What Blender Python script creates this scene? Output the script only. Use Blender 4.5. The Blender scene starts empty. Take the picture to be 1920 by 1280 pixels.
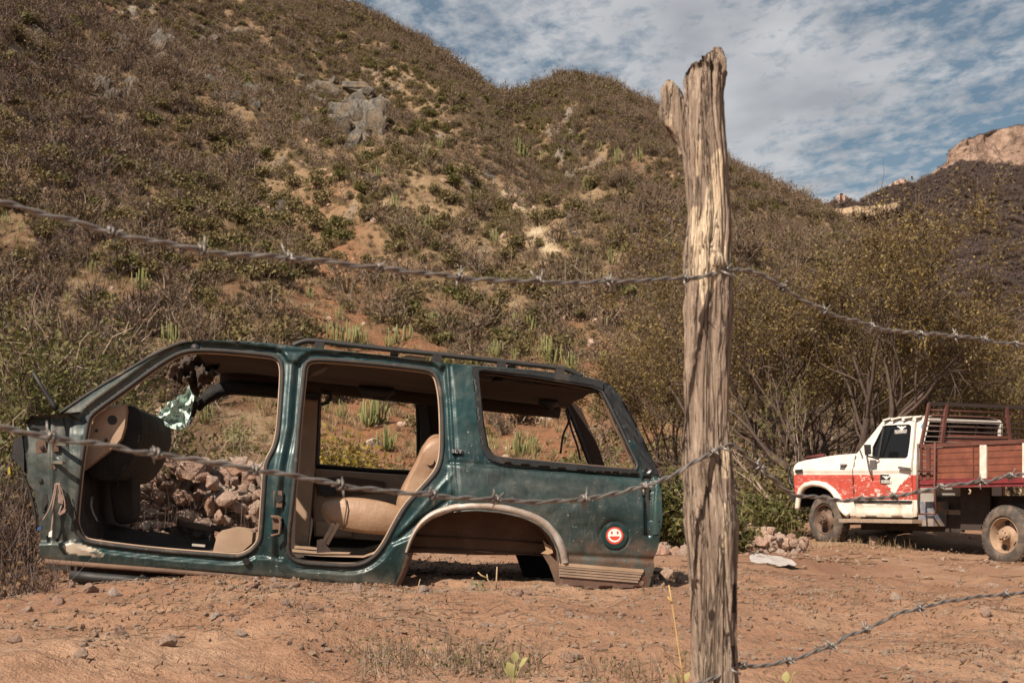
import bpy, bmesh, math, random
import numpy as np
from mathutils import Vector, Matrix
from mathutils.geometry import delaunay_2d_cdt

random.seed(7); RNG = np.random.default_rng(7)
SC = bpy.context.scene
COL = SC.collection

# ------------------------------------------------------------------ camera, sky, sun, exposure
F, CX, HY, CZ = 2666.67, 960.0, 945.0, 0.70          # focal length in photo pixels, principal column, horizon row, eye height
cam_data = bpy.data.cameras.new('camera')
cam_data.lens = 50; cam_data.sensor_width = 36
cam_data.shift_y = (HY - 640) / 1920
cam_data.clip_start = 0.05; cam_data.clip_end = 9000
cam_data.dof.use_dof = True; cam_data.dof.focus_distance = 8.7; cam_data.dof.aperture_fstop = 9.0
cam = bpy.data.objects.new('camera', cam_data); COL.objects.link(cam)
cam.location = (0, 0, CZ); cam.rotation_euler = (math.radians(90), 0, 0)
SC.camera = cam

SUN_TO = Vector((-0.58, -0.78, 1.0)).normalized()
sun_el = math.asin(SUN_TO.z); sun_rot = math.atan2(SUN_TO.x, SUN_TO.y)
sl = bpy.data.lights.new('sun', 'SUN'); sl.energy = 5.0; sl.angle = math.radians(0.53); sl.color = (1.0, 0.88, 0.74)
so = bpy.data.objects.new('sun', sl); COL.objects.link(so)
so.rotation_euler = SUN_TO.to_track_quat('Z', 'Y').to_euler(); so.location = (0, 0, 60)

world = bpy.data.worlds.new('World'); SC.world = world; world.use_nodes = True
def build_world():
    nt = world.node_tree; N = nt.nodes; L = nt.links; N.clear()
    out = N.new('ShaderNodeOutputWorld'); bg = N.new('ShaderNodeBackground')
    sky = N.new('ShaderNodeTexSky'); sky.sky_type = 'NISHITA'; sky.sun_disc = False
    sky.sun_elevation = sun_el; sky.sun_rotation = sun_rot
    sky.air_density = 1.0; sky.dust_density = 0.6; sky.ozone_density = 1.6; sky.altitude = 900
    tc = N.new('ShaderNodeTexCoord'); sep = N.new('ShaderNodeSeparateXYZ'); L.new(tc.outputs['Generated'], sep.inputs[0])
    mx = N.new('ShaderNodeMath'); mx.operation = 'MAXIMUM'; mx.inputs[1].default_value = 0.03; L.new(sep.outputs['Z'], mx.inputs[0])
    ad = N.new('ShaderNodeMath'); ad.operation = 'ADD'; ad.inputs[1].default_value = 0.05; L.new(mx.outputs[0], ad.inputs[0])
    dx = N.new('ShaderNodeMath'); dx.operation = 'DIVIDE'; L.new(sep.outputs['X'], dx.inputs[0]); L.new(ad.outputs[0], dx.inputs[1])
    dy = N.new('ShaderNodeMath'); dy.operation = 'DIVIDE'; L.new(sep.outputs['Y'], dy.inputs[0]); L.new(ad.outputs[0], dy.inputs[1])
    cb = N.new('ShaderNodeCombineXYZ'); L.new(dx.outputs[0], cb.inputs[0]); L.new(dy.outputs[0], cb.inputs[1])
    mp = N.new('ShaderNodeMapping'); mp.inputs['Rotation'].default_value = (0, 0, math.radians(28)); mp.inputs['Scale'].default_value = (1.0, 0.62, 1)
    mp.inputs['Location'].default_value = (5.35, 2.6, 0)
    L.new(cb.outputs[0], mp.inputs[0])
    big = N.new('ShaderNodeTexNoise'); big.inputs['Scale'].default_value = 1.15; big.inputs['Detail'].default_value = 3; L.new(mp.outputs[0], big.inputs['Vector'])
    puff = N.new('ShaderNodeTexNoise'); puff.inputs['Scale'].default_value = 16.5; puff.inputs['Detail'].default_value = 5; puff.inputs['Roughness'].default_value = 0.62; puff.inputs['Distortion'].default_value = 0.15
    L.new(mp.outputs[0], puff.inputs['Vector'])
    s1 = N.new('ShaderNodeMath'); s1.operation = 'MULTIPLY'; s1.inputs[1].default_value = 1.08; L.new(big.outputs['Fac'], s1.inputs[0])
    s2 = N.new('ShaderNodeMath'); s2.operation = 'MULTIPLY_ADD'; s2.inputs[1].default_value = 0.92; L.new(puff.outputs['Fac'], s2.inputs[0]); L.new(s1.outputs[0], s2.inputs[2])
    hf = N.new('ShaderNodeMath'); hf.operation = 'MULTIPLY'; hf.inputs[1].default_value = 0.5; L.new(s2.outputs[0], hf.inputs[0])
    rp = N.new('ShaderNodeValToRGB'); L.new(hf.outputs[0], rp.inputs[0])
    e = rp.color_ramp.elements; e[0].position = 0.43; e[0].color = (0.16, 0.16, 0.16, 1); e[1].position = 0.555; e[1].color = (0.95, 0.95, 0.95, 1)
    m1 = e.new(0.49); m1.color = (0.55, 0.55, 0.55, 1)
    shade = N.new('ShaderNodeTexNoise'); shade.inputs['Scale'].default_value = 5; shade.inputs['Detail'].default_value = 3; L.new(mp.outputs[0], shade.inputs['Vector'])
    cr = N.new('ShaderNodeValToRGB'); L.new(shade.outputs['Fac'], cr.inputs[0])
    cr.color_ramp.elements[0].position = 0.3; cr.color_ramp.elements[0].color = (4.9, 5.1, 5.5, 1)
    cr.color_ramp.elements[1].position = 0.7; cr.color_ramp.elements[1].color = (7.7, 7.8, 8.0, 1)
    tint = N.new('ShaderNodeMix'); tint.data_type = 'RGBA'; tint.blend_type = 'MULTIPLY'; tint.inputs['Factor'].default_value = 1
    tint.inputs['B'].default_value = (0.74, 0.86, 0.78, 1); L.new(sky.outputs[0], tint.inputs['A'])
    mix = N.new('ShaderNodeMix'); mix.data_type = 'RGBA'; L.new(rp.outputs[0], mix.inputs['Factor'])
    L.new(tint.outputs['Result'], mix.inputs['A']); L.new(cr.outputs[0], mix.inputs['B'])
    L.new(mix.outputs['Result'], bg.inputs['Color']); bg.inputs['Strength'].default_value = 0.05
    L.new(bg.outputs[0], out.inputs[0])
build_world()
vs = SC.view_settings
vs.view_transform = 'Standard'; vs.look = 'None'; vs.gamma = 1; vs.use_curve_mapping = False; vs.exposure = 0.66
SC.cycles.max_bounces = 4; SC.cycles.diffuse_bounces = 1; SC.cycles.glossy_bounces = 2; SC.cycles.transmission_bounces = 3; SC.cycles.transparent_max_bounces = 6; SC.cycles.caustics_reflective = False; SC.cycles.caustics_refractive = False

# ------------------------------------------------------------------ helpers: noise, projection, meshes
def _hash(ix, iy, iz, s):
    h = (ix * 374761393 + iy * 668265263 + iz * 2147483647 + s * 1274126177) & 0xFFFFFFFF
    h = ((h ^ (h >> 13)) * 1274126177) & 0xFFFFFFFF
    h = h ^ (h >> 16)
    return (h & 0xFFFFFF) / float(0xFFFFFF)
def vnoise(x, y, z=None, seed=0):
    x = np.asarray(x, float); y = np.asarray(y, float); z = np.zeros_like(x) if z is None else np.asarray(z, float)
    fx, fy, fz = np.floor(x), np.floor(y), np.floor(z)
    ix, iy, iz = fx.astype(np.int64), fy.astype(np.int64), fz.astype(np.int64)
    tx, ty, tz = x - fx, y - fy, z - fz
    tx, ty, tz = (t * t * (3 - 2 * t) for t in (tx, ty, tz))
    r = 0
    for a in (0, 1):
        for b in (0, 1):
            for c in (0, 1):
                w = (tx if a else 1 - tx) * (ty if b else 1 - ty) * (tz if c else 1 - tz)
                r = r + w * _hash(ix + a, iy + b, iz + c, seed)
    return r * 2 - 1
def fbm(x, y, z=None, octv=4, seed=0, gain=.5):
    r = 0; a = 1.0; f = 1.0
    for o in range(octv):
        r = r + a * vnoise(np.asarray(x) * f, np.asarray(y) * f, None if z is None else np.asarray(z) * f, seed + o * 17)
        a *= gain; f *= 2.03
    return r
def sstep(a, b, x):
    t = np.clip((np.asarray(x, float) - a) / (b - a), 0, 1); return t * t * (3 - 2 * t)

def at(px, py, d):                       # the point on the line of sight of a photo pixel, d metres ahead
    return Vector(((px - CX) / F * d, d, CZ + (HY - py) / F * d))

def setp(o, label=None, cat=None, group=None, kind=None):
    if label: o['label'] = label
    if cat: o['category'] = cat
    if group: o['group'] = group
    if kind: o['kind'] = kind
    return o
def empty(name, loc=(0, 0, 0), rz=0, **k):
    o = bpy.data.objects.new(name, None); COL.objects.link(o); o.location = loc; o.rotation_euler = (0, 0, rz)
    o.empty_display_size = .1
    return setp(o, **k)
def mesh(name, verts, faces, smooth=False):
    me = bpy.data.meshes.new(name)
    verts = np.asarray(verts, np.float32).reshape(-1, 3)
    if isinstance(faces, np.ndarray):
        n = faces.shape[1]; me.vertices.add(len(verts)); me.vertices.foreach_set('co', verts.ravel())
        me.loops.add(faces.size); me.loops.foreach_set('vertex_index', faces.ravel().astype(np.int32))
        me.polygons.add(len(faces)); me.polygons.foreach_set('loop_start', np.arange(0, faces.size, n, dtype=np.int32))
        me.polygons.foreach_set('loop_total', np.full(len(faces), n, np.int32))
        me.update(calc_edges=True); me.validate()
    else:
        me.from_pydata([tuple(map(float, v)) for v in verts], [], faces); me.update()
    if smooth: me.polygons.foreach_set('use_smooth', [True] * len(me.polygons))
    return me
def obj(name, me, mat=None, parent=None, loc=None, link=True):
    o = bpy.data.objects.new(name, me)
    if link: COL.objects.link(o)
    if mat is not None:
        for m in (mat if isinstance(mat, (list, tuple)) else [mat]): me.materials.append(m)
    if parent: o.parent = parent
    if loc is not None: o.location = loc
    return o
def fattr(me, name, vals):
    a = me.attributes.new(name, 'FLOAT', 'POINT'); a.data.foreach_set('value', np.asarray(vals, np.float32))
def autosmooth(me, ang=35):
    me.polygons.foreach_set('use_smooth', [True] * len(me.polygons))
    bm = bmesh.new(); bm.from_mesh(me); t = math.radians(ang)
    for e in bm.edges:
        if len(e.link_faces) == 2 and e.calc_face_angle(0) > t: e.smooth = False
    bm.to_mesh(me); bm.free()

class MB:                                   # collects shapes for one mesh
    def __init__(s): s.v = []; s.f = []
    def add(s, vs, fs):
        b = len(s.v); s.v += [tuple(map(float, v)) for v in vs]; s.f += [tuple(i + b for i in f) for f in fs]; return s
    def box(s, lo, hi):
        x0, y0, z0 = lo; x1, y1, z1 = hi
        return s.add([(x0,y0,z0),(x1,y0,z0),(x1,y1,z0),(x0,y1,z0),(x0,y0,z1),(x1,y0,z1),(x1,y1,z1),(x0,y1,z1)],
                     [(0,3,2,1),(4,5,6,7),(0,1,5,4),(1,2,6,5),(2,3,7,6),(3,0,4,7)])
    def beam(s, a, b, w, h, up=(0, 0, 1)):
        a, b, up = Vector(a), Vector(b), Vector(up); d = (b - a).normalized(); x = d.cross(up)
        if x.length < 1e-4: x = d.cross(Vector((1, 0, 0)))
        x.normalize(); y = x.cross(d).normalized(); x = x * w / 2; y = y * h / 2
        return s.add([a-x-y,a+x-y,a+x+y,a-x+y,b-x-y,b+x-y,b+x+y,b-x+y],
                     [(0,3,2,1),(4,5,6,7),(0,1,5,4),(1,2,6,5),(2,3,7,6),(3,0,4,7)])
    def tube(s, pts, r, n=8, closed=False, cap=True):
        pts = [Vector(p) for p in pts]; k = len(pts)
        rr = r if hasattr(r, '__len__') else [r] * k
        T = []
        for i in range(k):
            a = pts[(i - 1) % k] if (closed or i > 0) else pts[i]; b = pts[(i + 1) % k] if (closed or i < k - 1) else pts[i]
            t = b - a; T.append(t.normalized() if t.length > 1e-9 else Vector((0, 0, 1)))
        ref = Vector((0, 0, 1)) if abs(T[0].z) < .9 else Vector((1, 0, 0))
        x = T[0].cross(ref).normalized(); base = len(s.v)
        for i in range(k):
            x = x - T[i] * x.dot(T[i])
            x = x.normalized() if x.length > 1e-6 else T[i].orthogonal().normalized()
            y = T[i].cross(x)
            for j in range(n):
                a = 2 * math.pi * j / n; p = pts[i] + (x * math.cos(a) + y * math.sin(a)) * rr[i]; s.v.append(tuple(p))
        for i in range(k if closed else k - 1):
            i2 = (i + 1) % k
            for j in range(n):
                j2 = (j + 1) % n; s.f.append((base+i*n+j, base+i*n+j2, base+i2*n+j2, base+i2*n+j))
        if cap and not closed:
            s.f.append(tuple(base + j for j in reversed(range(n)))); s.f.append(tuple(base + (k-1)*n + j for j in range(n)))
        return s
    def grid(s, P, flip=False):              # P: rows x cols x 3
        P = np.asarray(P, float); r, c = P.shape[:2]; b = len(s.v); s.v += [tuple(p) for p in P.reshape(-1, 3)]
        for i in range(r - 1):
            for j in range(c - 1):
                q = (b+i*c+j, b+i*c+j+1, b+(i+1)*c+j+1, b+(i+1)*c+j); s.f.append(q[::-1] if flip else q)
        return s
    def lathe(s, prof, n=28, axis='v', c=(0, 0, 0), cap=False):   # prof: (along axis, radius); axis = local second axis
        b = len(s.v); k = len(prof)
        for i in range(n):
            a = 2 * math.pi * i / n
            for (h, r) in prof:
                p = (c[0] + r*math.cos(a), c[1] + h, c[2] + r*math.sin(a)) if axis == 'v' else (c[0] + r*math.cos(a), c[1] + r*math.sin(a), c[2] + h)
                s.v.append(p)
        for i in range(n):
            for j in range(k - 1):
                i2 = (i + 1) % n; s.f.append((b+i*k+j, b+i*k+j+1, b+i2*k+j+1, b+i2*k+j))
        if cap: s.f.append(tuple(b + i*k for i in range(n))); s.f.append(tuple(b + i*k + k-1 for i in reversed(range(n))))
        return s
    def prism(s, poly, ext):                 # poly: list of 3D points, ext: 3D offset
        n = len(poly); ext = Vector(ext); P = [Vector(p) for p in poly]
        return s.add(P + [p + ext for p in P], [tuple(range(n)), tuple(reversed(range(n, 2*n)))] + [(i, n+i, n+(i+1) % n, (i+1) % n) for i in range(n)])
    def mesh(s, name, smooth=False, auto=None):
        me = mesh(name, s.v, s.f, smooth)
        bm = bmesh.new(); bm.from_mesh(me); bmesh.ops.recalc_face_normals(bm, faces=bm.faces); bm.to_mesh(me); bm.free()
        if auto: autosmooth(me, auto)
        return me
    def build(s, name, mat, parent=None, smooth=False, auto=None, loc=None):
        return obj(name, s.mesh(name, smooth, auto), mat, parent, loc)

# 2D helpers (loops are lists of (x, y))
def spline(pts, closed=False, n=6):          # Catmull-Rom through the points
    P = [np.array(p, float) for p in pts]; k = len(P); out = []
    for i in range(k if closed else k - 1):
        p0 = P[(i-1) % k] if (closed or i > 0) else P[i]; p1 = P[i]; p2 = P[(i+1) % k]; p3 = P[(i+2) % k] if (closed or i < k-2) else P[(i+1) % k]
        for j in range(n):
            t = j / n; out.append(.5*((2*p1) + (-p0+p2)*t + (2*p0-5*p1+4*p2-p3)*t*t + (-p0+3*p1-3*p2+p3)*t**3))
    if not closed: out.append(P[-1])
    return np.array(out)
def resample(pts, step, closed=True):
    P = np.asarray(pts, float)
    if closed: P = np.vstack([P, P[:1]])
    seg = np.hypot(*(np.diff(P, axis=0).T)); s = np.concatenate([[0], np.cumsum(seg)]); n = max(3, int(round(s[-1] / step)))
    t = np.linspace(0, s[-1], n + 1); Q = np.stack([np.interp(t, s, P[:, 0]), np.interp(t, s, P[:, 1])], 1)
    return Q[:-1] if closed else Q
def inside(pts, poly):
    x, y = pts[:, 0], pts[:, 1]; r = np.zeros(len(pts), bool); P = np.asarray(poly); j = len(P) - 1
    for i in range(len(P)):
        xi, yi, xj, yj = P[i, 0], P[i, 1], P[j, 0], P[j, 1]
        if yi != yj: r ^= ((yi > y) != (yj > y)) & (x < (xj - xi) * (y - yi) / (yj - yi) + xi)
        j = i
    return r
def dist(pts, poly, closed=True):
    P = np.asarray(poly, float); A = P; B = np.roll(P, -1, 0)
    if not closed: A, B = P[:-1], P[1:]
    out = np.full(len(pts), 1e9)
    for a, b in zip(A, B):
        d = b - a; L = (d @ d) or 1e-9; t = np.clip(((pts - a) @ d) / L, 0, 1); q = pts - a - t[:, None] * d
        out = np.minimum(out, np.hypot(q[:, 0], q[:, 1]))
    return out
def cdt(outer, holes, step):                 # fine triangulation of a flat region with holes
    outer = resample(outer, step); holes = [resample(h, step) for h in holes]
    lo, hi = outer.min(0), outer.max(0)
    gx, gy = np.meshgrid(np.arange(lo[0], hi[0], step), np.arange(lo[1], hi[1], step * .87)); gx[1::2] += step / 2
    G = np.stack([gx.ravel(), gy.ravel()], 1)
    ok = inside(G, outer) & (dist(G, outer) > step * .55)
    for h in holes: ok &= ~inside(G, h) & (dist(G, h) > step * .55)
    G = G[ok]; vs = [outer] + holes + [G]; V = np.vstack(vs); ed = []; b = 0
    for l in [outer] + holes:
        n = len(l); ed += [(b + i, b + (i+1) % n) for i in range(n)]; b += n
    r = delaunay_2d_cdt([Vector(p) for p in V], ed, [], 0, 1e-5)
    V = np.array([tuple(p) for p in r[0]]); T = np.array([t for t in r[2] if len(t) == 3])
    C = V[T].mean(1); k = inside(C, outer)
    for h in holes: k &= ~inside(C, h)
    return V, T[k]

class Frame:                                 # a thing's own axes: u to the right along it, v away from us, w up
    def __init__(s, O, yaw, tilt):
        s.O = np.array(O, float); c, n = math.cos(yaw), math.sin(yaw)
        Rz = np.array([[c, -n, 0], [n, c, 0], [0, 0, 1]]); c, n = math.cos(tilt), math.sin(tilt)
        Ry = np.array([[c, 0, n], [0, 1, 0], [-n, 0, c]]); s.R = Rz @ Ry
    def mat(s):
        M = Matrix([list(s.R[i]) + [s.O[i]] for i in range(3)] + [[0, 0, 0, 1]]); return M
    def loc(s, px, v):                       # photo pixels -> own coordinates on the surface v (number or function of u, w)
        px = np.atleast_2d(np.asarray(px, float)); n = len(px)
        r = np.stack([(px[:, 0]-CX)/F, np.ones(n), (HY-px[:, 1])/F], 1); C = np.array([0, 0, CZ])
        vv = np.full(n, 0. if callable(v) else 0.) if callable(v) else np.broadcast_to(np.asarray(v, float), (n,)).copy()
        for it in range(5 if callable(v) else 1):
            A = np.zeros((n, 3, 3)); A[:, :, 0] = r; A[:, :, 1] = -s.R[:, 0]; A[:, :, 2] = -s.R[:, 2]
            b = s.O + vv[:, None] * s.R[:, 1] - C
            x = np.linalg.solve(A, b[..., None])[..., 0]; u, w = x[:, 1], x[:, 2]
            if callable(v): vv = v(u, w)
        return np.stack([u, vv, w], 1)
    def world(s, p): return (s.R @ np.asarray(p, float).T).T + s.O
    def p(s, x, y, v): return tuple(s.loc([(x, y)], v)[0])

# ------------------------------------------------------------------ helpers: materials
def nodes(name):
    m = bpy.data.materials.new(name); m.use_nodes = True; nt = m.node_tree; nt.nodes.clear()
    out = nt.nodes.new('ShaderNodeOutputMaterial'); b = nt.nodes.new('ShaderNodeBsdfPrincipled'); nt.links.new(b.outputs[0], out.inputs[0])
    return m, nt, b, out
class NT:
    def __init__(s, nt): s.nt = nt; s.co = None
    def n(s, t, **k):
        x = s.nt.nodes.new(t)
        for a, v in k.items(): setattr(x, a, v)
        return x
    def l(s, a, b): s.nt.links.new(a, b)
    def coord(s, scale=None, which='Object'):
        tc = s.n('ShaderNodeTexCoord'); o = tc.outputs[which]
        if scale is not None:
            m = s.n('ShaderNodeMapping'); m.inputs['Scale'].default_value = scale if hasattr(scale, '__len__') else (scale,)*3; s.l(o, m.inputs[0]); o = m.outputs[0]
        return o
    def noise(s, scale, detail=5, rough=.55, dist=0, vec=None):
        x = s.n('ShaderNodeTexNoise'); x.inputs['Scale'].default_value = scale; x.inputs['Detail'].default_value = detail; x.inputs['Roughness'].default_value = rough; x.inputs['Distortion'].default_value = dist
        s.l(vec or s.coord(), x.inputs['Vector']); return x.outputs['Fac']
    def ramp(s, fac, stops):
        r = s.n('ShaderNodeValToRGB'); s.l(fac, r.inputs[0]); e = r.color_ramp.elements
        while len(e) < len(stops): e.new(.5)
        for el, (p, c) in zip(e, stops): el.position = p; el.color = (c, c, c, 1) if not hasattr(c, '__len__') else (*c, 1)
        return r.outputs[0]
    def mix(s, fac, a, b, mode='MIX'):
        m = s.n('ShaderNodeMix', data_type='RGBA', blend_type=mode)
        for sock, v in (('Factor', fac), ('A', a), ('B', b)):
            i = m.inputs[sock]
            if hasattr(v, 'is_linked') or isinstance(v, bpy.types.NodeSocket): s.l(v, i)
            elif sock == 'Factor': i.default_value = v
            else: i.default_value = (*v, 1)
        return m.outputs['Result']
    def math(s, op, a, b=None, clamp=False):
        m = s.n('ShaderNodeMath', operation=op, use_clamp=clamp)
        for i, v in enumerate((a, b)):
            if v is None: continue
            if isinstance(v, bpy.types.NodeSocket): s.l(v, m.inputs[i])
            else: m.inputs[i].default_value = v
        return m.outputs[0]
    def attr(s, name): return s.n('ShaderNodeAttribute', attribute_name=name).outputs['Fac']
    def bump(s, b, h, strength, distance=.01):
        x = s.n('ShaderNodeBump'); x.inputs['Strength'].default_value = strength; x.inputs['Distance'].default_value = distance; s.l(h, x.inputs['Height']); s.l(x.outputs[0], b.inputs['Normal'])
    def island(s): return s.n('ShaderNodeNewGeometry').outputs['Random Per Island']
    def objrand(s): return s.n('ShaderNodeObjectInfo').outputs['Random']
def M(name, c1, c2=None, scale=6, rough=.8, metal=0, bump=.25, bscale=45, bdist=.006, lo=.35, hi=.65, dust=None, dustamt=.5, spec=.5):
    m, nt, b, _ = nodes(name); t = NT(nt)
    c2 = c2 or tuple(x * .7 for x in c1)
    col = t.ramp(t.noise(scale, 6, .6), [(lo, c1), (hi, c2)])
    if dust: col = t.mix(t.ramp(t.noise(scale * .7, 7, .65, .4), [(.62 - dustamt * .3, 0), (.75, 1)]), col, dust)
    t.l(col, b.inputs['Base Color']); b.inputs['Roughness'].default_value = rough; b.inputs['Metallic'].default_value = metal; b.inputs['Specular IOR Level'].default_value = spec
    if bump: t.bump(b, t.noise(bscale, 5, .6), bump, bdist)
    return m
def leafmat(name, cols, trans=.25, rough=.6, big=1.2):
    m, nt, b, out = nodes(name); t = NT(nt); k = len(cols)
    f = t.math('ADD', t.math('MULTIPLY', t.island(), .6), t.math('MULTIPLY', t.noise(big, 3), .4))
    c = t.ramp(f, [(.12 + .72 * i / max(1, k - 1), cc) for i, cc in enumerate(cols)])
    t.l(c, b.inputs['Base Color']); b.inputs['Roughness'].default_value = rough; b.inputs['Specular IOR Level'].default_value = .25
    if trans:
        tr = t.n('ShaderNodeBsdfTranslucent'); t.l(c, tr.inputs[0]); mx = t.n('ShaderNodeMixShader'); mx.inputs[0].default_value = trans
        t.l(b.outputs[0], mx.inputs[1]); t.l(tr.outputs[0], mx.inputs[2]); t.l(mx.outputs[0], out.inputs[0])
    return m

# ------------------------------------------------------------------ the setting: ground, hillside, far mountain
GCP = np.array([(0,0,0),(.45,3.3,.04),(-3.2,8.0,.20),(-2.55,8.2,.21),(-1.7,8.25,.29),(-.9,8.35,.24),(.2,8.55,.19),(.95,8.75,.17),(-1.75,7.75,.345),(-1.1,7.35,.26),(-2.9,7.2,.13),
    (-2.2,6.4,.14),(0,7.0,.10),(0,5.5,.02),(2,7.0,.02),(4,7,0),(1.6,9.3,.12),(-2.5,12.6,.46),(-1.5,10.6,.32),(0,10.6,.22),(1.1,13,.22),(3,10,.04),(4,12,.03),(4.96,22.7,.08),(6.77,19.4,-.065),(6.0,21,.0),(8,20,-.07),
    (10,18,-.12),(9,24,.16),(6.6,25.2,.40),(4.2,26.3,.34),(8.2,27.5,.55),(4.1,22,.07),(3,18,.04),(-6,7,.3),(-6,13,.75),(-10,18,1.2),(-5,20,.9),(0,20,.5),(0,30,1.2),(8,32,.5),(-12,30,2.0),(14,30,.3),(-8,0,.1),(8,0,-.05),(0,-10,0),(20,10,-.2),(-20,10,.8)])
def gbase(x, y):
    x = np.asarray(x, float); y = np.asarray(y, float); n = 0; d = 0
    for cx, cy, cz in GCP:
        w = 1 / ((x-cx)**2 + (y-cy)**2 + .35)**2; n = n + w * cz; d = d + w
    return n / d
def gz(x, y):
    x = np.asarray(x, float); y = np.asarray(y, float); r = np.hypot(x, y)
    near = 1 - sstep(30, 60, r)
    z = gbase(x, y) * near + (1 - near) * (-2.0)
    z = z + near * (.034 * fbm(x*1.1, y*1.1, None, 3, 3) + (.020 * fbm(x*3.6+9, y*4.8, None, 4, 5, .6) + .011 * np.clip(fbm(x*11, y*11, None, 2, 6), 0, 1) * sstep(-.2, .5, fbm(x*.8, y*.8, None, 2, 8))) * (1 - sstep(14, 30, r)))
    for (x0, y0, x1, y1) in ((1.9, 5.2, 5.6, 17.5), (3.3, 5.2, 7.0, 17.5)):      # shallow wheel tracks towards the truck
        s = ((x - x0) - (y - y0) * (x1 - x0) / (y1 - y0)) + .12 * np.sin(y * .6); z = z - near * .022 * np.exp(-(s / .13) ** 2) + near * .010 * np.exp(-((np.abs(s) - .2) / .07) ** 2)
    return z

def mat_ground():
    m, nt, b, _ = nodes('dirt'); t = NT(nt)
    n1 = t.noise(.55, 4, .6, .5); n2 = t.noise(7, 5, .68); n3 = t.noise(55, 3, .7)
    c = t.ramp(n1, [(.30, (.240, .124, .076)), (.50, (.330, .188, .117)), (.70, (.445, .290, .192))])
    c = t.mix(t.ramp(n2, [(.42, 0), (.72, .8)]), c, (.215, .120, .076))
    c = t.mix(t.ramp(n3, [(.60, 0), (.80, .55)]), c, (.56, .40, .28))
    st = t.noise(3.2, 5, .7, 1.2, t.coord((1.0, 3.2, 1)))
    c = t.mix(t.ramp(st, [(.60, 0), (.69, .55)]), c, (.155, .090, .060))
    t.l(c, b.inputs['Base Color']); b.inputs['Roughness'].default_value = .95; b.inputs['Specular IOR Level'].default_value = .15
    h = t.math('ADD', t.math('MULTIPLY', t.noise(20, 5, .72), .8), t.math('MULTIPLY', n3, .35))
    t.bump(b, h, 1.0, .045); return m
def axis_pts(a, b, step, far, grow=1.16):
    x = list(np.arange(a, b, step)); s = step; p = x[-1]
    while p < far: s *= grow; p += s; x.append(p)
    s = step; p = a; l = []
    while p > -far: s *= grow; p -= s; l.append(p)
    return np.array(l[::-1] + x)
GX = axis_pts(-3.9, 4.6, .032, 4000); GY = axis_pts(4.2, 11.2, .032, 4000)
gx, gy = np.meshgrid(GX, GY); gzv = gz(gx.ravel(), gy.ravel())
nr, nc = gx.shape; idx = np.arange(nr*nc).reshape(nr, nc)
me = mesh('ground', np.stack([gx.ravel(), gy.ravel(), gzv], 1), np.stack([idx[:-1,:-1], idx[:-1,1:], idx[1:,1:], idx[1:,:-1]], -1).reshape(-1, 4), True)
ground = setp(obj('ground', me, mat_ground()), kind='structure')

# hillside: along each bearing it climbs from its foot to the crest seen against the sky
SIL = np.array([(-3200,700,150),(-2400,420,215),(-1200,0,265),(-400,-260,290),(0,-250,300),(300,-165,298),(520,-48,294),(640,14,290),(760,72,284),(860,134,278),(940,190,278),(1000,172,292),(1080,152,300),
    (1160,176,290),(1240,228,276),(1310,284,258),(1380,334,240),(1450,368,228),(1530,404,212),(1600,450,198),(1700,530,180),(1850,650,160),(2100,770,140),(2600,880,120),(3400,930,110)], float)
def _ci(px, col):
    return np.interp(px, SIL[:, 0], SIL[:, col])
FOOT = 46.0
def hz(x, y):
    x = np.asarray(x, float); y = np.asarray(y, float); yy = np.maximum(y, 5); px = CX + F * x / yy
    Yr = _ci(px, 2); E = (HY - _ci(px, 1)) / F
    zr = CZ + E * Yr
    t = (y - FOOT) / (Yr - FOOT); tc = np.clip(t, 0, 1)
    prof = .80 * tc + .20 * tc ** 2 + .055 * np.sin(tc * math.pi * 3 + x * .02) * (1 - tc) * tc * 2
    z = .3 + (zr - .3) * prof
    env = np.clip(tc * 4, 0, 1) * np.clip((1 - tc) * 5, 0, 1)
    sp = x * .92 + y * .38
    rid = 1 - np.abs(vnoise(sp / 27, y / 95, None, 21)); rid2 = 1 - np.abs(vnoise(sp / 10.5 + 5, y / 34, None, 23))
    z = z + env * (7.5 * (rid - .62) + 3.2 * (rid2 - .6) + 1.5 * fbm(x / 9, y / 9, None, 4, 31))
    gl = (px - (965 + 190 * (1 - tc))) / 60.0                      # the gully that drops from the saddle
    z = z - env * 6.5 * np.exp(-gl * gl) * sstep(.2, .8, tc)
    z = z + np.clip(tc * 6, 0, 1) * (.35 * fbm(x / 2.1, y / 2.1, None, 3, 41) + .8 * np.clip(fbm(x / 5, y / 7, None, 3, 47) - .35, 0, 1))
    z = np.where(t > 1, zr - (y - Yr) * .45, z)
    return np.where(t < 0, .3 - (FOOT - y) * .12, z)
def hill_hit(px, py):
    d = np.arange(FOOT - 4, 330, .4); k = (px - CX) / F; z = hz(k * d, d); s = CZ + (HY - py) / F * d
    i = np.argmax(z >= s)
    return None if z[i] < s[i] else Vector((k * d[i], d[i], float(z[i])))
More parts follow.
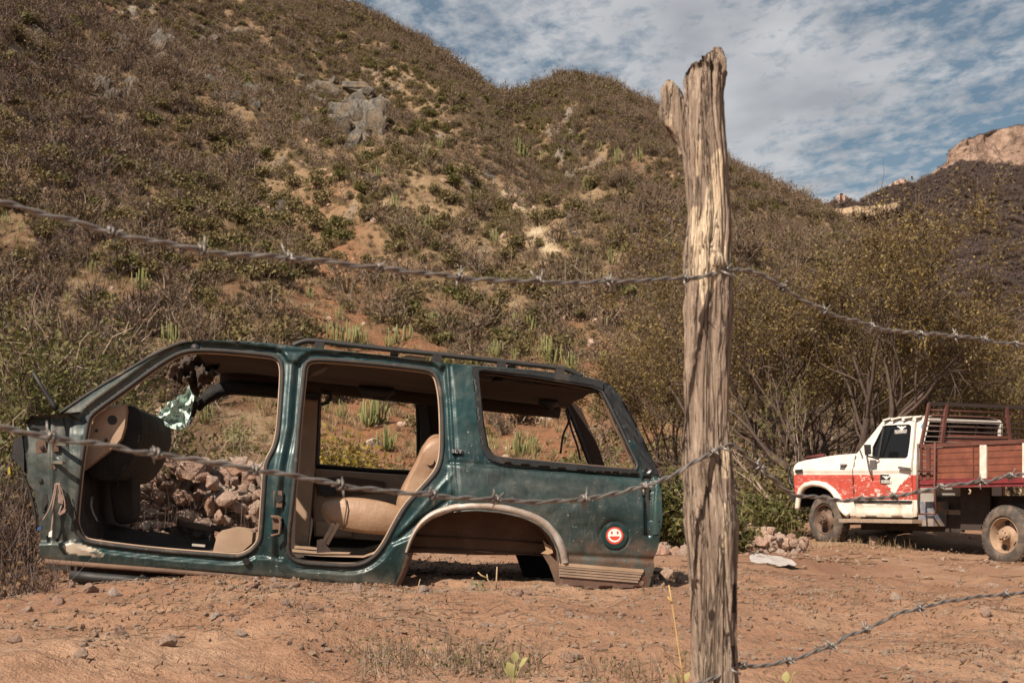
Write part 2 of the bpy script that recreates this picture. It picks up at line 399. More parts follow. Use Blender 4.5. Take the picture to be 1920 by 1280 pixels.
def mat_hill():
    m, nt, b, _ = nodes('hill_soil'); t = NT(nt)
    n1 = t.noise(.045, 3, .6, .6); n2 = t.noise(.33, 5, .68, .5); n3 = t.noise(2.4, 4, .7)
    c = t.ramp(n1, [(.36, (.170, .092, .054)), (.50, (.220, .138, .082)), (.66, (.275, .195, .120))])
    c = t.mix(t.ramp(n2, [(.46, 0), (.64, .9)]), c, (.335, .245, .152))
    c = t.mix(t.math('MULTIPLY', t.attr('dry'), t.ramp(n2, [(.35, .4), (.6, .9)])), c, (.345, .245, .145))  # sunlit dry patch: the light is put into the soil colour
    c = t.mix(t.math('MULTIPLY', t.attr('redsoil'), t.ramp(n2, [(.35, 1), (.65, .45)])), c, (.315, .150, .080))
    c = t.mix(t.ramp(n3, [(.50, 0), (.72, .85)]), c, (.118, .072, .046))
    geo = t.n('ShaderNodeNewGeometry'); sx = t.n('ShaderNodeSeparateXYZ'); t.l(geo.outputs['Normal'], sx.inputs[0])
    rock = t.math('MULTIPLY', t.ramp(sx.outputs['Z'], [(.56, 1), (.70, 0)]), t.ramp(n2, [(.40, .2), (.55, 1)]))
    c = t.mix(rock, c, t.ramp(t.noise(.9, 8, .7), [(.35, (.11, .10, .09)), (.65, (.34, .31, .27))]))
    c = t.mix(t.math('MULTIPLY', t.attr('scar'), t.ramp(t.noise(.45, 7, .7), [(.40, .15), (.58, 1)])), c, (.62, .49, .33))
    t.l(c, b.inputs['Base Color']); b.inputs['Roughness'].default_value = 1; b.inputs['Specular IOR Level'].default_value = .1
    t.bump(b, t.noise(.9, 7, .78), .9, .7); return m
ks = np.concatenate([np.linspace(-1.45, -.46, 60), np.linspace(-.45, .42, 440), np.linspace(.43, 1.0, 40)])
ts = np.concatenate([[-.14, -.06], np.linspace(0, 1, 300), [1.03, 1.08, 1.2, 1.5]])
kk, tt = np.meshgrid(ks, ts); Yr = _ci(CX + F * kk, 2); yy = FOOT + tt * (Yr - FOOT); xx = kk * yy
zz = hz(xx.ravel(), yy.ravel()); nr, nc = kk.shape; idx = np.arange(nr*nc).reshape(nr, nc)
me = mesh('hillside', np.stack([xx.ravel(), yy.ravel(), zz], 1), np.stack([idx[:-1,:-1], idx[:-1,1:], idx[1:,1:], idx[1:,:-1]], -1).reshape(-1, 4), True)
def scar_at(P):
    ppx = CX + F * P[:, 0] / np.maximum(P[:, 1], 5); ppy = HY - F * (P[:, 2] - CZ) / np.maximum(P[:, 1], 5); Q = np.stack([ppx, ppy], 1)
    s = 1 - sstep(6, 24, dist(Q, [(945, 365), (985, 405), (1010, 440), (1035, 470)], False))
    s = np.maximum(s, .9 * (1 - sstep(3, 10, dist(Q, [(1068, 425), (1080, 460)], False))))
    s = np.maximum(s, .6 * (1 - sstep(4, 14, dist(Q, [(855, 480), (868, 520)], False))))
    return np.maximum(s, .5 * (1 - sstep(3, 9, dist(Q, [(640, 360), (700, 375), (760, 400)], False))))
def dry_at(P):                                                     # the thinly grown middle of the slope, its sunlit look painted as paler soil
    px = CX + F * P[:, 0] / np.maximum(P[:, 1], 5); t = (P[:, 1] - FOOT) / (_ci(px, 2) - FOOT); n = vnoise(P[:, 0] / 11, P[:, 1] / 11, None, 27)
    return sstep(330, 620, px + 90 * n) * (1 - sstep(960, 1300, px + 90 * n)) * sstep(.09, .18, t) * (1 - sstep(.40, .85, t + .15 * n))
def red_at(P):                                                     # the open, redder lower slope right of centre
    px = CX + F * P[:, 0] / np.maximum(P[:, 1], 5); t = (P[:, 1] - FOOT) / (_ci(px, 2) - FOOT)
    return sstep(480, 640, px) * (1 - sstep(1280, 1420, px)) * (1 - sstep(.06, .22, t + .10 * vnoise(P[:, 0] / 14, P[:, 1] / 14, None, 7)))
P = np.stack([xx.ravel(), yy.ravel(), zz], 1); fattr(me, 'scar', scar_at(P)); fattr(me, 'redsoil', red_at(P)); fattr(me, 'dry', dry_at(P))
hillside = setp(obj('hillside', me, mat_hill()), kind='structure')

# far mountain on the right: wooded slope, then a cliff and a flat top
MS = np.array([(900,640,650),(1250,520,600),(1400,470,505),(1480,432,440),(1530,398,400),(1560,384,386),(1575,371,373),(1590,371,374),(1606,380,382),(1640,364,366),(1665,354,357),(1690,341,346),(1712,346,349),(1740,331,334),(1765,316,320),(1781,306,311),
    (1786,286,309),(1798,272,302),(1815,262,299),(1850,250,303),(1885,241,312),(1920,235,318),(2000,222,326),(2200,190,330),(2600,160,330),(3400,260,360)], float)
def mount(px, t, x):
    sil = np.interp(px, MS[:, 0], MS[:, 1]); foot = np.interp(px, MS[:, 0], MS[:, 2])
    e0 = (HY - 800) / F; e1 = (HY - foot) / F; e2 = (HY - sil) / F
    Y = np.where(t < 1, 520 + 680 * t, np.where(t < 2, 1200 + 26 * (t - 1), 1226 + 300 * (t - 2)))
    e = np.where(t < 1, e0 + (e1 - e0) * np.clip(t, 0, 1) ** .9, np.where(t < 2, e1 + (e2 - e1) * np.clip(t - 1, 0, 1), e2))
    z = CZ + e * Y - np.where(t > 2, 60 * (t - 2), 0)
    return Y, z
ks = np.concatenate([np.linspace(-.02, .18, 30), np.linspace(.185, .40, 330), np.linspace(.41, .95, 40)]); ts = np.concatenate([np.linspace(-.1, 1, 130), np.linspace(1.02, 2, 34), [2.05, 2.3, 3]])
kk, tt = np.meshgrid(ks, ts); ppx = CX + F * kk
ppx = ppx + 6 * fbm(tt * 9, kk * 60, None, 3, 51) * (tt > 1)
Yv, zv = mount(ppx, tt, kk); xv = kk * Yv
env = np.clip((1 - tt) * 6, 0, 1) * np.clip(tt * 5, 0, 1)
zv = zv + env * (26 * ((1 - np.abs(vnoise(xv / 95, Yv / 210, None, 61))) - .6) + 9 * fbm(xv / 30, Yv / 30, None, 4, 63)) + (tt <= 2) * (tt > .9) * 1.6 * fbm(xv / 9, zv / 12, Yv / 9, 3, 67)
Yv = Yv + np.where((tt > .98) & (tt < 2.02), 9 * fbm(xv / 16, zv / 40, None, 4, 71), 0)
nr, nc = kk.shape; idx = np.arange(nr*nc).reshape(nr, nc)
me = mesh('mountain', np.stack([xv.ravel(), Yv.ravel(), zv.ravel()], 1), np.stack([idx[:-1,:-1], idx[:-1,1:], idx[1:,1:], idx[1:,:-1]], -1).reshape(-1, 4), True)
Q = np.stack([(CX + F*kk).ravel(), (HY - F * (zv - CZ) / Yv).ravel()], 1)
cl = ((tt > 1.0) & (tt < 2.0)).ravel() * 1.0
cl = np.maximum(cl, .5 * (1 - sstep(4, 12, dist(Q, [(1835, 322), (1850, 345), (1868, 350)], False))))
cl = np.maximum(cl, .6 * (1 - sstep(4, 14, dist(Q, [(1840, 470), (1880, 462), (1930, 478)], False))))
fattr(me, 'cliff', cl)
def mat_mountain():
    m, nt, b, _ = nodes('mountain_wood_and_cliff'); t = NT(nt)
    n1 = t.noise(.012, 5, .6); n2 = t.noise(.16, 5, .78)
    c = t.ramp(n2, [(.34, (.036, .025, .022)), (.50, (.090, .060, .050)), (.66, (.180, .128, .100))])
    c = t.mix(t.ramp(n1, [(.42, 0), (.68, .5)]), c, (.072, .060, .040))
    v = t.noise(.05, 5, .7, .3, t.coord((1, 1, .35)))
    rk = t.ramp(v, [(.30, (.20, .13, .10)), (.48, (.37, .25, .19)), (.62, (.48, .33, .25)), (.74, (.30, .25, .22))])
    a = t.math('MULTIPLY', t.attr('cliff'), t.ramp(t.noise(.09, 5, .75), [(.36, .25), (.50, 1)]))
    t.l(t.mix(a, c, rk), b.inputs['Base Color']); b.inputs['Roughness'].default_value = 1; b.inputs['Specular IOR Level'].default_value = .05
    t.bump(b, n2, 1.0, 7); return m
MAT_MOUNT = mat_mountain(); MOUNT_P = np.stack([xv, Yv, zv], -1); MOUNT_T = tt
setp(obj('mountain', me, MAT_MOUNT), kind='structure')

# stones ---------------------------------------------------------
def stone_mesh(name, seed, pts=20, sub=1, sq=(1, .8, .7), rough=.13, flat=38):
    r = np.random.default_rng(seed); bm = bmesh.new()
    P = r.normal(size=(pts, 3)); P /= np.linalg.norm(P, axis=1)[:, None]; P *= r.uniform(.82, 1.05, (pts, 1)); P *= np.array(sq)
    vs_ = [bm.verts.new(p) for p in P]; h = bmesh.ops.convex_hull(bm, input=vs_)
    bmesh.ops.delete(bm, geom=list({g for g in h['geom_unused'] + h['geom_interior'] if isinstance(g, bmesh.types.BMVert)}), context='VERTS')
    bmesh.ops.bevel(bm, geom=list(bm.edges), offset=.05, segments=1, affect='EDGES')
    bmesh.ops.triangulate(bm, faces=bm.faces[:])
    if sub: bmesh.ops.subdivide_edges(bm, edges=bm.edges[:], cuts=sub, use_grid_fill=True); bmesh.ops.triangulate(bm, faces=bm.faces[:])
    cs = np.array([tuple(v.co) for v in bm.verts]); nn = fbm(cs[:, 0]*2.3 + seed, cs[:, 1]*2.3, cs[:, 2]*2.3, 3, seed)
    for v, n in zip(bm.verts, nn): v.co *= 1 + rough * float(n)
    me = bpy.data.meshes.new(name); bm.to_mesh(me); bm.free(); autosmooth(me, flat); return me
def mat_stone(name, cols, rand=True):
    m, nt, b, _ = nodes(name); t = NT(nt)
    c = t.ramp(t.objrand() if rand else t.noise(.3), [(i / (len(cols) - 1), cc) for i, cc in enumerate(cols)])
    c = t.mix(t.ramp(t.noise(5, 4, .7, .6), [(.44, 0), (.66, .75)]), c, (.20, .118, .082))
    c = t.mix(t.ramp(t.noise(11, 4, .7), [(.58, 0), (.72, .7)]), c, (.62, .50, .41))
    t.l(c, b.inputs['Base Color']); b.inputs['Roughness'].default_value = .9; b.inputs['Specular IOR Level'].default_value = .25
    t.bump(b, t.noise(9, 5, .72), .8, .05); return m
MAT_STONE = mat_stone('fieldstone', [(.46, .27, .20), (.42, .31, .245), (.54, .38, .29), (.34, .20, .15), (.52, .43, .36), (.44, .255, .175)])
STONES = [stone_mesh(f'stone_{i}', 100 + i, (14, 18, 22, 26)[i % 4], 2, [(1, .85, .72), (1, .8, .85), (1, .9, .5), (1, .65, .75), (1, .95, .9)][i % 5]) for i in range(14)]
for s_ in STONES: s_.materials.append(MAT_STONE)
def put_stone(name, p, r, label, group, cat='stone', rot=None, meshes=STONES):
    o = bpy.data.objects.new(name, random.choice(meshes)); COL.objects.link(o)
    o.location = p; s = r * random.uniform(.9, 1.1); o.scale = (s, s * random.uniform(.8, 1.1), s * random.uniform(.85, 1.1))
    o.rotation_euler = rot or (random.uniform(-.5, .5), random.uniform(-.5, .5), random.uniform(0, 6.28))
    return setp(o, label, cat, group)
# rock outcrops on the hillside
def mat_outcrop():
    m, nt, b, _ = nodes('grey_rock'); t = NT(nt)
    v = t.noise(2.6, 7, .78, .6, t.coord((1.2, 1.2, .8)))
    c = t.ramp(v, [(.32, (.035, .030, .026)), (.45, (.115, .100, .085)), (.58, (.225, .200, .172)), (.70, (.40, .355, .30))])
    c = t.mix(t.ramp(t.noise(1.3, 4), [(.46, 0), (.62, .75)]), c, (.255, .185, .120))
    t.l(c, b.inputs['Base Color']); b.inputs['Roughness'].default_value = .95; t.bump(b, v, 1, .5); return m
MAT_OUT = mat_outcrop()
OUTM = []
for i in range(8):
    me = stone_mesh(f'crag_{i}', 900 + i * 3, (9, 11, 13, 16)[i % 4], 2, [(1, .8, 1.1), (1, .7, .8), (.8, .8, 1.3), (1, .9, .6)][i % 4], .22, 26); me.materials.append(MAT_OUT); OUTM.append(me)
def outcrop(px, py, wpx, hpx, seed, label):
    r = np.random.default_rng(seed); h = hill_hit(px, py)
    if h is None: return
    root = empty('rock_outcrop', h, label=label, cat='rock', group='rock outcrops on the hillside')
    for i in range(int(11 + wpx * hpx / 600)):
        q = hill_hit(px + r.normal(0, .26) * wpx, py + r.normal(0, .26) * hpx)
        if q is None: continue
        sz = (wpx * hpx) ** .5 * q.y / F * r.uniform(.11, .30); o = bpy.data.objects.new('rock', OUTM[int(r.integers(0, 8))]); COL.objects.link(o); o.parent = root
        o.location = q - h + Vector((0, sz * .10, sz * .38)); o.scale = (sz * r.uniform(.8, 1.4), sz * .8, sz * r.uniform(.8, 1.5)); o.rotation_euler = (math.radians(-25) + r.normal(0, .2), r.normal(.25, .25), r.uniform(-.6, .6))
OUT = [(668, 232, 105, 120, 'largest grey crag with a pale patch, high on the slope above the roof rack'), (205, 185, 70, 80, 'dark grey outcrop on the upper left slope, left of the broad ledge'), (270, 95, 120, 60, 'broad grey ledge near the top left of the hill'),
       (72, 75, 38, 45, 'small dark crag near the upper left corner of the hill'), (415, 150, 60, 55, 'grey rock knob right of the broad ledge, upper hill'), (486, 180, 90, 48, 'long pale grey slab left of the largest crag'), (598, 175, 50, 60, 'jagged grey rock just up left of the largest crag'),
       (130, 165, 60, 50, 'low grey rock patch on the shaded far left slope'), (365, 88, 50, 35, 'small grey knob at the right end of the broad ledge'), (520, 398, 34, 58, 'single upright tan boulder on the mid slope'), (300, 335, 60, 50, 'dark cracked rocks below the left outcrop, mid slope'),
       (440, 310, 44, 40, 'small rough outcrop in scrub, centre left of the hill'), (560, 235, 60, 40, 'weathered grey slab below the long pale slab'), (1072, 432, 26, 44, 'thin pale rock rib beside the landslide scar'), (700, 340, 40, 26, 'low pale rock below the largest crag')]
for i, (a, b_, c_, d_, l_) in enumerate(OUT): outcrop(a, b_, c_, d_, 300 + i * 11, l_)
# two crags and the sunlit cliff band on the far ridge
MAT_YEL = M('yellow_cliff_rock', (.44, .33, .20), (.24, .155, .10), .12, .95, 0, 1, .12, 5)
MAT_CRAG = M('pink_crag_rock', (.50, .35, .27), (.33, .21, .16), .12, .95, 0, 1, .2, 4)
def crag(name, pts, d, thick, m, seed, label):
    poly = np.array(pts, float); V, T = cdt(poly, [], 2.5); n = len(V)
    dd = dist(V, resample(poly, 2)); bulge = np.minimum(dd, 10) * thick / 10
    dep = d - bulge - 6 * fbm(V[:, 0] / 6 + seed, V[:, 1] / 40, None, 4, seed)
    A = np.array([tuple(at(x, y, q)) for (x, y), q in zip(V, dep)]); B = A.copy(); B[:, 1] = d + thick * 2; bd = np.array([tuple(at(x, y, d + thick * 2)) for x, y in V])
    fs = [tuple(t) for t in T] + [tuple(i + n for i in reversed(t)) for t in T]
    ring = len(resample(poly, 2.5)); fs += [(i, (i + 1) % ring, n + (i + 1) % ring, n + i) for i in range(ring)]
    me = mesh(name, np.vstack([A, bd]), fs); autosmooth(me, 40)
    return setp(obj(name, me, m), label, 'cliff', 'bare rock on the far ridge')
crag('cliff_band', [(1543,399),(1556,391),(1580,391),(1604,386),(1630,388),(1646,382),(1664,384),(1690,376),(1692,392),(1668,408),(1640,414),(1600,418),(1550,418)], 1120, 8, MAT_YEL, 5, 'sunlit yellow cliff band low on the far ridge, left of the wooded slope')
crag('rock_crag', [(1544,392),(1553,384),(1562,379),(1568,370),(1574,362),(1584,364),(1590,372),(1600,376),(1604,390)], 1196, 5, MAT_CRAG, 9, 'small rocky knob, leftmost on the far ridge line')
crag('rock_crag', [(1660,356),(1668,346),(1678,340),(1688,335),(1697,339),(1708,343),(1714,350),(1690,354),(1668,354)], 1196, 5, MAT_CRAG, 13, 'small rocky knob between the leftmost knob and the big far cliff')

# ------------------------------------------------------------------ plants
def quads(centers, size, r, elong=1.6, droop=0):         # many small leaf faces
    n = len(centers); a = r.normal(size=(n, 3)); a /= np.linalg.norm(a, axis=1)[:, None]
    b = r.normal(size=(n, 3)); b -= (a * b).sum(1)[:, None] * a; b /= np.linalg.norm(b, axis=1)[:, None]
    s = (size * r.uniform(.55, 1.25, n))[:, None]; A = a * s * elong * .5; B = b * s * .5
    c = np.asarray(centers)
    V = np.stack([c - A, c + B * .9, c + A, c - B * .9], 1).reshape(-1, 3); Fq = np.arange(n * 4).reshape(n, 4); return V, Fq
def join(parts):
    vs_, fs = [], []; b = 0
    for V, Fq in parts: vs_.append(V); fs.append(Fq + b); b += len(V)
    return np.vstack(vs_), np.vstack(fs)
def strips(P0, P1, P2, w, r):                             # thin three-point twigs, crossed so they show from any side
    n = len(P0); d = P2 - P0; d /= (np.linalg.norm(d, axis=1)[:, None] + 1e-9); s = np.cross(d, r.normal(size=(n, 3))); s /= (np.linalg.norm(s, axis=1)[:, None] + 1e-9)
    w = np.broadcast_to(np.asarray(w, float), (n,))[:, None]
    V = np.stack([P0 - s*w, P0 + s*w, P1 + s*w*.75, P1 - s*w*.75, P2 + s*w*.3, P2 - s*w*.3], 1).reshape(-1, 3)
    b = np.arange(n)[:, None] * 6; return V, np.vstack([b + np.array([0, 1, 2, 3]), b + np.array([3, 2, 4, 5])])
def shrub_mesh(name, seed, kind):
    r = np.random.default_rng(seed); parts = []; mi = []
    def tw(n, w, spread, h, curve=.25):
        a = r.uniform(0, 6.283, n); el = r.uniform(.15, 1.0, n); L = r.uniform(.55, 1.05, n)
        e = np.stack([np.cos(a) * np.sqrt(1 - el**2 * .8) * spread * L, np.sin(a) * np.sqrt(1 - el**2 * .8) * spread * L, (.15 + .9 * el) * h * L], 1)
        p0 = np.stack([np.cos(a) * .08, np.sin(a) * .08, np.zeros(n) - .1], 1); p1 = e * .5 + r.normal(0, .06, (n, 3)) + np.array([0, 0, curve * .3])
        return p0, p1, e
    if kind == 'green' or kind == 'olive':
        p0, p1, e = tw(22, .02, .9, 1.1); parts.append(strips(p0, p1, e, .022, r)); mi.append(1)
        nc = 13; c = r.normal(size=(nc, 3)); c /= np.linalg.norm(c, axis=1)[:, None]; c *= np.array([.72, .72, .5]) * r.uniform(.35, 1, (nc, 1)); c[:, 2] = np.abs(c[:, 2]) * 1.2 + .42
        n = 330; w = r.integers(0, nc, n); cs = c[w] + r.normal(0, 1, (n, 3)) * np.array([.24, .24, .17])
        parts.append(quads(cs, .17 if kind == 'green' else .14, r)); mi.append(0)
    elif kind in ('bare', 'dusk'):
        p0, p1, e = tw(26, .02, .95, 1.2); parts.append(strips(p0, p1, e, .026, r)); mi.append(0)
        k = r.integers(0, 26, 170); t = r.uniform(.25, 1, 170)[:, None]; q0 = p1[k] * (1 - t) + e[k] * t; dr = r.normal(0, .22, (170, 3)) + np.array([0, 0, .1]) + q0 * .18
        parts.append(strips(q0, q0 + dr * .5 + r.normal(0, .03, (170, 3)), q0 + dr, .016, r)); mi.append(0)
        parts.append(quads(q0[:70] + dr[:70] * .9, .10, r)); mi.append(1)
    elif kind == 'grass':
        n = 60; a = r.uniform(0, 6.283, n); rad = r.uniform(0, .45, n); p0 = np.stack([np.cos(a) * rad, np.sin(a) * rad, np.full(n, -.05)], 1)
        e = p0 + np.stack([np.cos(a) * r.uniform(.1, .5, n), np.sin(a) * r.uniform(.1, .5, n), r.uniform(.35, .9, n)], 1); parts.append(strips(p0, (p0 + e) * .5 + np.array([0, 0, .1]), e, .022, r)); mi.append(0)
    V, Fq = join(parts); me = mesh(name, V, Fq); m = np.concatenate([np.full(len(f), i) for (v, f), i in zip(parts, mi)]).astype(np.int32); me.polygons.foreach_set('material_index', m); return me
MAT_GREEN = leafmat('shrub_leaf_green', [(.050, .049, .016), (.096, .090, .028), (.152, .133, .045), (.22, .182, .070)], .3)
MAT_OLIVE = leafmat('shrub_leaf_olive', [(.064, .050, .021), (.118, .092, .037), (.178, .139, .058), (.245, .188, .088)], .25)
MAT_TWIG = leafmat('bare_twig', [(.066, .044, .029), (.126, .088, .058), (.192, .140, .096), (.28, .215, .156)], 0)
MAT_DRYL = leafmat('dry_leaf', [(.090, .048, .028), (.150, .085, .045), (.21, .13, .07)], .2)
MAT_STRAW = leafmat('dry_grass', [(.22, .145, .075), (.32, .225, .125), (.42, .32, .19)], .2)
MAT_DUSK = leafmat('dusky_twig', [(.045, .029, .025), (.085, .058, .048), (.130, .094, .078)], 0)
SHR = {}
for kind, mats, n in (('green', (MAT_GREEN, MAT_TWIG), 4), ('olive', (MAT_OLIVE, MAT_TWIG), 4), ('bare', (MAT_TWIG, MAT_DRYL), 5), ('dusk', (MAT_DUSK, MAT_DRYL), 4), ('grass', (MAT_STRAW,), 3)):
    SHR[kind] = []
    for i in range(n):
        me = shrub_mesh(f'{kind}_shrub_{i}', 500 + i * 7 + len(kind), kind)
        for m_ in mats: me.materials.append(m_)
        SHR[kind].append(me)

def scatter(name, pts, scl, rot, idx, meshes, label, cat):       # uncountable cover: one object, copies of a few meshes on points
    src = bpy.data.collections.new(name + '_source')
    for i, me in enumerate(meshes): src.objects.link(bpy.data.objects.new(f'{name}_{i:02d}', me))
    me = bpy.data.meshes.new(name); me.vertices.add(len(pts)); me.vertices.foreach_set('co', np.asarray(pts, np.float32).ravel())
    a = me.attributes.new('scl', 'FLOAT', 'POINT'); a.data.foreach_set('value', np.asarray(scl, np.float32))
    a = me.attributes.new('rot', 'FLOAT', 'POINT'); a.data.foreach_set('value', np.asarray(rot, np.float32))
    a = me.attributes.new('pick', 'INT', 'POINT'); a.data.foreach_set('value', np.asarray(idx, np.int32))
    o = bpy.data.objects.new(name, me); COL.objects.link(o)
    ng = bpy.data.node_groups.new(name, 'GeometryNodeTree'); ng.interface.new_socket('Geometry', in_out='INPUT', socket_type='NodeSocketGeometry'); ng.interface.new_socket('Geometry', in_out='OUTPUT', socket_type='NodeSocketGeometry')
    t = NT(ng); gi = t.n('NodeGroupInput'); go = t.n('NodeGroupOutput'); ip = t.n('GeometryNodeInstanceOnPoints'); ci = t.n('GeometryNodeCollectionInfo')
    ci.inputs['Collection'].default_value = src; ci.inputs['Separate Children'].default_value = True; ci.inputs['Reset Children'].default_value = True
    def at_(n, ty): x = t.n('GeometryNodeInputNamedAttribute', data_type=ty); x.inputs['Name'].default_value = n; return x.outputs['Attribute']
    cb = t.n('ShaderNodeCombineXYZ'); t.l(at_('rot', 'FLOAT'), cb.inputs['Z'])
    t.l(gi.outputs[0], ip.inputs['Points']); t.l(ci.outputs[0], ip.inputs['Instance']); ip.inputs['Pick Instance'].default_value = True
    t.l(at_('pick', 'INT'), ip.inputs['Instance Index']); t.l(cb.outputs[0], ip.inputs['Rotation']); t.l(at_('scl', 'FLOAT'), ip.inputs['Scale'])
    t.l(ip.outputs[0], go.inputs[0]); md = o.modifiers.new('scatter', 'NODES'); md.node_group = ng
    return setp(o, label, cat, kind='stuff')

# scrub over the hillside: candidates spread evenly over the slope
def hill_points(n, seed):
    r = np.random.default_rng(seed); k = r.uniform(-.43, .42, n * 6); y = np.sqrt(r.uniform((FOOT - 2) ** 2, 300 ** 2, n * 6)); px = CX + F * k
    Yr = _ci(px, 2); ok = y < Yr + 2; k, y = k[ok][:n], y[ok][:n]; x = k * y; z = hz(x, y); return np.stack([x, y, z], 1)
def seen(P, s):                                            # size on the photograph in pixels
    return s * F / P[:, 1]
CAC = [(265, 553, 54, 4, 'many armed cactus standing alone on the left slope, below the upper wire'), (172, 512, 36, 3, 'thin cactus left of the lone many armed one, on the shaded slope'), (128, 572, 34, 0, 'small cactus on the shaded left slope, low'), (38, 430, 26, 0, 'small cactus at the left edge under the upper wire'), (14, 425, 32, 1, 'cactus at the very left edge of the hill'),
  (320, 650, 60, 5, 'tall thin stemmed cactus rising behind the front edge of the wreck roof'), (580, 560, 34, 0, 'small pale cactus on the open slope above the roof, left of centre'), (628, 655, 62, 5, 'tall cactus just behind the front end of the roof rack'), (648, 652, 64, 1, 'dense cactus behind the roof rack, second from its front end'), (676, 652, 52, 2, 'dense cactus behind the roof rack, third from its front end'),
  (728, 655, 38, 1, 'short clump of cactus above the middle of the roof rack'), (745, 650, 54, 3, 'slim cactus above the middle of the roof rack'), (760, 646, 50, 3, 'slim cactus just right of the middle of the roof rack'), (930, 675, 48, 4, 'broad pale cactus behind the rear half of the roof rack'), (1030, 688, 74, 2, 'tallest pale cactus behind the rear end of the roof rack'), (1070, 700, 50, 4, 'broad cactus right of the tallest pale cactus'),
  (1128, 680, 34, 3, 'small slim cactus right of the wreck roof, left of the post'), (1145, 500, 42, 0, 'cactus on the mid slope left of the post, by the upper wire'), (1172, 480, 34, 5, 'cactus on the mid slope, close left of the post'), (1135, 535, 40, 3, 'thin cactus below the upper wire, left of the post'), (1265, 800, 44, 4, 'cactus close to the left edge of the post, beside the tailgate'), (1234, 788, 36, 1, 'small cactus left of the one next to the post'),
  (690, 806, 78, 2, 'tallest cactus framed by the far rear door window'), (712, 798, 62, 1, 'dense cactus beside the tallest one in the far rear door window'), (725, 848, 60, 4, 'lower cactus at the right of the far rear door window'), (640, 790, 48, 0, 'cactus at the left of the far rear door window'), (613, 776, 36, 3, 'slim cactus at the left edge of the far rear door window'), (928, 842, 40, 3, 'slim cactus at the left of the far quarter window'),
  (970, 858, 60, 4, 'broad cactus at the centre of the far quarter window'), (1000, 858, 52, 5, 'dark cactus right of the broad one in the far quarter window'), (1118, 790, 44, 0, 'cactus seen through the rear opening beside the back pillar'), (440, 850, 70, 4, 'big cactus in scrub seen through the front doorway'), (385, 800, 60, 5, 'cactus behind the shattered glass, through the front doorway'), (490, 770, 40, 3, 'cactus at the upper right of the front doorway'), (455, 740, 30, 0, 'small cactus high in the front doorway'), (262, 790, 50, 1, 'cactus behind the windscreen gap, left of the glass'),
  (800, 290, 34, 3, 'distant pale cactus on the upper slope below the ridge'), (826, 282, 30, 0, 'distant cactus on the upper slope, right of another pale one'), (966, 282, 34, 3, 'distant cactus just below the saddle'), (1160, 310, 40, 5, 'cactus high on the right hill, left of the post top'), (1200, 305, 34, 0, 'cactus high on the right hill beside the post'), (1018, 300, 26, 3, 'tiny cactus on the slope under the round hilltop'), (1124, 288, 26, 0, 'small cactus on the slope left of the forked stub of the post')]
CLEAR = np.array([tuple(q) for q in (hill_hit(a, b_) for a, b_, *_ in CAC) if q is not None])
def clear_of_cacti(P):                                     # no shrub grows right in front of a cactus
    k = np.ones(len(P), bool)
    for c in CLEAR: k &= ~((np.abs(P[:, 0] - c[0] * P[:, 1] / c[1]) < 1.0) & (P[:, 1] < c[1] + .8) & (P[:, 1] > c[1] - 4.5))
    return k
dens = lambda P, a, b, sd, sc_: np.clip((fbm(P[:, 0] / sc_, P[:, 1] / sc_, None, 3, sd) - a) / (b - a), .06, 1)
pxof = lambda P: CX + F * P[:, 0] / P[:, 1]
crest = lambda P: sstep(.9, .97, (P[:, 1] - FOOT) / (_ci(pxof(P), 2) - FOOT))
def plant_kind(kind, n, seed, s0, s1, mask, name, label, group, cat, nind):
    P = hill_points(n, seed); r = np.random.default_rng(seed + 1)
    P = P[mask(P, r)]; sc = np.maximum(scar_at(P) * .93, red_at(P) * (.72 if kind == 'green' else .70)); sc = np.maximum(sc, dry_at(P) * {'bare': .62, 'dusk': .95, 'olive': .40}.get(kind, .50)); P = P[r.uniform(0, 1, len(P)) > sc]; P = P[clear_of_cacti(P)]
    s = s0 + (s1 * 1.35 - s0) * r.uniform(0, 1, len(P)) ** 3; s = s * (1 + .75 * crest(P)); rot = r.uniform(0, 6.28, len(P)); ix = r.integers(0, len(SHR[kind]), len(P))
    px = CX + F * P[:, 0] / P[:, 1]; py = HY - F * (P[:, 2] - CZ) / P[:, 1]; infr = (px > -10) & (px < 1930) & (py > -5)
    hid = (px > 250) & (px < 1180) & (py > 690) & ~((px > 900) & (px < 1150) & (py < 850)) & ~((px > 600) & (px < 780) & (py < 870)) & ~((px > 340) & (px < 520) & (py < 900))
    hid |= (px > 1400) & (py > 480)
    pr = seen(P, s) * infr * ~hid; top = np.argsort(-pr)[:nind]; rest = np.ones(len(P), bool); rest[top] = False
    for i in top:
        o = bpy.data.objects.new(name, SHR[kind][ix[i]]); COL.objects.link(o); o.location = P[i]; o.scale = (s[i],) * 3; o.rotation_euler = (0, 0, rot[i]); setp(o, label, cat, group)
    if rest.any(): scatter(name.replace('shrub', 'scrub') + '_cover', P[rest], s[rest], rot[rest], ix[rest], SHR[kind], label + ', thick cover beyond', cat)
plant_kind('green', 13000, 11, .26, .85, lambda P, r: r.uniform(0, 1, len(P)) < np.maximum(dens(P, -.7, .4, 81, 16), crest(P)), 'leafy_shrub', 'small green leafy shrub on the hillside', 'green shrubs on the hillside', 'shrub', 290)
plant_kind('olive', 34000, 13, .24, .85, lambda P, r: r.uniform(0, 1, len(P)) < np.maximum(dens(P, -.9, .3, 83, 22), crest(P)), 'olive_shrub', 'dry olive brown shrub on the hillside', 'dry olive shrubs on the hillside', 'shrub', 290)
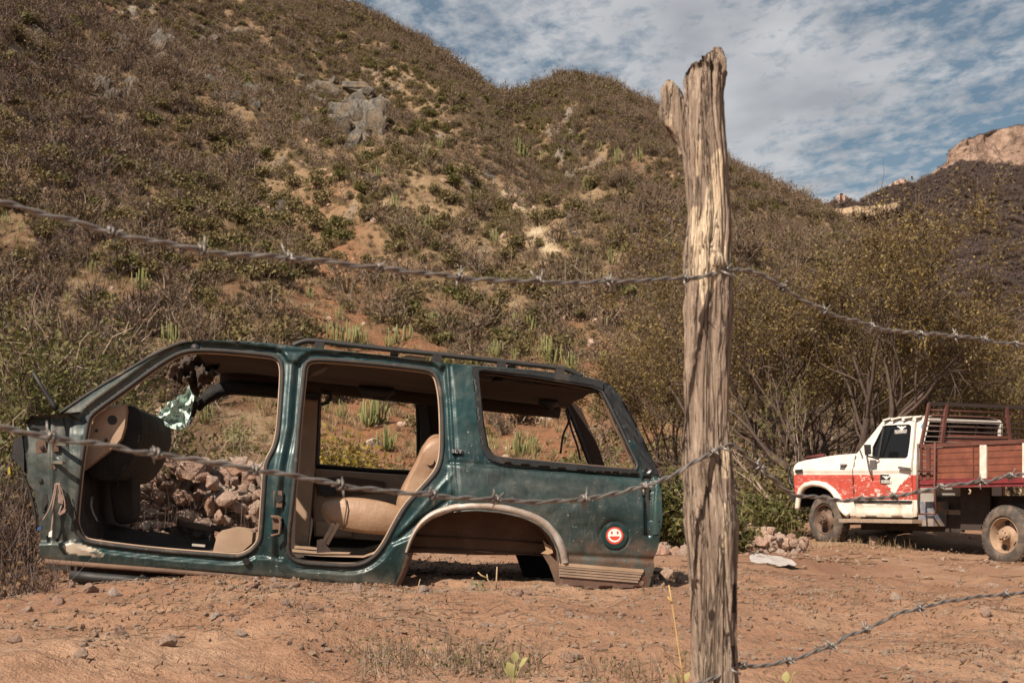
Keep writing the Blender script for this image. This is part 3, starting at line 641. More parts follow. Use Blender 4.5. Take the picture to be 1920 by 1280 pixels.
plant_kind('bare', 52000, 17, .30, 1.05, lambda P, r: r.uniform(0, 1, len(P)) < np.maximum(dens(P, -1.0, .1, 87, 26) * (.55 + .45 * (1 - sstep(150, 700, pxof(P)) * (1 - sstep(950, 1200, pxof(P))))), crest(P)), 'bare_shrub', 'leafless grey brown shrub on the hillside', 'leafless shrubs on the hillside', 'shrub', 290)
plant_kind('dusk', 40000, 23, .35, 1.15, lambda P, r: r.uniform(0, 1, len(P)) < np.maximum((1 - sstep(120, 520, pxof(P) + 60 * vnoise(P[:, 0] / 20, P[:, 1] / 20, None, 5))) * .75, .10 * dens(P, -.2, .5, 89, 15)), 'dusky_shrub', 'dark purplish leafless shrub on the left slope', 'dark leafless shrubs on the left slope', 'shrub', 290)  # darker purple-brown twigs, densest on the left slope
P = hill_points(45000, 19); P = P[RNG.uniform(0, 1, len(P)) > scar_at(P) * .7]; scatter('dry_grass', P, RNG.uniform(.22, .55, len(P)), RNG.uniform(0, 6, len(P)), RNG.integers(0, 3, len(P)), SHR['grass'], 'tufts of straw coloured dry grass all over the hillside', 'grass')
P = hill_points(16000, 29); r_ = np.random.default_rng(30); P = P[r_.uniform(0, 1, len(P)) < np.clip(.25 + .6 * red_at(P) + .6 * dry_at(P) + .6 * scar_at(P), 0, 1)]
scatter('hill_stones', P, .06 + .34 * r_.uniform(0, 1, len(P)) ** 3, r_.uniform(0, 6, len(P)), r_.integers(0, len(STONES), len(P)), STONES, 'loose stones strewn over the whole hillside', 'stones')
# scrub on the flat strip between the stones and the hill foot, and along the ridge feet at the sides
r_ = np.random.default_rng(91); n_ = 420; xs = r_.uniform(-26, 26, n_); ys = r_.uniform(24, 50, n_); ok = (np.abs(xs / ys) < .46) & ~((xs > 1.0) & (ys < 31)); xs, ys = xs[ok], ys[ok]
zs = np.maximum(gz(xs, ys), np.where(ys > FOOT - 6, hz(xs, ys), -9)); P = np.stack([xs, ys, zs - .05], 1)
scatter('valley_scrub', P, r_.uniform(.22, .5, len(P)), r_.uniform(0, 6, len(P)), r_.integers(0, 13, len(P)), SHR['green'] + SHR['olive'] + SHR['bare'], 'mixed low scrub filling the strip at the foot of the hill', 'scrub')

# organ pipe cacti
MAT_CACT = leafmat('cactus_skin', [(.13, .14, .05), (.21, .21, .08), (.30, .28, .13)], 0, .55, .6)
def cactus_mesh(name, seed, n):
    r = np.random.default_rng(seed); mb = MB()
    for i in range(n):
        a = r.uniform(0, 6.283); d = r.uniform(.05, .95) ** .8; h = r.uniform(.55, 1.0) * (1 - .25 * d); x, y = math.cos(a) * d * .34, math.sin(a) * d * .34; w = r.uniform(.013, .021)
        b0 = r.uniform(.10, .3); lean = r.uniform(.0, .08)
        pts = [(x * .3, y * .3, b0 * .4), (x * .85, y * .85, b0), (x, y, b0 + .14), (x * (1 + lean), y * (1 + lean), h * .7), (x * (1 + lean * 2), y * (1 + lean * 2), h * .96), (x * (1 + lean * 2), y * (1 + lean * 2), h)]
        mb.tube(pts, [w * .8, w * .95, w, w, w * .85, w * .3], 6)
    mb.tube([(0, 0, -.08), (0, 0, .12), (.01, 0, .26)], [.045, .04, .03], 7)
    me = mb.mesh(name, True); me.materials.append(MAT_CACT); return me
CACT = [cactus_mesh(f'cactus_{i}', 700 + i, k) for i, k in enumerate((12, 18, 24, 7, 30, 15))]
def cactus(px, py, hpx, label, i=None):
    p = hill_hit(px, py)
    if p is None: return
    o = bpy.data.objects.new('organ_pipe_cactus', CACT[random.randrange(6) if i is None else i]); COL.objects.link(o)
    h = hpx * p.y / F; o.location = p - Vector((0, 0, .1)); o.scale = (h * 1.0, h * 1.0, h); o.rotation_euler = (0, 0, random.uniform(0, 6.28))
    setp(o, label, 'cactus', 'organ pipe cacti on the hillside')
for a, b_, c_, i_, l_ in CAC: cactus(a, b_, c_, l_, i_)
for i in range(48): cactus(random.uniform(540, 1345), random.uniform(545, 690) if i % 3 else random.uniform(300, 545), random.uniform(22, 44), 'thin pale cactus among the scrub of the open slope', random.choice((0, 3, 5)))

# trees with real limbs ------------------------------------------------
MAT_BARK = M('grey_brown_bark', (.105, .072, .054), (.062, .042, .033), 9, .95, 0, .8, 30, .02)
MAT_PALEBARK = M('pale_bark', (.34, .26, .20), (.22, .155, .115), 9, .95, 0, .5, 30, .02)
def grow(mb, tips, p, d, L, rad, lev, maxlev, r, spread, up, kids=(2, 4), n=5):
    k = 4; pts = [p]; rr = [rad]; q = Vector(p); dd = Vector(d)
    for i in range(k):
        dd = (dd + Vector(r.normal(0, .13, 3)) + Vector((0, 0, up * .10))).normalized(); q = q + dd * (L / k); pts.append(q.copy()); rr.append(rad * (1 - .42 * (i + 1) / k))
    mb.tube(pts, rr, max(3, n - lev), cap=False)
    if lev >= maxlev - 1: tips += [(pts[j], dd.copy(), lev) for j in range(2, k + 1)]
    if lev == maxlev: return
    for c in range(int(r.integers(kids[0], kids[1] + 1))):
        j = k if c == 0 else int(r.integers(2, k + 1)); ax = Vector(r.normal(0, 1, 3)); s = dd.cross(ax); s = s.normalized() if s.length > 1e-3 else ax
        nd = (dd + s * spread * r.uniform(.5, 1.25)).normalized()
        grow(mb, tips, pts[j], nd, L * r.uniform(.62, .85), rr[j] * r.uniform(.6, .82), lev + 1, maxlev, r, spread, up, kids, n)
def tree(name, base, H, seed, stems, label, group, leaves, leaf, lm, bark, maxlev=5, spread=.75, up=.6, lean=None, sig=.16, cat='tree', kids=(2, 4), rad=None, flat=1.0, len0=.30, low=0.0):
    r = np.random.default_rng(seed); root = empty(name, base, 0, label=label, cat=cat, group=group); mb = MB(); tips = []
    for i in range(stems):
        a = 6.283 * i / stems + r.uniform(-.5, .5); o = .55 if stems > 1 else .08
        d = Vector((math.cos(a) * o, math.sin(a) * o, 1)) + Vector(lean or (0, 0, 0)); grow(mb, tips, Vector((math.cos(a) * .06, math.sin(a) * .06, -.15)), d.normalized(), H * len0, (rad or H * .016), 0, maxlev, r, spread, up, kids)
    mb.build('trunk', bark, root, True)
    if leaves:
        tips = [t for t in tips if t[0].z > low * H] or tips; T = np.array([tuple(t[0]) for t in tips]); D = np.array([tuple(t[1]) for t in tips]); w = r.integers(0, len(T), leaves)
        c = T[w] + D[w] * r.normal(0, sig, (leaves, 1)) + r.normal(0, sig * .75, (leaves, 3)); V, Fq = quads(c, leaf, r, 2.0); obj('crown', mesh('crown', V, Fq), lm, root)
        big_ = H > 4; tw = r.integers(0, len(T), leaves // (9 if big_ else 12)); e = T[tw] + D[tw] * (.4 if big_ else .2) + r.normal(0, sig * (1.4 if big_ else .8), (len(tw), 3)); V, Fq = strips(T[tw], (T[tw] + e) / 2 + r.normal(0, .03, (len(tw), 3)), e, .006, r); obj('twigs', mesh('twigs', V, Fq), MAT_DUSK if big_ else MAT_TWIG, root)['kind'] = 'stuff'
    return root
MAT_MESQ = leafmat('mesquite_leaf', [(.078, .052, .020), (.142, .098, .035), (.206, .148, .055), (.28, .205, .082)], .3, .6, .9)
MAT_FRESH = leafmat('fresh_leaf', [(.048, .054, .016), (.088, .090, .026), (.140, .130, .042), (.20, .172, .066)], .35, .55, 1.5)
MAT_YELLOW = leafmat('yellow_leaf', [(.14, .105, .020), (.24, .18, .035), (.34, .25, .05)], .3, .6, 1.5)
def gat(px, d): x = (px - CX) / F * d; return Vector((x, d, float(gz(x, d)) - .03))
TG = 'thorn trees behind the truck'
tree('thorn_tree', gat(1612, 29), 7.5, 41, 5, 'big thorn tree with many dark limbs right behind the truck bonnet', TG, 34000, .040, MAT_MESQ, MAT_BARK, 5, .75, .55, None, .10, low=.38)
tree('thorn_tree', gat(1420, 33), 7.6, 43, 4, 'olive brown thorn tree just right of the post', TG, 30000, .042, MAT_MESQ, MAT_BARK, 5, .75, .6, None, .11, low=.36)
tree('thorn_tree', gat(1800, 34), 5.5, 47, 5, 'olive brown thorn tree above the truck bed', TG, 32000, .042, MAT_MESQ, MAT_BARK, 5, .75, .6, None, .11, low=.36)
tree('thorn_tree', gat(1960, 30), 3.9, 53, 4, 'thorn tree at the right edge beyond the truck bed', TG, 22000, .042, MAT_MESQ, MAT_BARK, 5, .75, .5, None, .22)
tree('thorn_tree', gat(1280, 37), 6.4, 59, 4, 'thorn tree partly hidden behind the post, left of the others', TG, 20000, .042, MAT_MESQ, MAT_BARK, 5, .75, .6, None, .11, low=.36)
tree('thorn_tree', gat(1540, 40), 7.9, 61, 5, 'farthest thorn tree showing between the two nearest crowns', TG, 28000, .046, MAT_MESQ, MAT_BARK, 5, .75, .6, None, .12, low=.4)
tree('bare_tree', gat(1500, 25.5), 3.9, 67, 3, 'pale leafless tree leaning left between post and truck', 'bare trees by the truck', 500, .05, MAT_FRESH, MAT_PALEBARK, 3, .45, .5, (-.85, 0, 0), .1, rad=.04, kids=(2, 3))
tree('leafy_bush', gat(1425, 24), 1.15, 71, 5, 'bright green low bush between the post and the truck bonnet', 'low bushes by the stones', 2600, .06, MAT_FRESH, MAT_BARK, 3, .8, .4, None, .14, 'bush')
tree('leafy_bush', gat(1258, 15.5), 1.15, 73, 6, 'yellow green leafy bush right behind the wreck tail', 'low bushes by the stones', 3600, .045, MAT_FRESH, MAT_BARK, 3, .8, .5, None, .12, 'bush')
tree('leafy_bush', gat(1330, 17), 1.0, 74, 5, 'leafy bush hidden partly by the post, behind the stones', 'low bushes by the stones', 2600, .045, MAT_FRESH, MAT_BARK, 3, .8, .5, None, .12, 'bush')
tree('leafy_bush', gat(1470, 27), 1.5, 75, 5, 'olive bush beside the truck front bumper', 'low bushes by the stones', 3000, .06, MAT_OLIVE, MAT_BARK, 3, .8, .5, None, .16, 'bush')
SG = 'leafy bushes behind the wreck nose'
tree('leafy_bush', gat(45, 12.4), 2.3, 77, 6, 'tall green leafy bush at the left edge behind the wreck', SG, 5500, .028, MAT_FRESH, MAT_BARK, 4, .6, .5, None, .12, 'bush')
tree('leafy_bush', gat(170, 13.0), 1.75, 79, 5, 'green leafy bush behind the windscreen pillar', SG, 3400, .028, MAT_FRESH, MAT_BARK, 4, .6, .5, None, .12, 'bush')
tree('leafy_bush', gat(-60, 11.3), 1.3, 83, 7, 'green leafy bush cut by the left picture edge', SG, 4600, .028, MAT_FRESH, MAT_BARK, 4, .6, .5, None, .12, 'bush')
tree('dry_bush', gat(268, 15), 2.1, 85, 5, 'half bare bush with brown leaves above the windscreen pillar', SG, 700, .035, MAT_DRYL, MAT_TWIG, 4, .6, .6, None, .12, 'bush')
tree('dry_bush', gat(130, 14), 1.9, 86, 6, 'half bare bush with pale twigs behind the broken wiper arm', SG, 800, .03, MAT_FRESH, MAT_TWIG, 4, .6, .6, None, .14, 'bush')
tree('bare_tree', gat(412, 22), 2.3, 87, 1, 'small leafless tree on a thin pale stem, through the front doorway', 'bare trees behind the wreck', 0, .05, MAT_FRESH, MAT_TWIG, 4, .6, .4, None, .1, rad=.025)
tree('bare_tree', gat(452, 20), 1.6, 88, 4, 'leafless spreading bush low in the front doorway', 'bare trees behind the wreck', 300, .04, MAT_FRESH, MAT_PALEBARK, 3, .7, .4, None, .1, rad=.02)
tree('yellow_bush', gat(618, 22), 1.45, 89, 6, 'yellow leafed bush in the left corner of the far rear door window', 'bushes behind the wreck', 2600, .05, MAT_YELLOW, MAT_TWIG, 3, .7, .5, None, .16, 'bush')
tree('dry_bush', gat(700, 24), 1.3, 90, 6, 'tangled dry bush along the bottom of the far rear door window', 'bushes behind the wreck', 1500, .045, MAT_OLIVE, MAT_TWIG, 3, .8, .3, None, .18, 'bush')
tree('dry_bush', gat(1105, 20), 1.5, 92, 6, 'twiggy bush seen through the rear opening of the wreck', 'bushes behind the wreck', 1200, .045, MAT_FRESH, MAT_PALEBARK, 3, .7, .5, None, .16, 'bush')
tree('dry_bush', gat(880, 23), .9, 93, 6, 'low dry bush behind the rear side panel', 'bushes behind the wreck', 900, .045, MAT_OLIVE, MAT_TWIG, 3, .7, .5, None, .16, 'bush')
# pale leafless trees on the slope
for i, (a, b_, h_, l_) in enumerate([(1270, 300, 70, 'pale leafless tree high on the right hill beside the post'), (725, 285, 60, 'pale leafless tree on the upper slope right of the largest crag'), (1095, 520, 90, 'grey leafless tree on the slope under the upper wire, left of the post'), (215, 395, 70, 'grey leafless tree on the shaded left slope above the wire'), (880, 640, 60, 'leafless tree on the lower slope above the rear of the roof rack'), (590, 640, 60, 'leafless tree above the front of the roof rack'),
        (170, 560, 70, 'bleached leafless tree on the shaded left slope'), (1330, 470, 70, 'leafless tree on the slope hidden partly behind the post'), (1000, 470, 50, 'small leafless tree at the foot of the landslide scar'), (955, 385, 46, 'small pale snag at the top of the landslide scar')]):
    p = hill_hit(a, b_)
    if p: tree('bare_tree', p, h_ * p.y / F, 400 + i, 2, l_, 'leafless trees on the hillside', 0, .1, MAT_FRESH, MAT_PALEBARK if i % 2 else MAT_TWIG, 4, .6, .5, kids=(2, 3), rad=.07)

# leafless wood on the far mountain
m_ = (MOUNT_T > .02) & (MOUNT_T < .995) & (MOUNT_P[..., 0] / MOUNT_P[..., 1] > .17) & (MOUNT_P[..., 0] / MOUNT_P[..., 1] < .42); Pm = MOUNT_P[m_]; r_ = np.random.default_rng(97)
Pm = np.vstack([Pm + r_.normal(0, 1.6, Pm.shape) * np.array([1, 1, .2]) for _ in range(1)]); Pm = Pm[r_.uniform(0, 1, len(Pm)) < .62]; mt = MOUNT_P[(MOUNT_T > 2.0) & (MOUNT_T < 2.2) & (MOUNT_P[..., 0] / MOUNT_P[..., 1] > .3) & (MOUNT_P[..., 0] / MOUNT_P[..., 1] < .42)]; Pm = np.vstack([Pm, mt])
MAT_FARW = leafmat('far_wood_twig', [(.058, .039, .034), (.105, .073, .061), (.160, .114, .094)], 0); FARB = [m__.copy() for m__ in SHR['bare'] + SHR['olive']]
for m__ in FARB:
    for i__ in range(len(m__.materials)): m__.materials[i__] = MAT_FARW
scatter('mountain_wood', Pm, r_.uniform(1.8, 3.8, len(Pm)), r_.uniform(0, 6, len(Pm)), r_.integers(0, 9, len(Pm)), FARB, 'dull brown leafless wood covering the far mountain', 'wood')

# ------------------------------------------------------------------ the stripped green estate wagon
WID = 1.86
_d0 = 8.5
SUV = Frame(((735 - CX) / F * _d0, _d0, CZ - (1100 - HY) / F * _d0), math.radians(6.0), math.radians(5.0))
def vside(u, w):                          # side surface: fullest below the belt, leaning in above it
    w = np.asarray(w, float); low = .055 * np.clip((.42 - w) / .42, 0, 1.3) ** 2; up = .035 * sstep(.55, .80, w) + .26 * np.clip(w - .74, 0, 1)
    return low + up
suv = empty('estate_wagon_wreck', label='stripped dark green estate wagon shell without doors or wheels, sunk in the dirt', cat='car')
suv.matrix_world = SUV.mat()
def mat_paint():
    m, nt, b, _ = nodes('green_car_paint'); t = NT(nt)
    base = t.ramp(t.noise(2.2, 4), [(.35, (.0028, .021, .0235)), (.65, (.0055, .036, .038))])
    dust = t.math('ADD', t.attr('dust'), t.math('MULTIPLY', t.ramp(t.noise(5.5, 6, .72, .6), [(.46, 0), (.78, 1)]), .24))
    dust = t.math('MULTIPLY', dust, t.ramp(t.noise(14, 5, .7, .8), [(.30, .25), (.70, 1)]), True); dust = t.math('MINIMUM', dust, .62)
    chips = t.math('MULTIPLY', t.ramp(t.noise(46, 3, .6, .6, t.coord((1, 1, 1.5))), [(.685, 0), (.72, 1)]), t.ramp(t.noise(3.1, 3), [(.46, 0), (.56, 1)]))
    sc = t.noise(9, 6, .8, 2.5, t.coord((1, 1, 5)))
    chips = t.math('MAXIMUM', chips, t.math('MULTIPLY', t.ramp(sc, [(.70, 0), (.73, .8)]), t.ramp(t.noise(2.3, 2), [(.50, 0), (.62, 1)])))
    c = t.mix(dust, base, (.235, .190, .145)); c = t.mix(t.math('MULTIPLY', t.ramp(t.noise(7, 6, .78, 1.2, t.coord((3.2, 1, .8))), [(.54, 0), (.72, .6)]), t.ramp(t.noise(1.6, 2), [(.40, .15), (.60, 1)])), c, (.155, .160, .145)); c = t.mix(chips, c, (.52, .55, .53))
    rust = t.math('MULTIPLY', t.attr('rust'), t.ramp(t.noise(10, 8, .75), [(.42, 0), (.58, 1)])); c = t.mix(rust, c, (.115, .060, .036))
    c = t.mix(t.math('MULTIPLY', t.attr('primer'), t.ramp(t.noise(12, 5, .7), [(.40, .2), (.48, 1)])), c, (.52, .43, .33))
    t.l(c, b.inputs['Base Color'])
    rg = t.math('ADD', t.math('MULTIPLY', t.math('MAXIMUM', dust, rust), .55), t.ramp(t.noise(7, 6, .7), [(.3, .28), (.7, .52)])); t.l(rg, b.inputs['Roughness'])
    b.inputs['Metallic'].default_value = .25; b.inputs['Coat Weight'].default_value = .15; b.inputs['Coat Roughness'].default_value = .22
    t.bump(b, t.math('ADD', t.noise(4, 3), t.math('MULTIPLY', t.noise(60, 5, .7), .08)), .25, .03); return m
PAINT = mat_paint()
RUB = M('black_rubber', (.020, .018, .017), (.036, .030, .026), 12, .75, 0, .2, 60, .003, dust=(.13, .09, .065), dustamt=.1)
BLKP = M('black_plastic', (.011, .0105, .0105), (.022, .019, .018), 10, .6, 0, .3, 50, .004, dust=(.055, .040, .031), dustamt=.2)
TAN = M('tan_plastic', (.36, .245, .165), (.28, .185, .122), 5, .62, 0, .2, 90, .002, dust=(.46, .33, .23), dustamt=.3)
TAND = M('dusty_tan_trim', (.120, .076, .052), (.080, .050, .035), 5, .85, 0, .2, 50, .003)
HEADL = M('headliner_cloth', (.055, .036, .027), (.036, .024, .019), 3, .95, 0, .3, 30, .006)
LEATH = M('tan_leather', (.335, .205, .128), (.27, .160, .098), 4, .48, 0, .5, 22, .008, dust=(.40, .28, .19), dustamt=.55)
CARP = M('filthy_carpet', (.030, .024, .021), (.060, .042, .032), 8, .95, 0, .6, 60, .01)
DUSTM = M('mud_caked_metal', (.155, .093, .062), (.098, .058, .040), 6, .92, 0, .5, 30, .008)
BARE = M('scraped_metal', (.52, .47, .43), (.28, .21, .17), 14, .5, .35, .3, 40, .004, dust=(.33, .24, .175), dustamt=.75)
CABLE = M('faded_wire', (.30, .20, .16), (.16, .10, .08), 20, .7)

OUTL = [(124,771),(170,736),(230,700),(290,665),(330,647),(350,641),(375,638),(420,638),(500,643),(560,650),(640,658),(735,668),(825,680),(890,685),(1000,694),(1090,705),(1128,713),(1146,722),(1160,738),(1182,775),(1205,820),(1224,862),(1236,892),(1241,930),(1242,965),(1238,1000),(1233,1030),(1226,1046),(1227,1064),(1216,1103),(1204,1100),
        (1049,1102),(1050,1058),(1044,1030),(1030,1004),(1010,984),(980,970),(940,961),(895,957),(855,959),(820,968),(794,984),(776,1008),(765,1036),(752,1072),(738,1103),
        (640,1096),(500,1083),(350,1069),(200,1055),(110,1049),(75,1046),(71,995),(69,965),(60,922),(47,897),(42,824),(48,790),(56,782),(112,778)]
FDOOR = [(140,966),(142,990),(154,1010),(179,1018),(284,1031),(406,1041),(443,1043),(467,1035),(486,1014),(490,982),(494,925),(499,870),(514,838),(522,803),(528,722),(528,686),(518,669),(488,663),(406,656),(358,656),(325,666),(284,692),(228,733),(180,768),(164,786),(156,828),(148,884)]
RDOOR = [(567,722),(571,687),(578,677),(598,673),(683,679),(785,690),(813,698),(823,718),(829,762),(830,840),(821,880),(793,915),(764,946),(744,978),(720,1022),(699,1046),(667,1060),(602,1058),(561,1054),(543,1041),(540,1014),(545,965),(553,884),(559,803)]
QWIN = [(891,695),(905,694),(1000,706),(1110,724),(1128,732),(1140,754),(1163,802),(1196,872),(1192,884),(1100,876),(940,861),(921,855),(911,838),(903,796),(895,725)]
fd = spline(FDOOR, True, 3); rd = spline(RDOOR, True, 3); qw = np.array(QWIN, float)
def soft(Q, poly, w=5): return inside(Q, poly) * sstep(0, w, dist(Q, np.array(poly, float)))
def relief(Q):
    x, y = Q[:, 0], Q[:, 1]; d1 = dist(Q, fd); d2 = dist(Q, rd); dm = np.minimum(d1, d2)
    jam = 1 - sstep(11, 15, dm)
    bp = soft(Q, [(526,672),(574,680),(560,900),(545,1000),(548,1052),(470,1046),(488,1000),(494,925),(500,868),(516,838),(524,800)]) * sstep(0, 6, dist(Q, [(470,1048),(548,1056)], False))
    hp = soft(Q, [(40,775),(130,775),(160,790),(146,966),(150,1015),(120,1020),(40,1020)])
    cp = soft(Q, [(826,684),(838,684),(846,800),(858,955),(800,985),(770,1010),(720,1030),(760,950),(828,860)])
    rec = np.maximum.reduce([jam, bp * 1., hp * 1., cp * 1.])
    z = .030 * rec + .022 * hp * (x < 92)
    bc = np.interp(y, [665, 800, 870, 1000], [551, 541, 527, 512])          # ribs on the centre pillar
    z = z - .016 * np.exp(-((x - bc + 3) / 5.5) ** 2) * bp + .014 * np.exp(-((x - bc - 10) / 4) ** 2) * bp
    z = z - .012 * hp * np.exp(-((x - 96) / 4.0) ** 2) + .010 * hp * np.exp(-((x - 128) / 7.0) ** 2)
    yb = 866 + (x - 838) * .0755; q = x > 842
    z = z + q * (.010 * np.exp(-((y - yb) / 3.0) ** 2) - .010 * sstep(0, 6, y - yb) * (1 - sstep(40, 160, y - yb)))
    z = z + .012 * np.exp(-((x - (844 + (y - 690) * .062)) / 2.6) ** 2) * (y > 684) * (y < 962)
    z = z + .012 * np.exp(-((y - (1052 + (x - 110) * .078)) / 2.5) ** 2) * (x < 735) + .010 * sstep(0, 4, y - (1056 + (x - 110) * .078)) * (x < 735)
    yr = 652 + (x - 420) * .0575; z = z + .010 * np.exp(-((y - yr) / 2.2) ** 2) * (x > 380) * (x < 830)
    rr = np.hypot(x - 1152, (y - 1003) * 1.02); z = z + .012 * np.exp(-((rr - 27) / 2.2) ** 2)
    z = z + .030 * (inside(Q, [(1206,893),(1224,895),(1220,1006),(1208,1004)]))
    z = z + .012 * np.exp(-((y - (1040 + (x - 1050) * .05)) / 4) ** 2) * (x > 1052)
    z = z - .010 * (1 - sstep(0, 10, dist(Q, [(1050,1058),(1044,1030),(1030,1004),(1010,984),(980,970),(940,961),(895,957),(855,959)], False)))
    z = z + .0035 * fbm(x / 42, y / 42, None, 3, 5) + .004 * (x > 850) * (1.6 * fbm(x / 70, y / 50, None, 2, 9) + 1.2 * np.exp(-((x - 930 - .3 * (y - 900)) / 14) ** 2 - ((y - 905) / 16) ** 2) + 1.6 * np.exp(-((x - 1080) / 22) ** 2 - ((y - 940) / 12) ** 2))
    z = z + .012 * np.exp(-(((x - 800) * .6 + (y - 968) * .8) / 5) ** 2) * cp * (y > 900) - .010 * np.exp(-(((x - 812) * .75 + (y - 930) * .66) / 4) ** 2) * cp * (y > 880)
    return z
V2, T = cdt(np.array(OUTL), [fd, rd, qw], 3.6)
L = SUV.loc(V2, vside); L[:, 1] += relief(V2)
me = mesh('body_side', L, T[:, ::-1].copy(), True)
x, y = V2[:, 0], V2[:, 1]
dust = .45 * np.exp(-((y - (1075 + (x - 110) * .03)) / 22.) ** 2) * (x < 740) + .50 * (1 - sstep(4, 14, dist(V2, [(150,770),(230,716),(330,655)], False))) + .30 * (x < 150) + .45 * sstep(1005, 1075, y) * (x > 1050)
dust += .10 * np.exp(-((y - (900 + (x - 850) * .07)) / 30) ** 2) * (x > 850) + .16 * np.exp(-((x - 1010) / 70) ** 2 - ((y - 985) / 40) ** 2) * 2 + .22 * (1 - sstep(0, 14, dist(V2, OUTL[31:45], False)))
dust += .05 * ((x > 840) & (y > 870))
fattr(me, 'dust', dust); fattr(me, 'rust', 1.0 * sstep(1030, 1060, y) * (x > 1200) + .85 * sstep(985, 1045, y) * (x > 1060) + .7 * (y > 1040) * (x < 110))
fattr(me, 'primer', 1.0 * inside(V2, [(118,1024),(128,1016),(150,1020),(170,1026),(192,1036),(196,1044),(150,1040),(122,1034)]))
body = obj('body_side', me, PAINT, suv)

def loop3(pts, v, dv=0):
    P = SUV.loc(pts, v); P = P.copy(); P[:, 1] += dv; return P
def sweep(name, pts, r, m, dv=0, closed=True, v=vside, n=7, parent=None):
    return MB().tube([tuple(p) for p in loop3(pts, v, dv)], r, n, closed).build(name, m, parent or suv, True)
def band(name, pts, d0, d1, m, closed=True, v=vside, rows=2, parent=None):     # a strip running round a loop, from depth d0 to d1
    P = [loop3(pts, v, d0 + (d1 - d0) * i / (rows - 1)) for i in range(rows)]
    if closed: P = [np.vstack([p, p[:1]]) for p in P]
    return MB().grid(np.stack(P)).build(name, m, parent or suv, True)
def shrink(pts, k):                                                            # move a loop inwards by k pixels
    P = np.asarray(pts, float); a = np.roll(P, 1, 0); b = np.roll(P, -1, 0); t = b - a; t /= np.linalg.norm(t, axis=1)[:, None] + 1e-9; n = np.stack([-t[:, 1], t[:, 0]], 1)
    s = 1 if inside((P + n * 2)[:1], P)[0] else -1
    return P + n * k * s
for nm, lp in (('front_door_opening', fd), ('rear_door_opening', rd)):
    lp = resample(lp, 9)
    sweep('door_seal', lp, .0145, RUB, .034)
    sweep('pinch_trim', shrink(lp, 4.8), .0062, TAN, .052)
    band('door_jamb', shrink(lp, 1.5), .03, .125, TAND)
lq = resample(qw, 9)
sweep('window_seal', lq, .013, BLKP, .0); band('window_return', lq, .004, .075, BLKP); sweep('pinch_trim', shrink(lq, 5), .006, TAND, .05)
# black trim plates: rear pillar, window surround top
def plate(name, poly, m, dv=-.006, thick=.02, v=vside, step=5, holes=(), smooth=True, parent=None, rel=None):
    Vq, Tq = cdt(np.array(poly, float), [np.array(h, float) for h in holes], step); A = SUV.loc(Vq, v); A[:, 1] += dv
    if rel is not None: A[:, 1] += rel(Vq)
    B = A.copy(); B[:, 1] += thick; n = len(A); fs = [tuple(t[::-1]) for t in Tq] + [tuple(i + n for i in t) for t in Tq]
    b = 0
    for lp in [poly] + list(holes):
        k = len(resample(np.array(lp, float), step)); fs += [(b + i, b + (i + 1) % k, n + b + (i + 1) % k, n + b + i) for i in range(k)]; b += k
    me = mesh(name, np.vstack([A, B]), fs)
    if smooth: autosmooth(me, 40)
    return obj(name, me, m, parent or suv)
GBLK = M('weathered_black_gloss', (.007, .007, .007), (.014, .013, .012), 10, .38, 0, .35, 30, .006, dust=(.07, .055, .045), dustamt=.05)
plate('pillar_trim', [(1133,716),(1146,722),(1160,738),(1182,775),(1205,820),(1224,862),(1235,890),(1204,886),(1198,866),(1166,798),(1143,750),(1131,730)], GBLK, -.008, .02, rel=lambda Q: .004 * np.sin((Q[:, 0] - (Q[:, 1] - 700) * .42) * .8))
plate('window_moulding', [(884,687),(1000,695),(1090,706),(1130,716),(1130,731),(1110,722),(1000,704),(905,693),(897,696),(905,796),(913,838),(922,853),(940,858),(1100,873),(1192,881),(1200,890),(1100,884),(936,868),(914,860),(903,842),(895,796)], GBLK, -.020, .026, step=4)
plate('lamp_recess', [(1208,894),(1224,897),(1219,1005),(1208,1003)], M('shadow_black_plastic', (.010, .010, .010), (.02, .018, .016), 10, .7), .018, .01, step=8)
plate('lamp_bracket', [(1226,900),(1238,900),(1240,930),(1240,965),(1236,1000),(1222,1002)], M('dark_green_plastic', (.02, .06, .055), (.03, .045, .04), 9, .45, dust=(.2, .15, .1), dustamt=.3), -.012, .03, step=5, rel=lambda Q: -.008 * np.exp(-((Q[:, 0] - 1230) / 3.) ** 2))
# wheel arch lip of scraped bright metal
AR = spline([(1052,1056),(1046,1030),(1032,1003),(1011,983),(980,969),(940,960),(895,956),(855,958),(820,967),(795,982),(776,1006),(764,1036)], False, 4)
nrm = np.stack([-np.gradient(AR[:, 1]), np.gradient(AR[:, 0])], 1); nrm /= np.linalg.norm(nrm, axis=1)[:, None]
wd = np.interp(np.linspace(0, 1, len(AR)), [0, .2, .5, .75, .9, 1], [15, 16, 16, 12, 7, 5])[:, None]
sgn = 1 if (AR + nrm)[len(AR)//2, 1] < AR[len(AR)//2, 1] else -1
rowsA = [loop3(AR - nrm * sgn * 2, vside, .035), loop3(AR, vside, -.002), loop3(AR + nrm * sgn * wd * .35, vside, -.022), loop3(AR + nrm * sgn * wd * .75, vside, -.018), loop3(AR + nrm * sgn * wd, vside, .004)]
for i, rw in enumerate(rowsA): rw[:, 1] += .004 * fbm(AR[:, 0] / 22, AR[:, 1] / 22 + i * .2, None, 2, 77)
MB().grid(np.stack(rowsA)).build('wheel_arch_lip', BARE, suv, True)
ARC2 = spline([(764,1036),(752,1072),(738,1103)], False, 4)
MB().grid(np.stack([loop3(ARC2 + np.array([-1, 0]), vside, -.008), loop3(ARC2 + np.array([10, 0]), vside, -.004), loop3(ARC2 + np.array([12, 0]), vside, .05)])).build('arch_flange', DUSTM, suv, True)
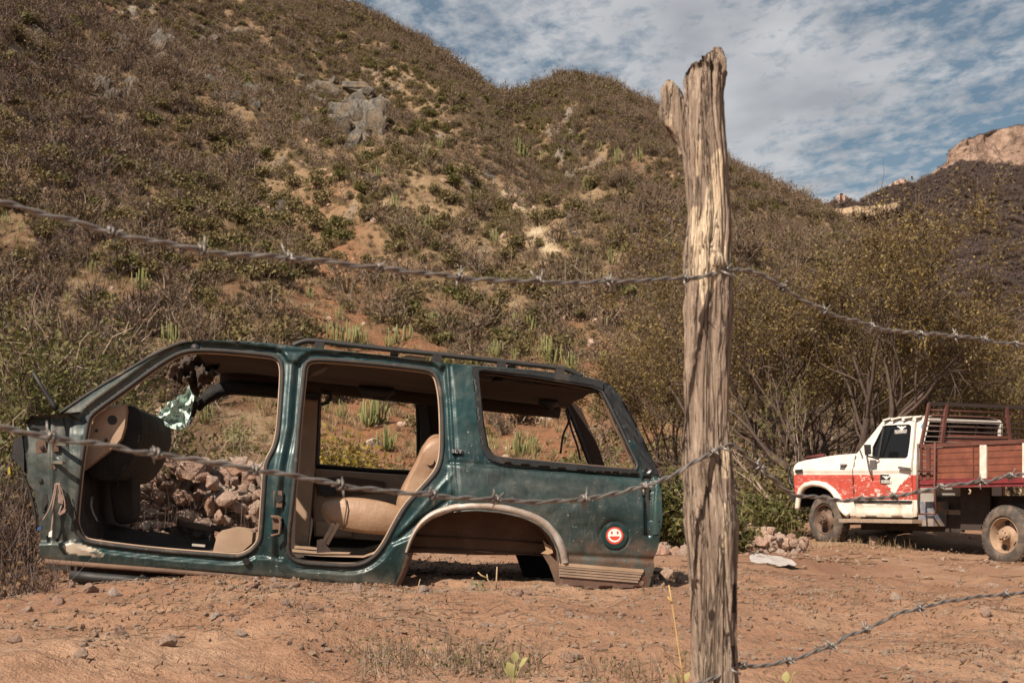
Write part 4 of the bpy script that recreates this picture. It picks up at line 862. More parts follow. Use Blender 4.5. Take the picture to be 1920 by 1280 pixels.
# wheel house: tub behind the arch, and the muddy inner panel
AH = spline([(1052,1075),(1046,1030),(1032,1003),(1011,983),(980,969),(940,960),(895,956),(855,958),(820,967),(795,982),(776,1006),(764,1036),(760,1050)], False, 4)
base_uw = SUV.loc(AH, 0.0)
rows = []
for dv in (.03, .12, .22, .34):
    q = base_uw.copy(); q[:, 1] = dv + .02; rows.append(q)
MB().grid(np.stack(rows), True).build('wheel_house', DUSTM, suv, True)
inn = SUV.loc([(745,1036),(770,990),(820,950),(940,940),(1010,960),(1050,1000),(1066,1046),(1010,1040),(900,1040),(800,1036)], .36)
MB().prism([tuple(p) for p in inn], (0, .015, 0)).build('inner_panel', DUSTM, suv)
for yy_ in (1000, 1022):
    a = SUV.loc([(768, yy_ + 3), (1046, yy_ + 20)], .352); MB().tube([tuple(p) for p in a], .006, 5).build('panel_seam', DUSTM, suv, True)
star = SUV.loc([(1018,1012),(1026,1020),(1034,1024),(1037,1036),(1028,1039),(1014,1037),(1024,1031)], .10); MB().prism([tuple(p) for p in star], (0, .006, 0)).build('torn_bracket', M('rusty_tan_metal', (.50, .33, .20), (.34, .2, .12), 10), suv)
fl = SUV.loc([(1032,1040),(1050,1058),(1052,1100),(1044,1098),(1030,1060),(1018,1040)], .09); MB().prism([tuple(p) for p in fl], (0, .02, 0)).build('arch_rear_flange', DUSTM, suv)
# lower rear cladding with ribs, valance below it
plate('valance', [(1050,1070),(1190,1086),(1208,1090),(1204,1100),(1180,1101),(1049,1103)], M('brown_plastic', (.165, .095, .070), (.125, .072, .055), 8, .7), -.004, .02)
for i in range(5):
    q = [(1048, 1057 + i * 5.2), (1206 - i * 2.5, 1070 + i * 5.0)]; P = SUV.loc(q, vside); P[:, 1] -= .006
    MB().beam(tuple(P[0]), tuple(P[1]), .010, .0125 if i else .020).build('trim_rib', TAN if i == 0 else M(f'trim_rib_{i}', (.30, .205, .145), (.22, .15, .105), 8), suv)
# fuel flap with a smiling face sticker
def disc(cx, cy, r, v, n=40, ell=1.0):
    return [(cx + r * math.cos(2*math.pi*i/n), cy + r * ell * math.sin(2*math.pi*i/n)) for i in range(n)]
FLAP = M('flap_paint', (.008, .034, .033), (.014, .045, .042), 6, .3, .2, .2, 40, .003, dust=(.16, .13, .10), dustamt=.25)
flap = plate('fuel_flap', disc(1152, 1003, 24.5, 0), FLAP, -.006, .012, step=5)
RED = M('sticker_red', (.62, .060, .040), (.55, .055, .036), 20, .45, 0, 0); WHT = M('sticker_white', (.80, .76, .70), (.72, .68, .62), 20, .45, 0, 0)
st = plate('sticker', disc(1152, 1003.5, 16.2, 0), RED, -.0078, .0016, step=4, parent=flap)
plate('sticker_face', disc(1152, 1003.2, 12.8, 0), WHT, -.0090, .001, step=4, parent=flap)
for ex in (1146.6, 1157.6): plate('sticker_eye', [(ex + 1.9*math.cos(t*.5236), 998 + 3.2*math.sin(t*.5236)) for t in range(12)], RED, -.0100, .001, step=1.2, parent=flap)
mo = [(1142.6 + 19*i/10, 1004.6) for i in range(11)] + [(1152.1 + 9.5*math.cos(math.pi*i/12), 1004.6 + 7.6*math.sin(math.pi*i/12)) for i in range(13)]
plate('sticker_mouth', mo, RED, -.0100, .001, step=1.5, parent=flap)
# maker's badge with three letters
bd = plate('badge', [(846,841),(867,842.5),(867,851),(846,849.5)], BLKP, -.018, .02, step=3)
def text_mesh(s, size, ext=.001):
    cu = bpy.data.curves.new('lettering', 'FONT'); cu.body = s; cu.size = size; cu.extrude = ext; cu.align_x = 'CENTER'; cu.align_y = 'CENTER'; cu.resolution_u = 2; cu.offset = size * .012
    o = bpy.data.objects.new('lettering', cu); COL.objects.link(o); dg = bpy.context.evaluated_depsgraph_get(); me = bpy.data.meshes.new_from_object(o.evaluated_get(dg)); bpy.data.objects.remove(o); bpy.data.curves.remove(cu); return me
def side_text(fr, s, px, py, size, v, m, parent, rot=0, sx=1.0):
    me = text_mesh(s, size); o = obj('lettering', me, m, parent); p = fr.p(px, py, v); o.location = (p[0], p[1] , p[2]); o.rotation_euler = (math.radians(90), rot, 0); o.scale = (sx, 1, 1); return o
side_text(SUV, 'SLT', 856.5, 846.2, .028, lambda u, w: vside(u, w) - .0205, M('badge_chrome', (.7, .7, .7), (.5, .5, .5), 10, .3, .7, 0), bd, 0, 1.5)

# far side: roof rail, pillars, sill, rear door with its window, quarter panel
def uw(px, v=vside): return SUV.loc(px, v)[:, [0, 2]]
def far_uw(px): return SUV.loc(px, lambda u, w: WID - vside(u, w))[:, [0, 2]]
OF = [(330,647),(350,641),(375,638),(420,638),(560,650),(735,668),(890,685),(1090,705),(1128,713),(1160,738),(1205,820),(1236,892),(1242,965),(1226,1046),(1216,1103),(1049,1102),(1050,1058),(1030,1004),(980,970),(895,957),(820,968),(776,1008),(752,1072),(738,1103),
      (500,1083),(200,1055),(75,1046),(69,965),(60,922),(47,897),(42,824),(56,782),(160,790),(156,828),(148,884),(140,966),(142,990),(154,1010),(179,1018),(284,1031),(406,1041),(443,1043),(467,1035),(486,1014),(490,982),(494,925),(499,870),(514,838),(522,803),(528,722),(528,686),(518,669),(488,663),(406,656),(365,658),(345,668)]
S = 300.0
of = uw(OF) * S; win = far_uw([(600,737),(606,732),(700,741),(770,750),(782,758),(784,800),(783,884),(700,881),(597,872),(598,800)]) * S; qf = uw(QWIN) * S
V3, T3 = cdt(of, [win, qf], 7); uu, ww = V3[:, 0] / S, V3[:, 1] / S; vv = WID - vside(uu, ww)
def both(name, A, T_, off, m, parent=suv):
    B = A + np.array(off); n = len(A); me = mesh(name, np.vstack([A, B]), np.vstack([T_, T_[:, ::-1] + n])); autosmooth(me, 40); return obj(name, me, m, parent)
both('body_side', np.stack([uu, vv, ww], 1), T3, (0, .03, 0), HEADL)
# far rear door trim: lower panel with armrest, pocket and speaker
fp = lambda pts, v: [tuple(p) for p in SUV.loc(pts, v)]
def slab(name, pts, v, th, m, bev=.012, parent=suv):
    P = fp(pts, v); c = np.mean(P, 0); P2 = [tuple(np.array(p) + (c - np.array(p)) * np.array([bev*2, 0, bev*2]) + np.array([0, -bev, 0])) for p in P]; n = len(P)
    fs = [tuple(range(n)), tuple(reversed(range(n, 2*n)))] + [(i, n+i, n+(i+1) % n, (i+1) % n) for i in range(n)]
    P3 = [tuple(np.array(p) + np.array([0, th, 0])) for p in P]; mb = MB(); mb.add(P2 + P + P3, [tuple(range(n))] + [(i, n+i, n+(i+1) % n, (i+1) % n) for i in range(n)] + [(n+i, 2*n+i, 2*n+(i+1) % n, n+(i+1) % n) for i in range(n)] + [tuple(reversed(range(2*n, 3*n)))])
    return mb.build(name, m, parent, auto=35)
slab('far_quarter_shade', [(966,1036),(1030,1040),(1046,1062),(1052,1104),(990,1104),(982,1078)], .75, .03, M('shade_black', (.008, .008, .008), (.013, .012, .011), 8, .8, spec=.2), .006)  # black slab standing in for the far quarter in shadow and the shaded ground
far = slab('rear_door', [(590,878),(700,886),(790,892),(800,940),(780,1000),(740,1016),(590,1006),(586,950)], 1.74, .06, TAN)
slab('armrest', [(590,898),(640,892),(720,902),(724,922),(640,930),(596,928)], 1.70, .05, TAND, parent=far)
slab('speaker_grille', [(602,900),(620,894),(632,906),(628,926),(610,932),(598,920)], 1.675, .02, BLKP, parent=far)
slab('pocket', [(592,976),(660,980),(660,1006),(592,1004)], 1.71, .03, TAN, parent=far)
slab('centre_pillar', [(563,745),(596,750),(590,880),(576,1034),(552,1032)], 1.60, .14, TAN)
sweep('window_seal', [(600,737),(606,732),(700,741),(770,750),(782,758),(784,800),(783,884),(700,881),(597,872),(598,800)], .014, BLKP, -.02, True, lambda u, w: WID - vside(u, w))
slab('window_frame', [(784,752),(800,757),(806,800),(808,888),(790,888),(788,800)], 1.66, .05, BLKP)
slab('window_frame', [(560,735),(602,737),(600,762),(596,872),(586,872),(590,790),(562,780)], 1.64, .05, BLKP)
q3 = SUV.loc(QWIN, vside); q3[:, 1] = WID - q3[:, 1] - .01; MB().tube([tuple(p) for p in q3], .018, 6, True).build('quarter_window_seal', BLKP, suv, True)
# roof skin, headliner, floor, fire wall, tail frame
RT = spline([(340,648),(360,641),(420,639),(500,644),(560,651),(640,659),(735,669),(825,681),(890,686),(1000,695),(1090,706),(1128,714)], False, 3)
def across(pts, lift, crown, inset, droop=0, n=15, noise_=0):
    A = SUV.loc(pts, vside); rows = []
    for i in range(n):
        s = i / (n - 1); q = A.copy(); v0 = A[:, 1] + inset; v1 = WID - A[:, 1] - inset; q[:, 1] = v0 + (v1 - v0) * s; q[:, 2] += lift + crown * (1 - (2*s - 1) ** 4)
        if noise_: q[:, 2] += noise_ * fbm(q[:, 0] * 2.5, q[:, 1] * 2.5, None, 3, 15)
        rows.append(q)
    return np.stack(rows)
roof = MB().grid(across(RT, .0, .035, .004)).build('roof', PAINT, suv, True)
for a_ in ('dust', 'rust', 'primer'): fattr(roof.data, a_, np.full(len(roof.data.vertices), .4 if a_ == 'dust' else 0))
HL = spline([(372,655),(420,656),(500,662),(600,674),(735,688),(825,699),(900,706),(1000,715),(1110,727)], False, 3)
MB().grid(across(HL, -.01, -.03, .05, 0, 15, .012)).build('headliner', HEADL, suv, True)
for rail_px, nm in (([(372,655),(500,662),(735,688),(900,706),(1110,727)], 'roof_side_rail'),):
    A = SUV.loc(spline(rail_px, False, 4), vside); A[:, 1] = WID - A[:, 1] - .07; A[:, 2] -= .05; MB().tube([tuple(p) for p in A], .055, 8).build(nm, HEADL, suv, True)
A = SUV.loc([(1122, 722)], vside)[0]; MB().tube([(A[0], A[1] + (WID - 2*A[1]) * i / 8, A[2] - .015 + .03 * (1 - (i/4 - 1) ** 2)) for i in range(9)], .035, 8).build('tail_header', BLKP, suv, True)
A = SUV.loc([(365, 652)], vside)[0]; MB().tube([(A[0], A[1] + .02 + (WID - 2*A[1] - .04) * i / 8, A[2] + .0 + .02 * (1 - (i/4 - 1) ** 2)) for i in range(9)], .028, 8).build('windscreen_header', BLKP, suv, True)
fl_ = SUV.loc(spline([(140,1012),(200,1022),(300,1035),(400,1044),(480,1050),(560,1060),(640,1066),(720,1066)], False, 3), .08)
rows = []
for i in range(12):
    q = fl_.copy(); q[:, 1] = .06 + 1.74 * i / 11; q[:, 2] += .014 * fbm(q[:, 0]*6, q[:, 1]*6, None, 3, 25) + .10 * np.exp(-((q[:, 1] - .93) / .16) ** 2) * (q[:, 0] < -.75); rows.append(q)
MB().grid(np.stack(rows)).build('floor', CARP, suv, True)
rq = SUV.loc([(535,1052),(600,1056),(680,1058),(735,1040)], .1); rows = []
for i in range(10):
    q = rq.copy(); q[:, 1] = .05 + 1.72 * i / 9; q[:, 2] += .045 + .014 * fbm(q[:, 0]*9, q[:, 1]*9, None, 3, 27); rows.append(q)
MB().grid(np.stack(rows)).build('rear_floor', M('dirt_covered_floor', (.36, .24, .155), (.24, .155, .10), 7, .95, 0, .6, 25, .01), suv, True)
lf = SUV.loc([(725,1040),(760,965),(900,940),(1060,955),(1225,985)], .1); rows = []
for i in range(6): q = lf.copy(); q[:, 1] = .37 + 1.12 * i / 5; q[:, 2] = np.maximum(q[:, 2] - .02, .1); rows.append(q)
MB().grid(np.stack(rows)).build('load_floor', DUSTM, suv, True)
fw = SUV.loc([(118,782),(140,900),(142,960),(158,1014)], .06); rows = []
for i in range(6): q = fw.copy(); q[:, 1] = .05 + 1.76 * i / 5; rows.append(q)
MB().grid(np.stack(rows)).build('fire_wall', CARP, suv, True)
cw = SUV.loc([(46,795),(60,780),(112,776),(150,772)], .05); rows = []
for i in range(6): q = cw.copy(); q[:, 1] = .03 + 1.78 * i / 5; q[:, 2] += .01 * math.sin(i * 1.3); rows.append(q)
MB().grid(np.stack(rows)).build('cowl', BLKP, suv, True)
MB().beam(SUV.p(1212,1088,.1), tuple(np.array(SUV.p(1212,1088,.1)) + np.array([0, 1.66, 0])), .07, .10).build('tail_crossmember', DUSTM, suv)
MB().beam(SUV.p(90,1052,.30), SUV.p(735,1100,.30), .08, .09).build('chassis_rail', CARP, suv)
MB().tube([SUV.p(84,1052,.05), SUV.p(300,1069,.055), SUV.p(500,1086,.06), SUV.p(736,1106,.06)], .016, 7).build('sill_flange', DUSTM, suv, True)
# roof rack
RK = spline([(549,648),(560,643),(575,639),(600,640),(660,647),(740,656),(820,664),(900,673),(980,682),(1050,690),(1066,694),(1092,706)], False, 4)
RP = SUV.loc(RK, .30)
rail = MB().tube([tuple(p) for p in RP], .0165, 8).build('roof_rail', BLKP, suv, True)
for fx in (600, 822, 945, 1046):
    i = int(np.argmin(np.abs(RK[:, 0] - fx))); p = RP[i]; MB().box((p[0]-.028, p[1]-.016, p[2]-.085), (p[0]+.028, p[1]+.018, p[2]-.005)).build('rail_foot', BLKP, rail)
RP2 = RP.copy(); RP2[:, 1] = WID - .30; MB().tube([tuple(p) for p in RP2], .0165, 8).build('roof_rail', BLKP, suv, True)
for fx in (735, 960):
    i = int(np.argmin(np.abs(RK[:, 0] - fx))); p = RP[i]; MB().beam((p[0], .31, p[2]-.025), (p[0], WID-.31, p[2]-.025), .05, .018).build('cross_bar', BLKP, suv)
i0, i1 = int(np.argmin(np.abs(RK[:, 0] - 738))), int(np.argmin(np.abs(RK[:, 0] - 800)))
MB().add([tuple(RP[i0] + np.array([0, .02, -.055])), tuple(RP[i1] + np.array([0, .02, -.062])), tuple(RP[i1] + np.array([0, .03, -.022])), tuple(RP[i0] + np.array([.09, .03, -.018])),
          tuple(RP[i0] + np.array([0, .5, -.055])), tuple(RP[i1] + np.array([0, .5, -.062])), tuple(RP[i1] + np.array([0, .5, -.022])), tuple(RP[i0] + np.array([.09, .5, -.018]))],
         [(0,1,2,3),(7,6,5,4),(0,3,7,4),(1,5,6,2),(3,2,6,7),(0,4,5,1)]).build('roof_board', TAN, suv)
# windscreen pillar rubber and dusty strip
sweep('windscreen_rubber', spline([(112,774),(170,735),(230,699),(290,664),(332,645),(352,640)], False, 4), .011, RUB, .005, False)
# dashboard
def pillow(name, pts, v0, v1, m, rnd=.05, scl=.80, n=4, parent=suv, flatten=None, smooth=True):
    P = SUV.loc(spline(pts, True, 4), v0 + rnd); c = P.mean(0); rows = []
    for i in range(n + 1):
        a = (1 - i / n); k = scl + (1 - scl) * math.sqrt(max(0, 1 - a * a)); q = c + (P - c) * k; q[:, 1] = v0 + rnd * i / n; rows.append(q)
    for i in range(1, n + 1):
        a = i / n; k = scl + (1 - scl) * math.sqrt(max(0, 1 - a * a)); q = c + (P - c) * k; q[:, 1] = v1 - rnd + rnd * i / n; rows.append(q)
    G = np.stack([np.vstack([r_, r_[:1]]) for r_ in rows]); mb = MB().grid(G); k = P.shape[0]; mb.add(rows[0], [tuple(range(k))]); mb.add(rows[-1], [tuple(reversed(range(k)))])
    me = mb.mesh(name); bm = bmesh.new(); bm.from_mesh(me); bmesh.ops.remove_doubles(bm, verts=bm.verts, dist=1e-4); bmesh.ops.recalc_face_normals(bm, faces=bm.faces); bm.to_mesh(me); bm.free(); autosmooth(me, 60); return obj(name, me, m, parent)
DBLK = M('dash_black', (.009, .0085, .0085), (.018, .015, .014), 6, .75, 0, .8, 14, .03, spec=.3)
A = SUV.loc(spline([(540,735),(470,729),(432,727),(404,735),(384,749),(370,768)], False, 4), 1.5); MB().tube([tuple(p) for p in A], [.05] * (len(A) - 6) + [.045, .04, .035, .03, .025, .02], 8).build('roof_side_rail', DBLK, suv, True)
dash = pillow('dashboard', [(165,795),(205,764),(238,758),(262,772),(266,812),(254,850),(226,892),(196,902),(160,880)], .26, 1.62, DBLK, .02, .95)
for i, (x0, y0, x1, y1, va, vb, th) in enumerate([(232,800,262,790,.30,.55,.05), (240,836,262,812,.5,.9,.06), (215,880,246,850,.4,.8,.05), (225,868,256,836,.9,1.3,.07), (248,800,266,780,.7,1.4,.04), (205,892,232,872,.7,1.2,.06)]): MB().beam(SUV.p(x0, y0, va), SUV.p(x1, y1, vb), th, th * .7).build('dash_bracket', DBLK, dash)
slab('dash_end_panel', [(165,797),(178,779),(205,764),(236,757.5),(238,768),(235,800),(228,822),(215,838),(157,882),(154,870),(158,830)], .20, .06, TAN, .012, dash)
plate('vent_hole', disc(210.5, 787, 9, 0, 24), BLKP, 0, .004, v=.183, step=4, parent=dash); plate('screw_head', disc(181, 807, 3.2, 0, 12), BLKP, 0, .003, v=.183, step=2.5, parent=dash); plate('screw_hole', disc(199, 825, 3.6, 0, 12), BLKP, 0, .003, v=.183, step=2.5, parent=dash)
slab('dash_lip', [(296,788),(308,795),(310,812),(300,846),(292,850),(290,800)], 1.55, .08, TAND, parent=dash)
for i in range(6):
    x0 = 205 + i * 9; a = SUV.loc([(x0, 862 - i * 8), (x0 + 12, 880 - i * 6), (x0 + 16, 910 - i * 10)], .45 + .16 * i); MB().tube([tuple(p) for p in a], .009, 5).build('hanging_cable', BLKP, dash, True)
pillow('centre_console', [(214,840),(246,850),(250,930),(246,975),(216,975),(208,900)], .75, 1.1, CARP, .04, .9)
a = SUV.loc([(172,930),(170,948),(174,962),(180,973),(182,978)], .35); MB().tube([tuple(p) for p in a], .010, 6).build('pedal_arm', M('dull_steel', (.30, .28, .26), (.16, .13, .11), 20, .45, .5), suv, True)
# torn headliner flap and hanging screen glass
def ragged(name, pts, v, m, seed, amp=.05, step=3.0, lean=0):
    Vq, Tq = cdt(np.array(pts, float), [], step); A = SUV.loc(Vq, v); A[:, 1] += amp * fbm(Vq[:, 0] / 14 + seed, Vq[:, 1] / 20, None, 3, seed) + lean * (Vq[:, 1] - Vq[:, 1].min())
    B = A + np.array([0, .007, 0]); n = len(A); k = len(resample(np.array(pts, float), step)); fs = [tuple(t) for t in Tq] + [tuple(i + n for i in t[::-1]) for t in Tq] + [(i, (i+1) % k, n + (i+1) % k, n + i) for i in range(k)]
    return obj(name, mesh(name, np.vstack([A, B]), fs, True), m, suv)
ragged('torn_headliner', [(322,668),(340,660),(372,656),(420,660),(414,690),(398,712),(376,728),(366,742),(358,735),(354,716),(344,704),(340,722),(330,712),(322,716),(318,706),(308,704),(316,690)], .75, HEADL, 3, .14)
ragged('header_tatter', [(308,706),(318,690),(330,672),(340,666),(336,690),(322,712)], .50, TAND, 5, .05)
ragged('pillar_stub', [(356,742),(372,736),(376,752),(366,775),(356,800),(350,806),(352,780)], 1.45, BLKP, 8, .03)
def mat_glass():
    m, nt, b, out = nodes('shattered_glass'); t = NT(nt)
    vo = t.n('ShaderNodeTexVoronoi', feature='DISTANCE_TO_EDGE'); vo.inputs['Scale'].default_value = 38; t.l(t.coord(), vo.inputs['Vector'])
    v2 = t.n('ShaderNodeTexVoronoi', feature='DISTANCE_TO_EDGE'); v2.inputs['Scale'].default_value = 13; t.l(t.coord(), v2.inputs['Vector'])
    cr = t.math('MAXIMUM', t.ramp(vo.outputs['Distance'], [(.02, 1), (.16, 0)]), t.ramp(v2.outputs['Distance'], [(.01, 1), (.07, 0)]))
    c = t.mix(cr, t.ramp(t.noise(9, 6, .7), [(.3, (.27, .40, .33)), (.7, (.42, .58, .49))]), (.72, .84, .76)); t.l(c, b.inputs['Base Color']); b.inputs['Roughness'].default_value = .15; b.inputs['Specular IOR Level'].default_value = .6
    tr = t.n('ShaderNodeBsdfTransparent'); tr.inputs[0].default_value = (.68, .82, .74, 1); mx = t.n('ShaderNodeMixShader'); t.l(t.ramp(t.math('ADD', t.math('MULTIPLY', cr, .5), t.math('MULTIPLY', t.noise(6, 5), .75)), [(.2, .75), (.5, 1)]), mx.inputs[0])
    t.l(tr.outputs[0], mx.inputs[1]); t.l(b.outputs[0], mx.inputs[2]); t.l(mx.outputs[0], out.inputs[0]); t.bump(b, cr, .5, .01); return m
ragged('screen_glass', [(356,716),(362,728),(364,750),(356,778),(348,798),(338,806),(326,804),(305,796),(286,786),(300,768),(322,750),(344,736)], 1.32, mat_glass(), 11, .10)
# grab handles
a = SUV.loc([(579,704),(590,699),(604,694),(611,688),(606,684)], .30); MB().tube([tuple(p) for p in a], .016, 7).build('grab_handle', TAND, suv, True)
a = SUV.loc([(602,735),(616,737),(621,745),(614,754),(602,758)], 1.52); MB().tube([tuple(p) for p in a], .014, 7).build('grab_handle', BLKP, suv, True)
sp_ = SUV.loc([(672,724),(690,734),(720,738),(740,732)], 1.2); MB().tube([tuple(p) for p in sp_], [.02, .05, .05, .02], 8).build('ceiling_vent', BLKP, suv, True)
sp_ = SUV.loc([(1010,750),(1030,757),(1046,754)], .9); MB().tube([tuple(p) for p in sp_], [.02, .05, .02], 8).build('ceiling_vent', BLKP, suv, True)
for q in ([(1060,768),(1066,790),(1056,815),(1051,850)], [(1066,775),(1070,800),(1082,835),(1088,862)]): a = SUV.loc(spline(q, False, 4), 1.3); MB().tube([tuple(p) for p in a], .008, 5).build('hanging_cable', BLKP, suv, True)
for q in ([(1128,735),(1143,762),(1150,790),(1166,822),(1180,855)], [(1132,752),(1146,790),(1160,815),(1178,840),(1188,868)]): a = SUV.loc(spline(q, False, 4), .22); MB().tube([tuple(p) for p in a], .007, 5).build('hanging_cable', DUSTM, suv, True)
# tan seat: cushion, backrest with headrest, folding leg
seat = pillow('seat', [(603,958),(608,942),(628,934),(662,932),(705,937),(745,948),(770,966),(760,1000),(700,1001),(645,993),(616,980)], .34, 1.0, LEATH, .08, .80)
pillow('seat_back', [(812,820),(795,832),(786,852),(772,880),(754,915),(745,948),(758,972),(790,965),(830,930),(850,880),(852,830),(836,820)], .34, .95, LEATH, .09, .80, parent=seat)
pillow('headrest', [(812,815),(798,828),(792,848),(812,856),(840,850),(846,828),(832,816)], .38, .86, LEATH, .07, .8, parent=seat)
MB().tube([SUV.p(648,934,.33), SUV.p(650,950,.325), SUV.p(646,975,.325), SUV.p(644,992,.34)], .004, 5).build('seam', TAND, seat, True)
disc_ = plate('recliner_knob', disc(806, 864, 8, 0, 20), LEATH, 0, .03, v=.325, step=4, parent=seat)
STEEL = M('dusty_steel', (.44, .33, .25), (.30, .22, .165), 14, .6, .3)
for dx in (0, 9): MB().beam(SUV.p(626 + dx, 980, .34), SUV.p(604 + dx, 1020, .34), .016, .022).build('seat_leg', STEEL, seat)
slab('seat_bracket', [(594,1012),(604,1010),(612,1022),(622,1034),(594,1036)], .33, .03, STEEL, .004, seat)
slab('red_door_lamp', [(714,938),(730,939),(730,948),(714,947)], 1.66, .02, M('reflector_red', (.30, .03, .025), (.25, .03, .02), 10, .3), .003)
# junk on the front floor
slab('console_cover', [(399,1034),(407,1003),(416,994),(440,988),(468,992),(475,998),(473,1018),(456,1033),(440,1036)], .18, .25, TAN, .012)
ragged('floor_mat', [(300,992),(330,985),(400,998),(404,1012),(350,1012)], .7, CARP, 21, .05)
for q, r_s in (([(335,985),(370,990),(402,996)], .035), ([(395,988),(420,992),(445,990)], .02)): a = SUV.loc(q, 1.2); MB().tube([tuple(p) for p in a], [r_s, r_s*1.1, r_s*.8], 7).build('torn_insulation', TAND, suv, True)
slab('white_clip', [(360,1019),(384,1021),(384,1025),(360,1023)], .35, .05, M('dirty_white_plastic', (.48, .43, .37), (.35, .3, .25), 12, .6), .004)
# hinge pillar fittings
for cx, cy in ((77,838),(74,900)):
    slab('access_cover', [(cx-10,cy-12),(cx+8,cy-14),(cx+11,cy+8),(cx-9,cy+13)], .060, .01, DUSTM, .004); slab('latch_bolt', [(cx-3,cy-1),(cx+4,cy-3),(cx+5,cy+3),(cx-2,cy+4)], .045, .012, BLKP, .003)
for (hx, hy) in ((112, 832), (106, 866)):
    MB().beam(SUV.p(hx - 10, hy, .05), SUV.p(hx + 14, hy + 1, -.06), .02, .018).build('hinge', PAINT, suv); MB().beam(SUV.p(hx - 8, hy, .03), SUV.p(hx - 6, hy + 14, .03), .02, .03).build('hinge_knuckle', DUSTM, suv)
for o in [o for o in suv.children if o.name.startswith('hinge') and o.data.materials[0] == PAINT]:
    for a_ in ('dust', 'rust', 'primer'): fattr(o.data, a_, np.full(len(o.data.vertices), .7 if a_ == 'dust' else 0))
plate('wiring_hole', disc(108, 903, 8.5, 0, 20), BLKP, 0, .004, v=.055, step=3)
for i, q in enumerate(([(107,905),(104,925),(100,950),(99,975),(96,1000)], [(109,905),(114,925),(116,945),(110,965)], [(104,906),(100,930),(92,955),(80,975)], [(111,906),(118,925),(122,950),(113,962)])):
    a = SUV.loc(spline(q, False, 4), .0 - .01 * i); MB().tube([tuple(p) for p in a], .0065 if i < 2 else .004, 5).build('loose_wire', CABLE, suv, True)
slab('wire_plug', [(109,925),(119,927),(118,945),(109,942)], -.02, .04, CABLE, .004); slab('wire_plug', [(92,997),(98,993),(97,1006),(91,1006)], -.03, .02, WHT, .003); slab('wire_plug', [(111,962),(124,953),(122,960),(112,966)], -.03, .02, CABLE, .003)
plate('rust_hole', [(80,926),(88,925),(90,940),(84,958),(79,960),(77,942)], BLKP, 0, .004, v=.052, step=3)
plate('slot_hole', [(55,795),(70,798),(88,798),(89,803),(80,808),(70,802),(56,802)], BLKP, 0, .004, v=.052, step=3)
slab('liner_scrap', [(28,822),(42,816),(46,850),(46,885),(34,870),(22,858)], .10, .06, BLKP, .01)
a = SUV.loc(spline([(40,885),(47,898),(56,920),(66,962),(68,990)], False, 4), .075); MB().tube([tuple(p) for p in a], .008, 6).build('wheel_liner_edge', BLKP, suv, True)
YW = M('yellow_tape', (.40, .27, .03), (.3, .2, .03), 12, .6)
slab('yellow_plug', [(15,876),(19,874),(20,888),(15,889)], .12, .03, YW, .004); slab('blue_clip', [(70,988),(78,985),(77,993),(70,995)], .02, .02, M('blue_plastic', (.03, .07, .17), (.03, .06, .13), 9, .5), .003)
a = SUV.loc([(106,768),(100,758),(80,728),(62,698)], .18); MB().tube([tuple(p) for p in a], [.020, .017, .014, .010], 6).build('wiper_arm', BLKP, suv, True)
for (rx, ry, rr_) in ((462,1052,.022),(108,1012,.012)): plate('drain_plug', disc(rx, ry, rr_ * 315, 0, 18), BLKP, -.012, .012, step=3)
for cx, cy, hh in ((520,935,26),(519,980,20)):
    slab('striker_plate', [(cx-8,cy-hh*.6),(cx+9,cy-hh*.6),(cx+9,cy+hh*.6),(cx-8,cy+hh*.6)], .022, .012, DUSTM, .004)
plate('striker_hole', disc(523, 934, 7, 0, 18), BLKP, 0, .004, v=.012, step=3)
a = SUV.loc([(508,968),(522,968),(526,978),(524,1000),(508,1004)], .0); MB().tube([tuple(p) for p in a], .009, 6).build('striker_loop', DUSTM, suv, True)

# ------------------------------------------------------------------ red and white flatbed truck
TRK = Frame((6.765, 19.4, 0.0), math.radians(-62), 0)
truck = empty('flatbed_truck', label='red and white flatbed truck with wooden bed sides parked under the thorn trees', cat='truck'); truck.matrix_world = TRK.mat()
tp = lambda pts, v=0.0: [tuple(p) for p in TRK.loc(pts, v)]
def mat_truck():
    m, nt, b, _ = nodes('red_and_white_paint'); t = NT(nt)
    sc = t.noise(7, 8, .75, 1.0, t.coord((1, 1, 2.5))); wear = t.ramp(sc, [(.555, 1), (.585, 0)])
    wearm = t.math('MAXIMUM', t.math('SUBTRACT', 1.0, t.attr('worn')), wear)
    red = t.math('MULTIPLY', t.ramp(t.math('ADD', t.attr('red'), t.math('MULTIPLY', t.math('SUBTRACT', t.noise(16, 5, .7), .5), .35)), [(.45, 0), (.52, 1)]), wearm)
    white = t.ramp(t.noise(3, 6, .6), [(.35, (.82, .78, .72)), (.70, (.70, .64, .56))])
    c = t.mix(red, white, t.ramp(t.noise(4, 5), [(.3, (.53, .040, .025)), (.7, (.38, .030, .021))]))
    dust = t.math('MULTIPLY', t.attr('dust'), t.ramp(t.noise(6, 7, .7), [(.3, .35), (.65, 1)])); c = t.mix(dust, c, (.36, .25, .17))
    t.l(c, b.inputs['Base Color']); b.inputs['Roughness'].default_value = .5; t.bump(b, t.noise(5, 4), .1, .02); return m
TP = mat_truck()
WINM = None
def mat_win():
    m, nt, b, out = nodes('dark_glass'); t = NT(nt); b.inputs['Base Color'].default_value = (.012, .012, .012, 1); b.inputs['Roughness'].default_value = .06; b.inputs['Specular IOR Level'].default_value = .6
    tr = t.n('ShaderNodeBsdfTransparent'); tr.inputs[0].default_value = (.30, .28, .26, 1); mx = t.n('ShaderNodeMixShader'); mx.inputs[0].default_value = .62; t.l(tr.outputs[0], mx.inputs[1]); t.l(b.outputs[0], mx.inputs[2]); t.l(mx.outputs[0], out.inputs[0]); return m
WINM = mat_win()
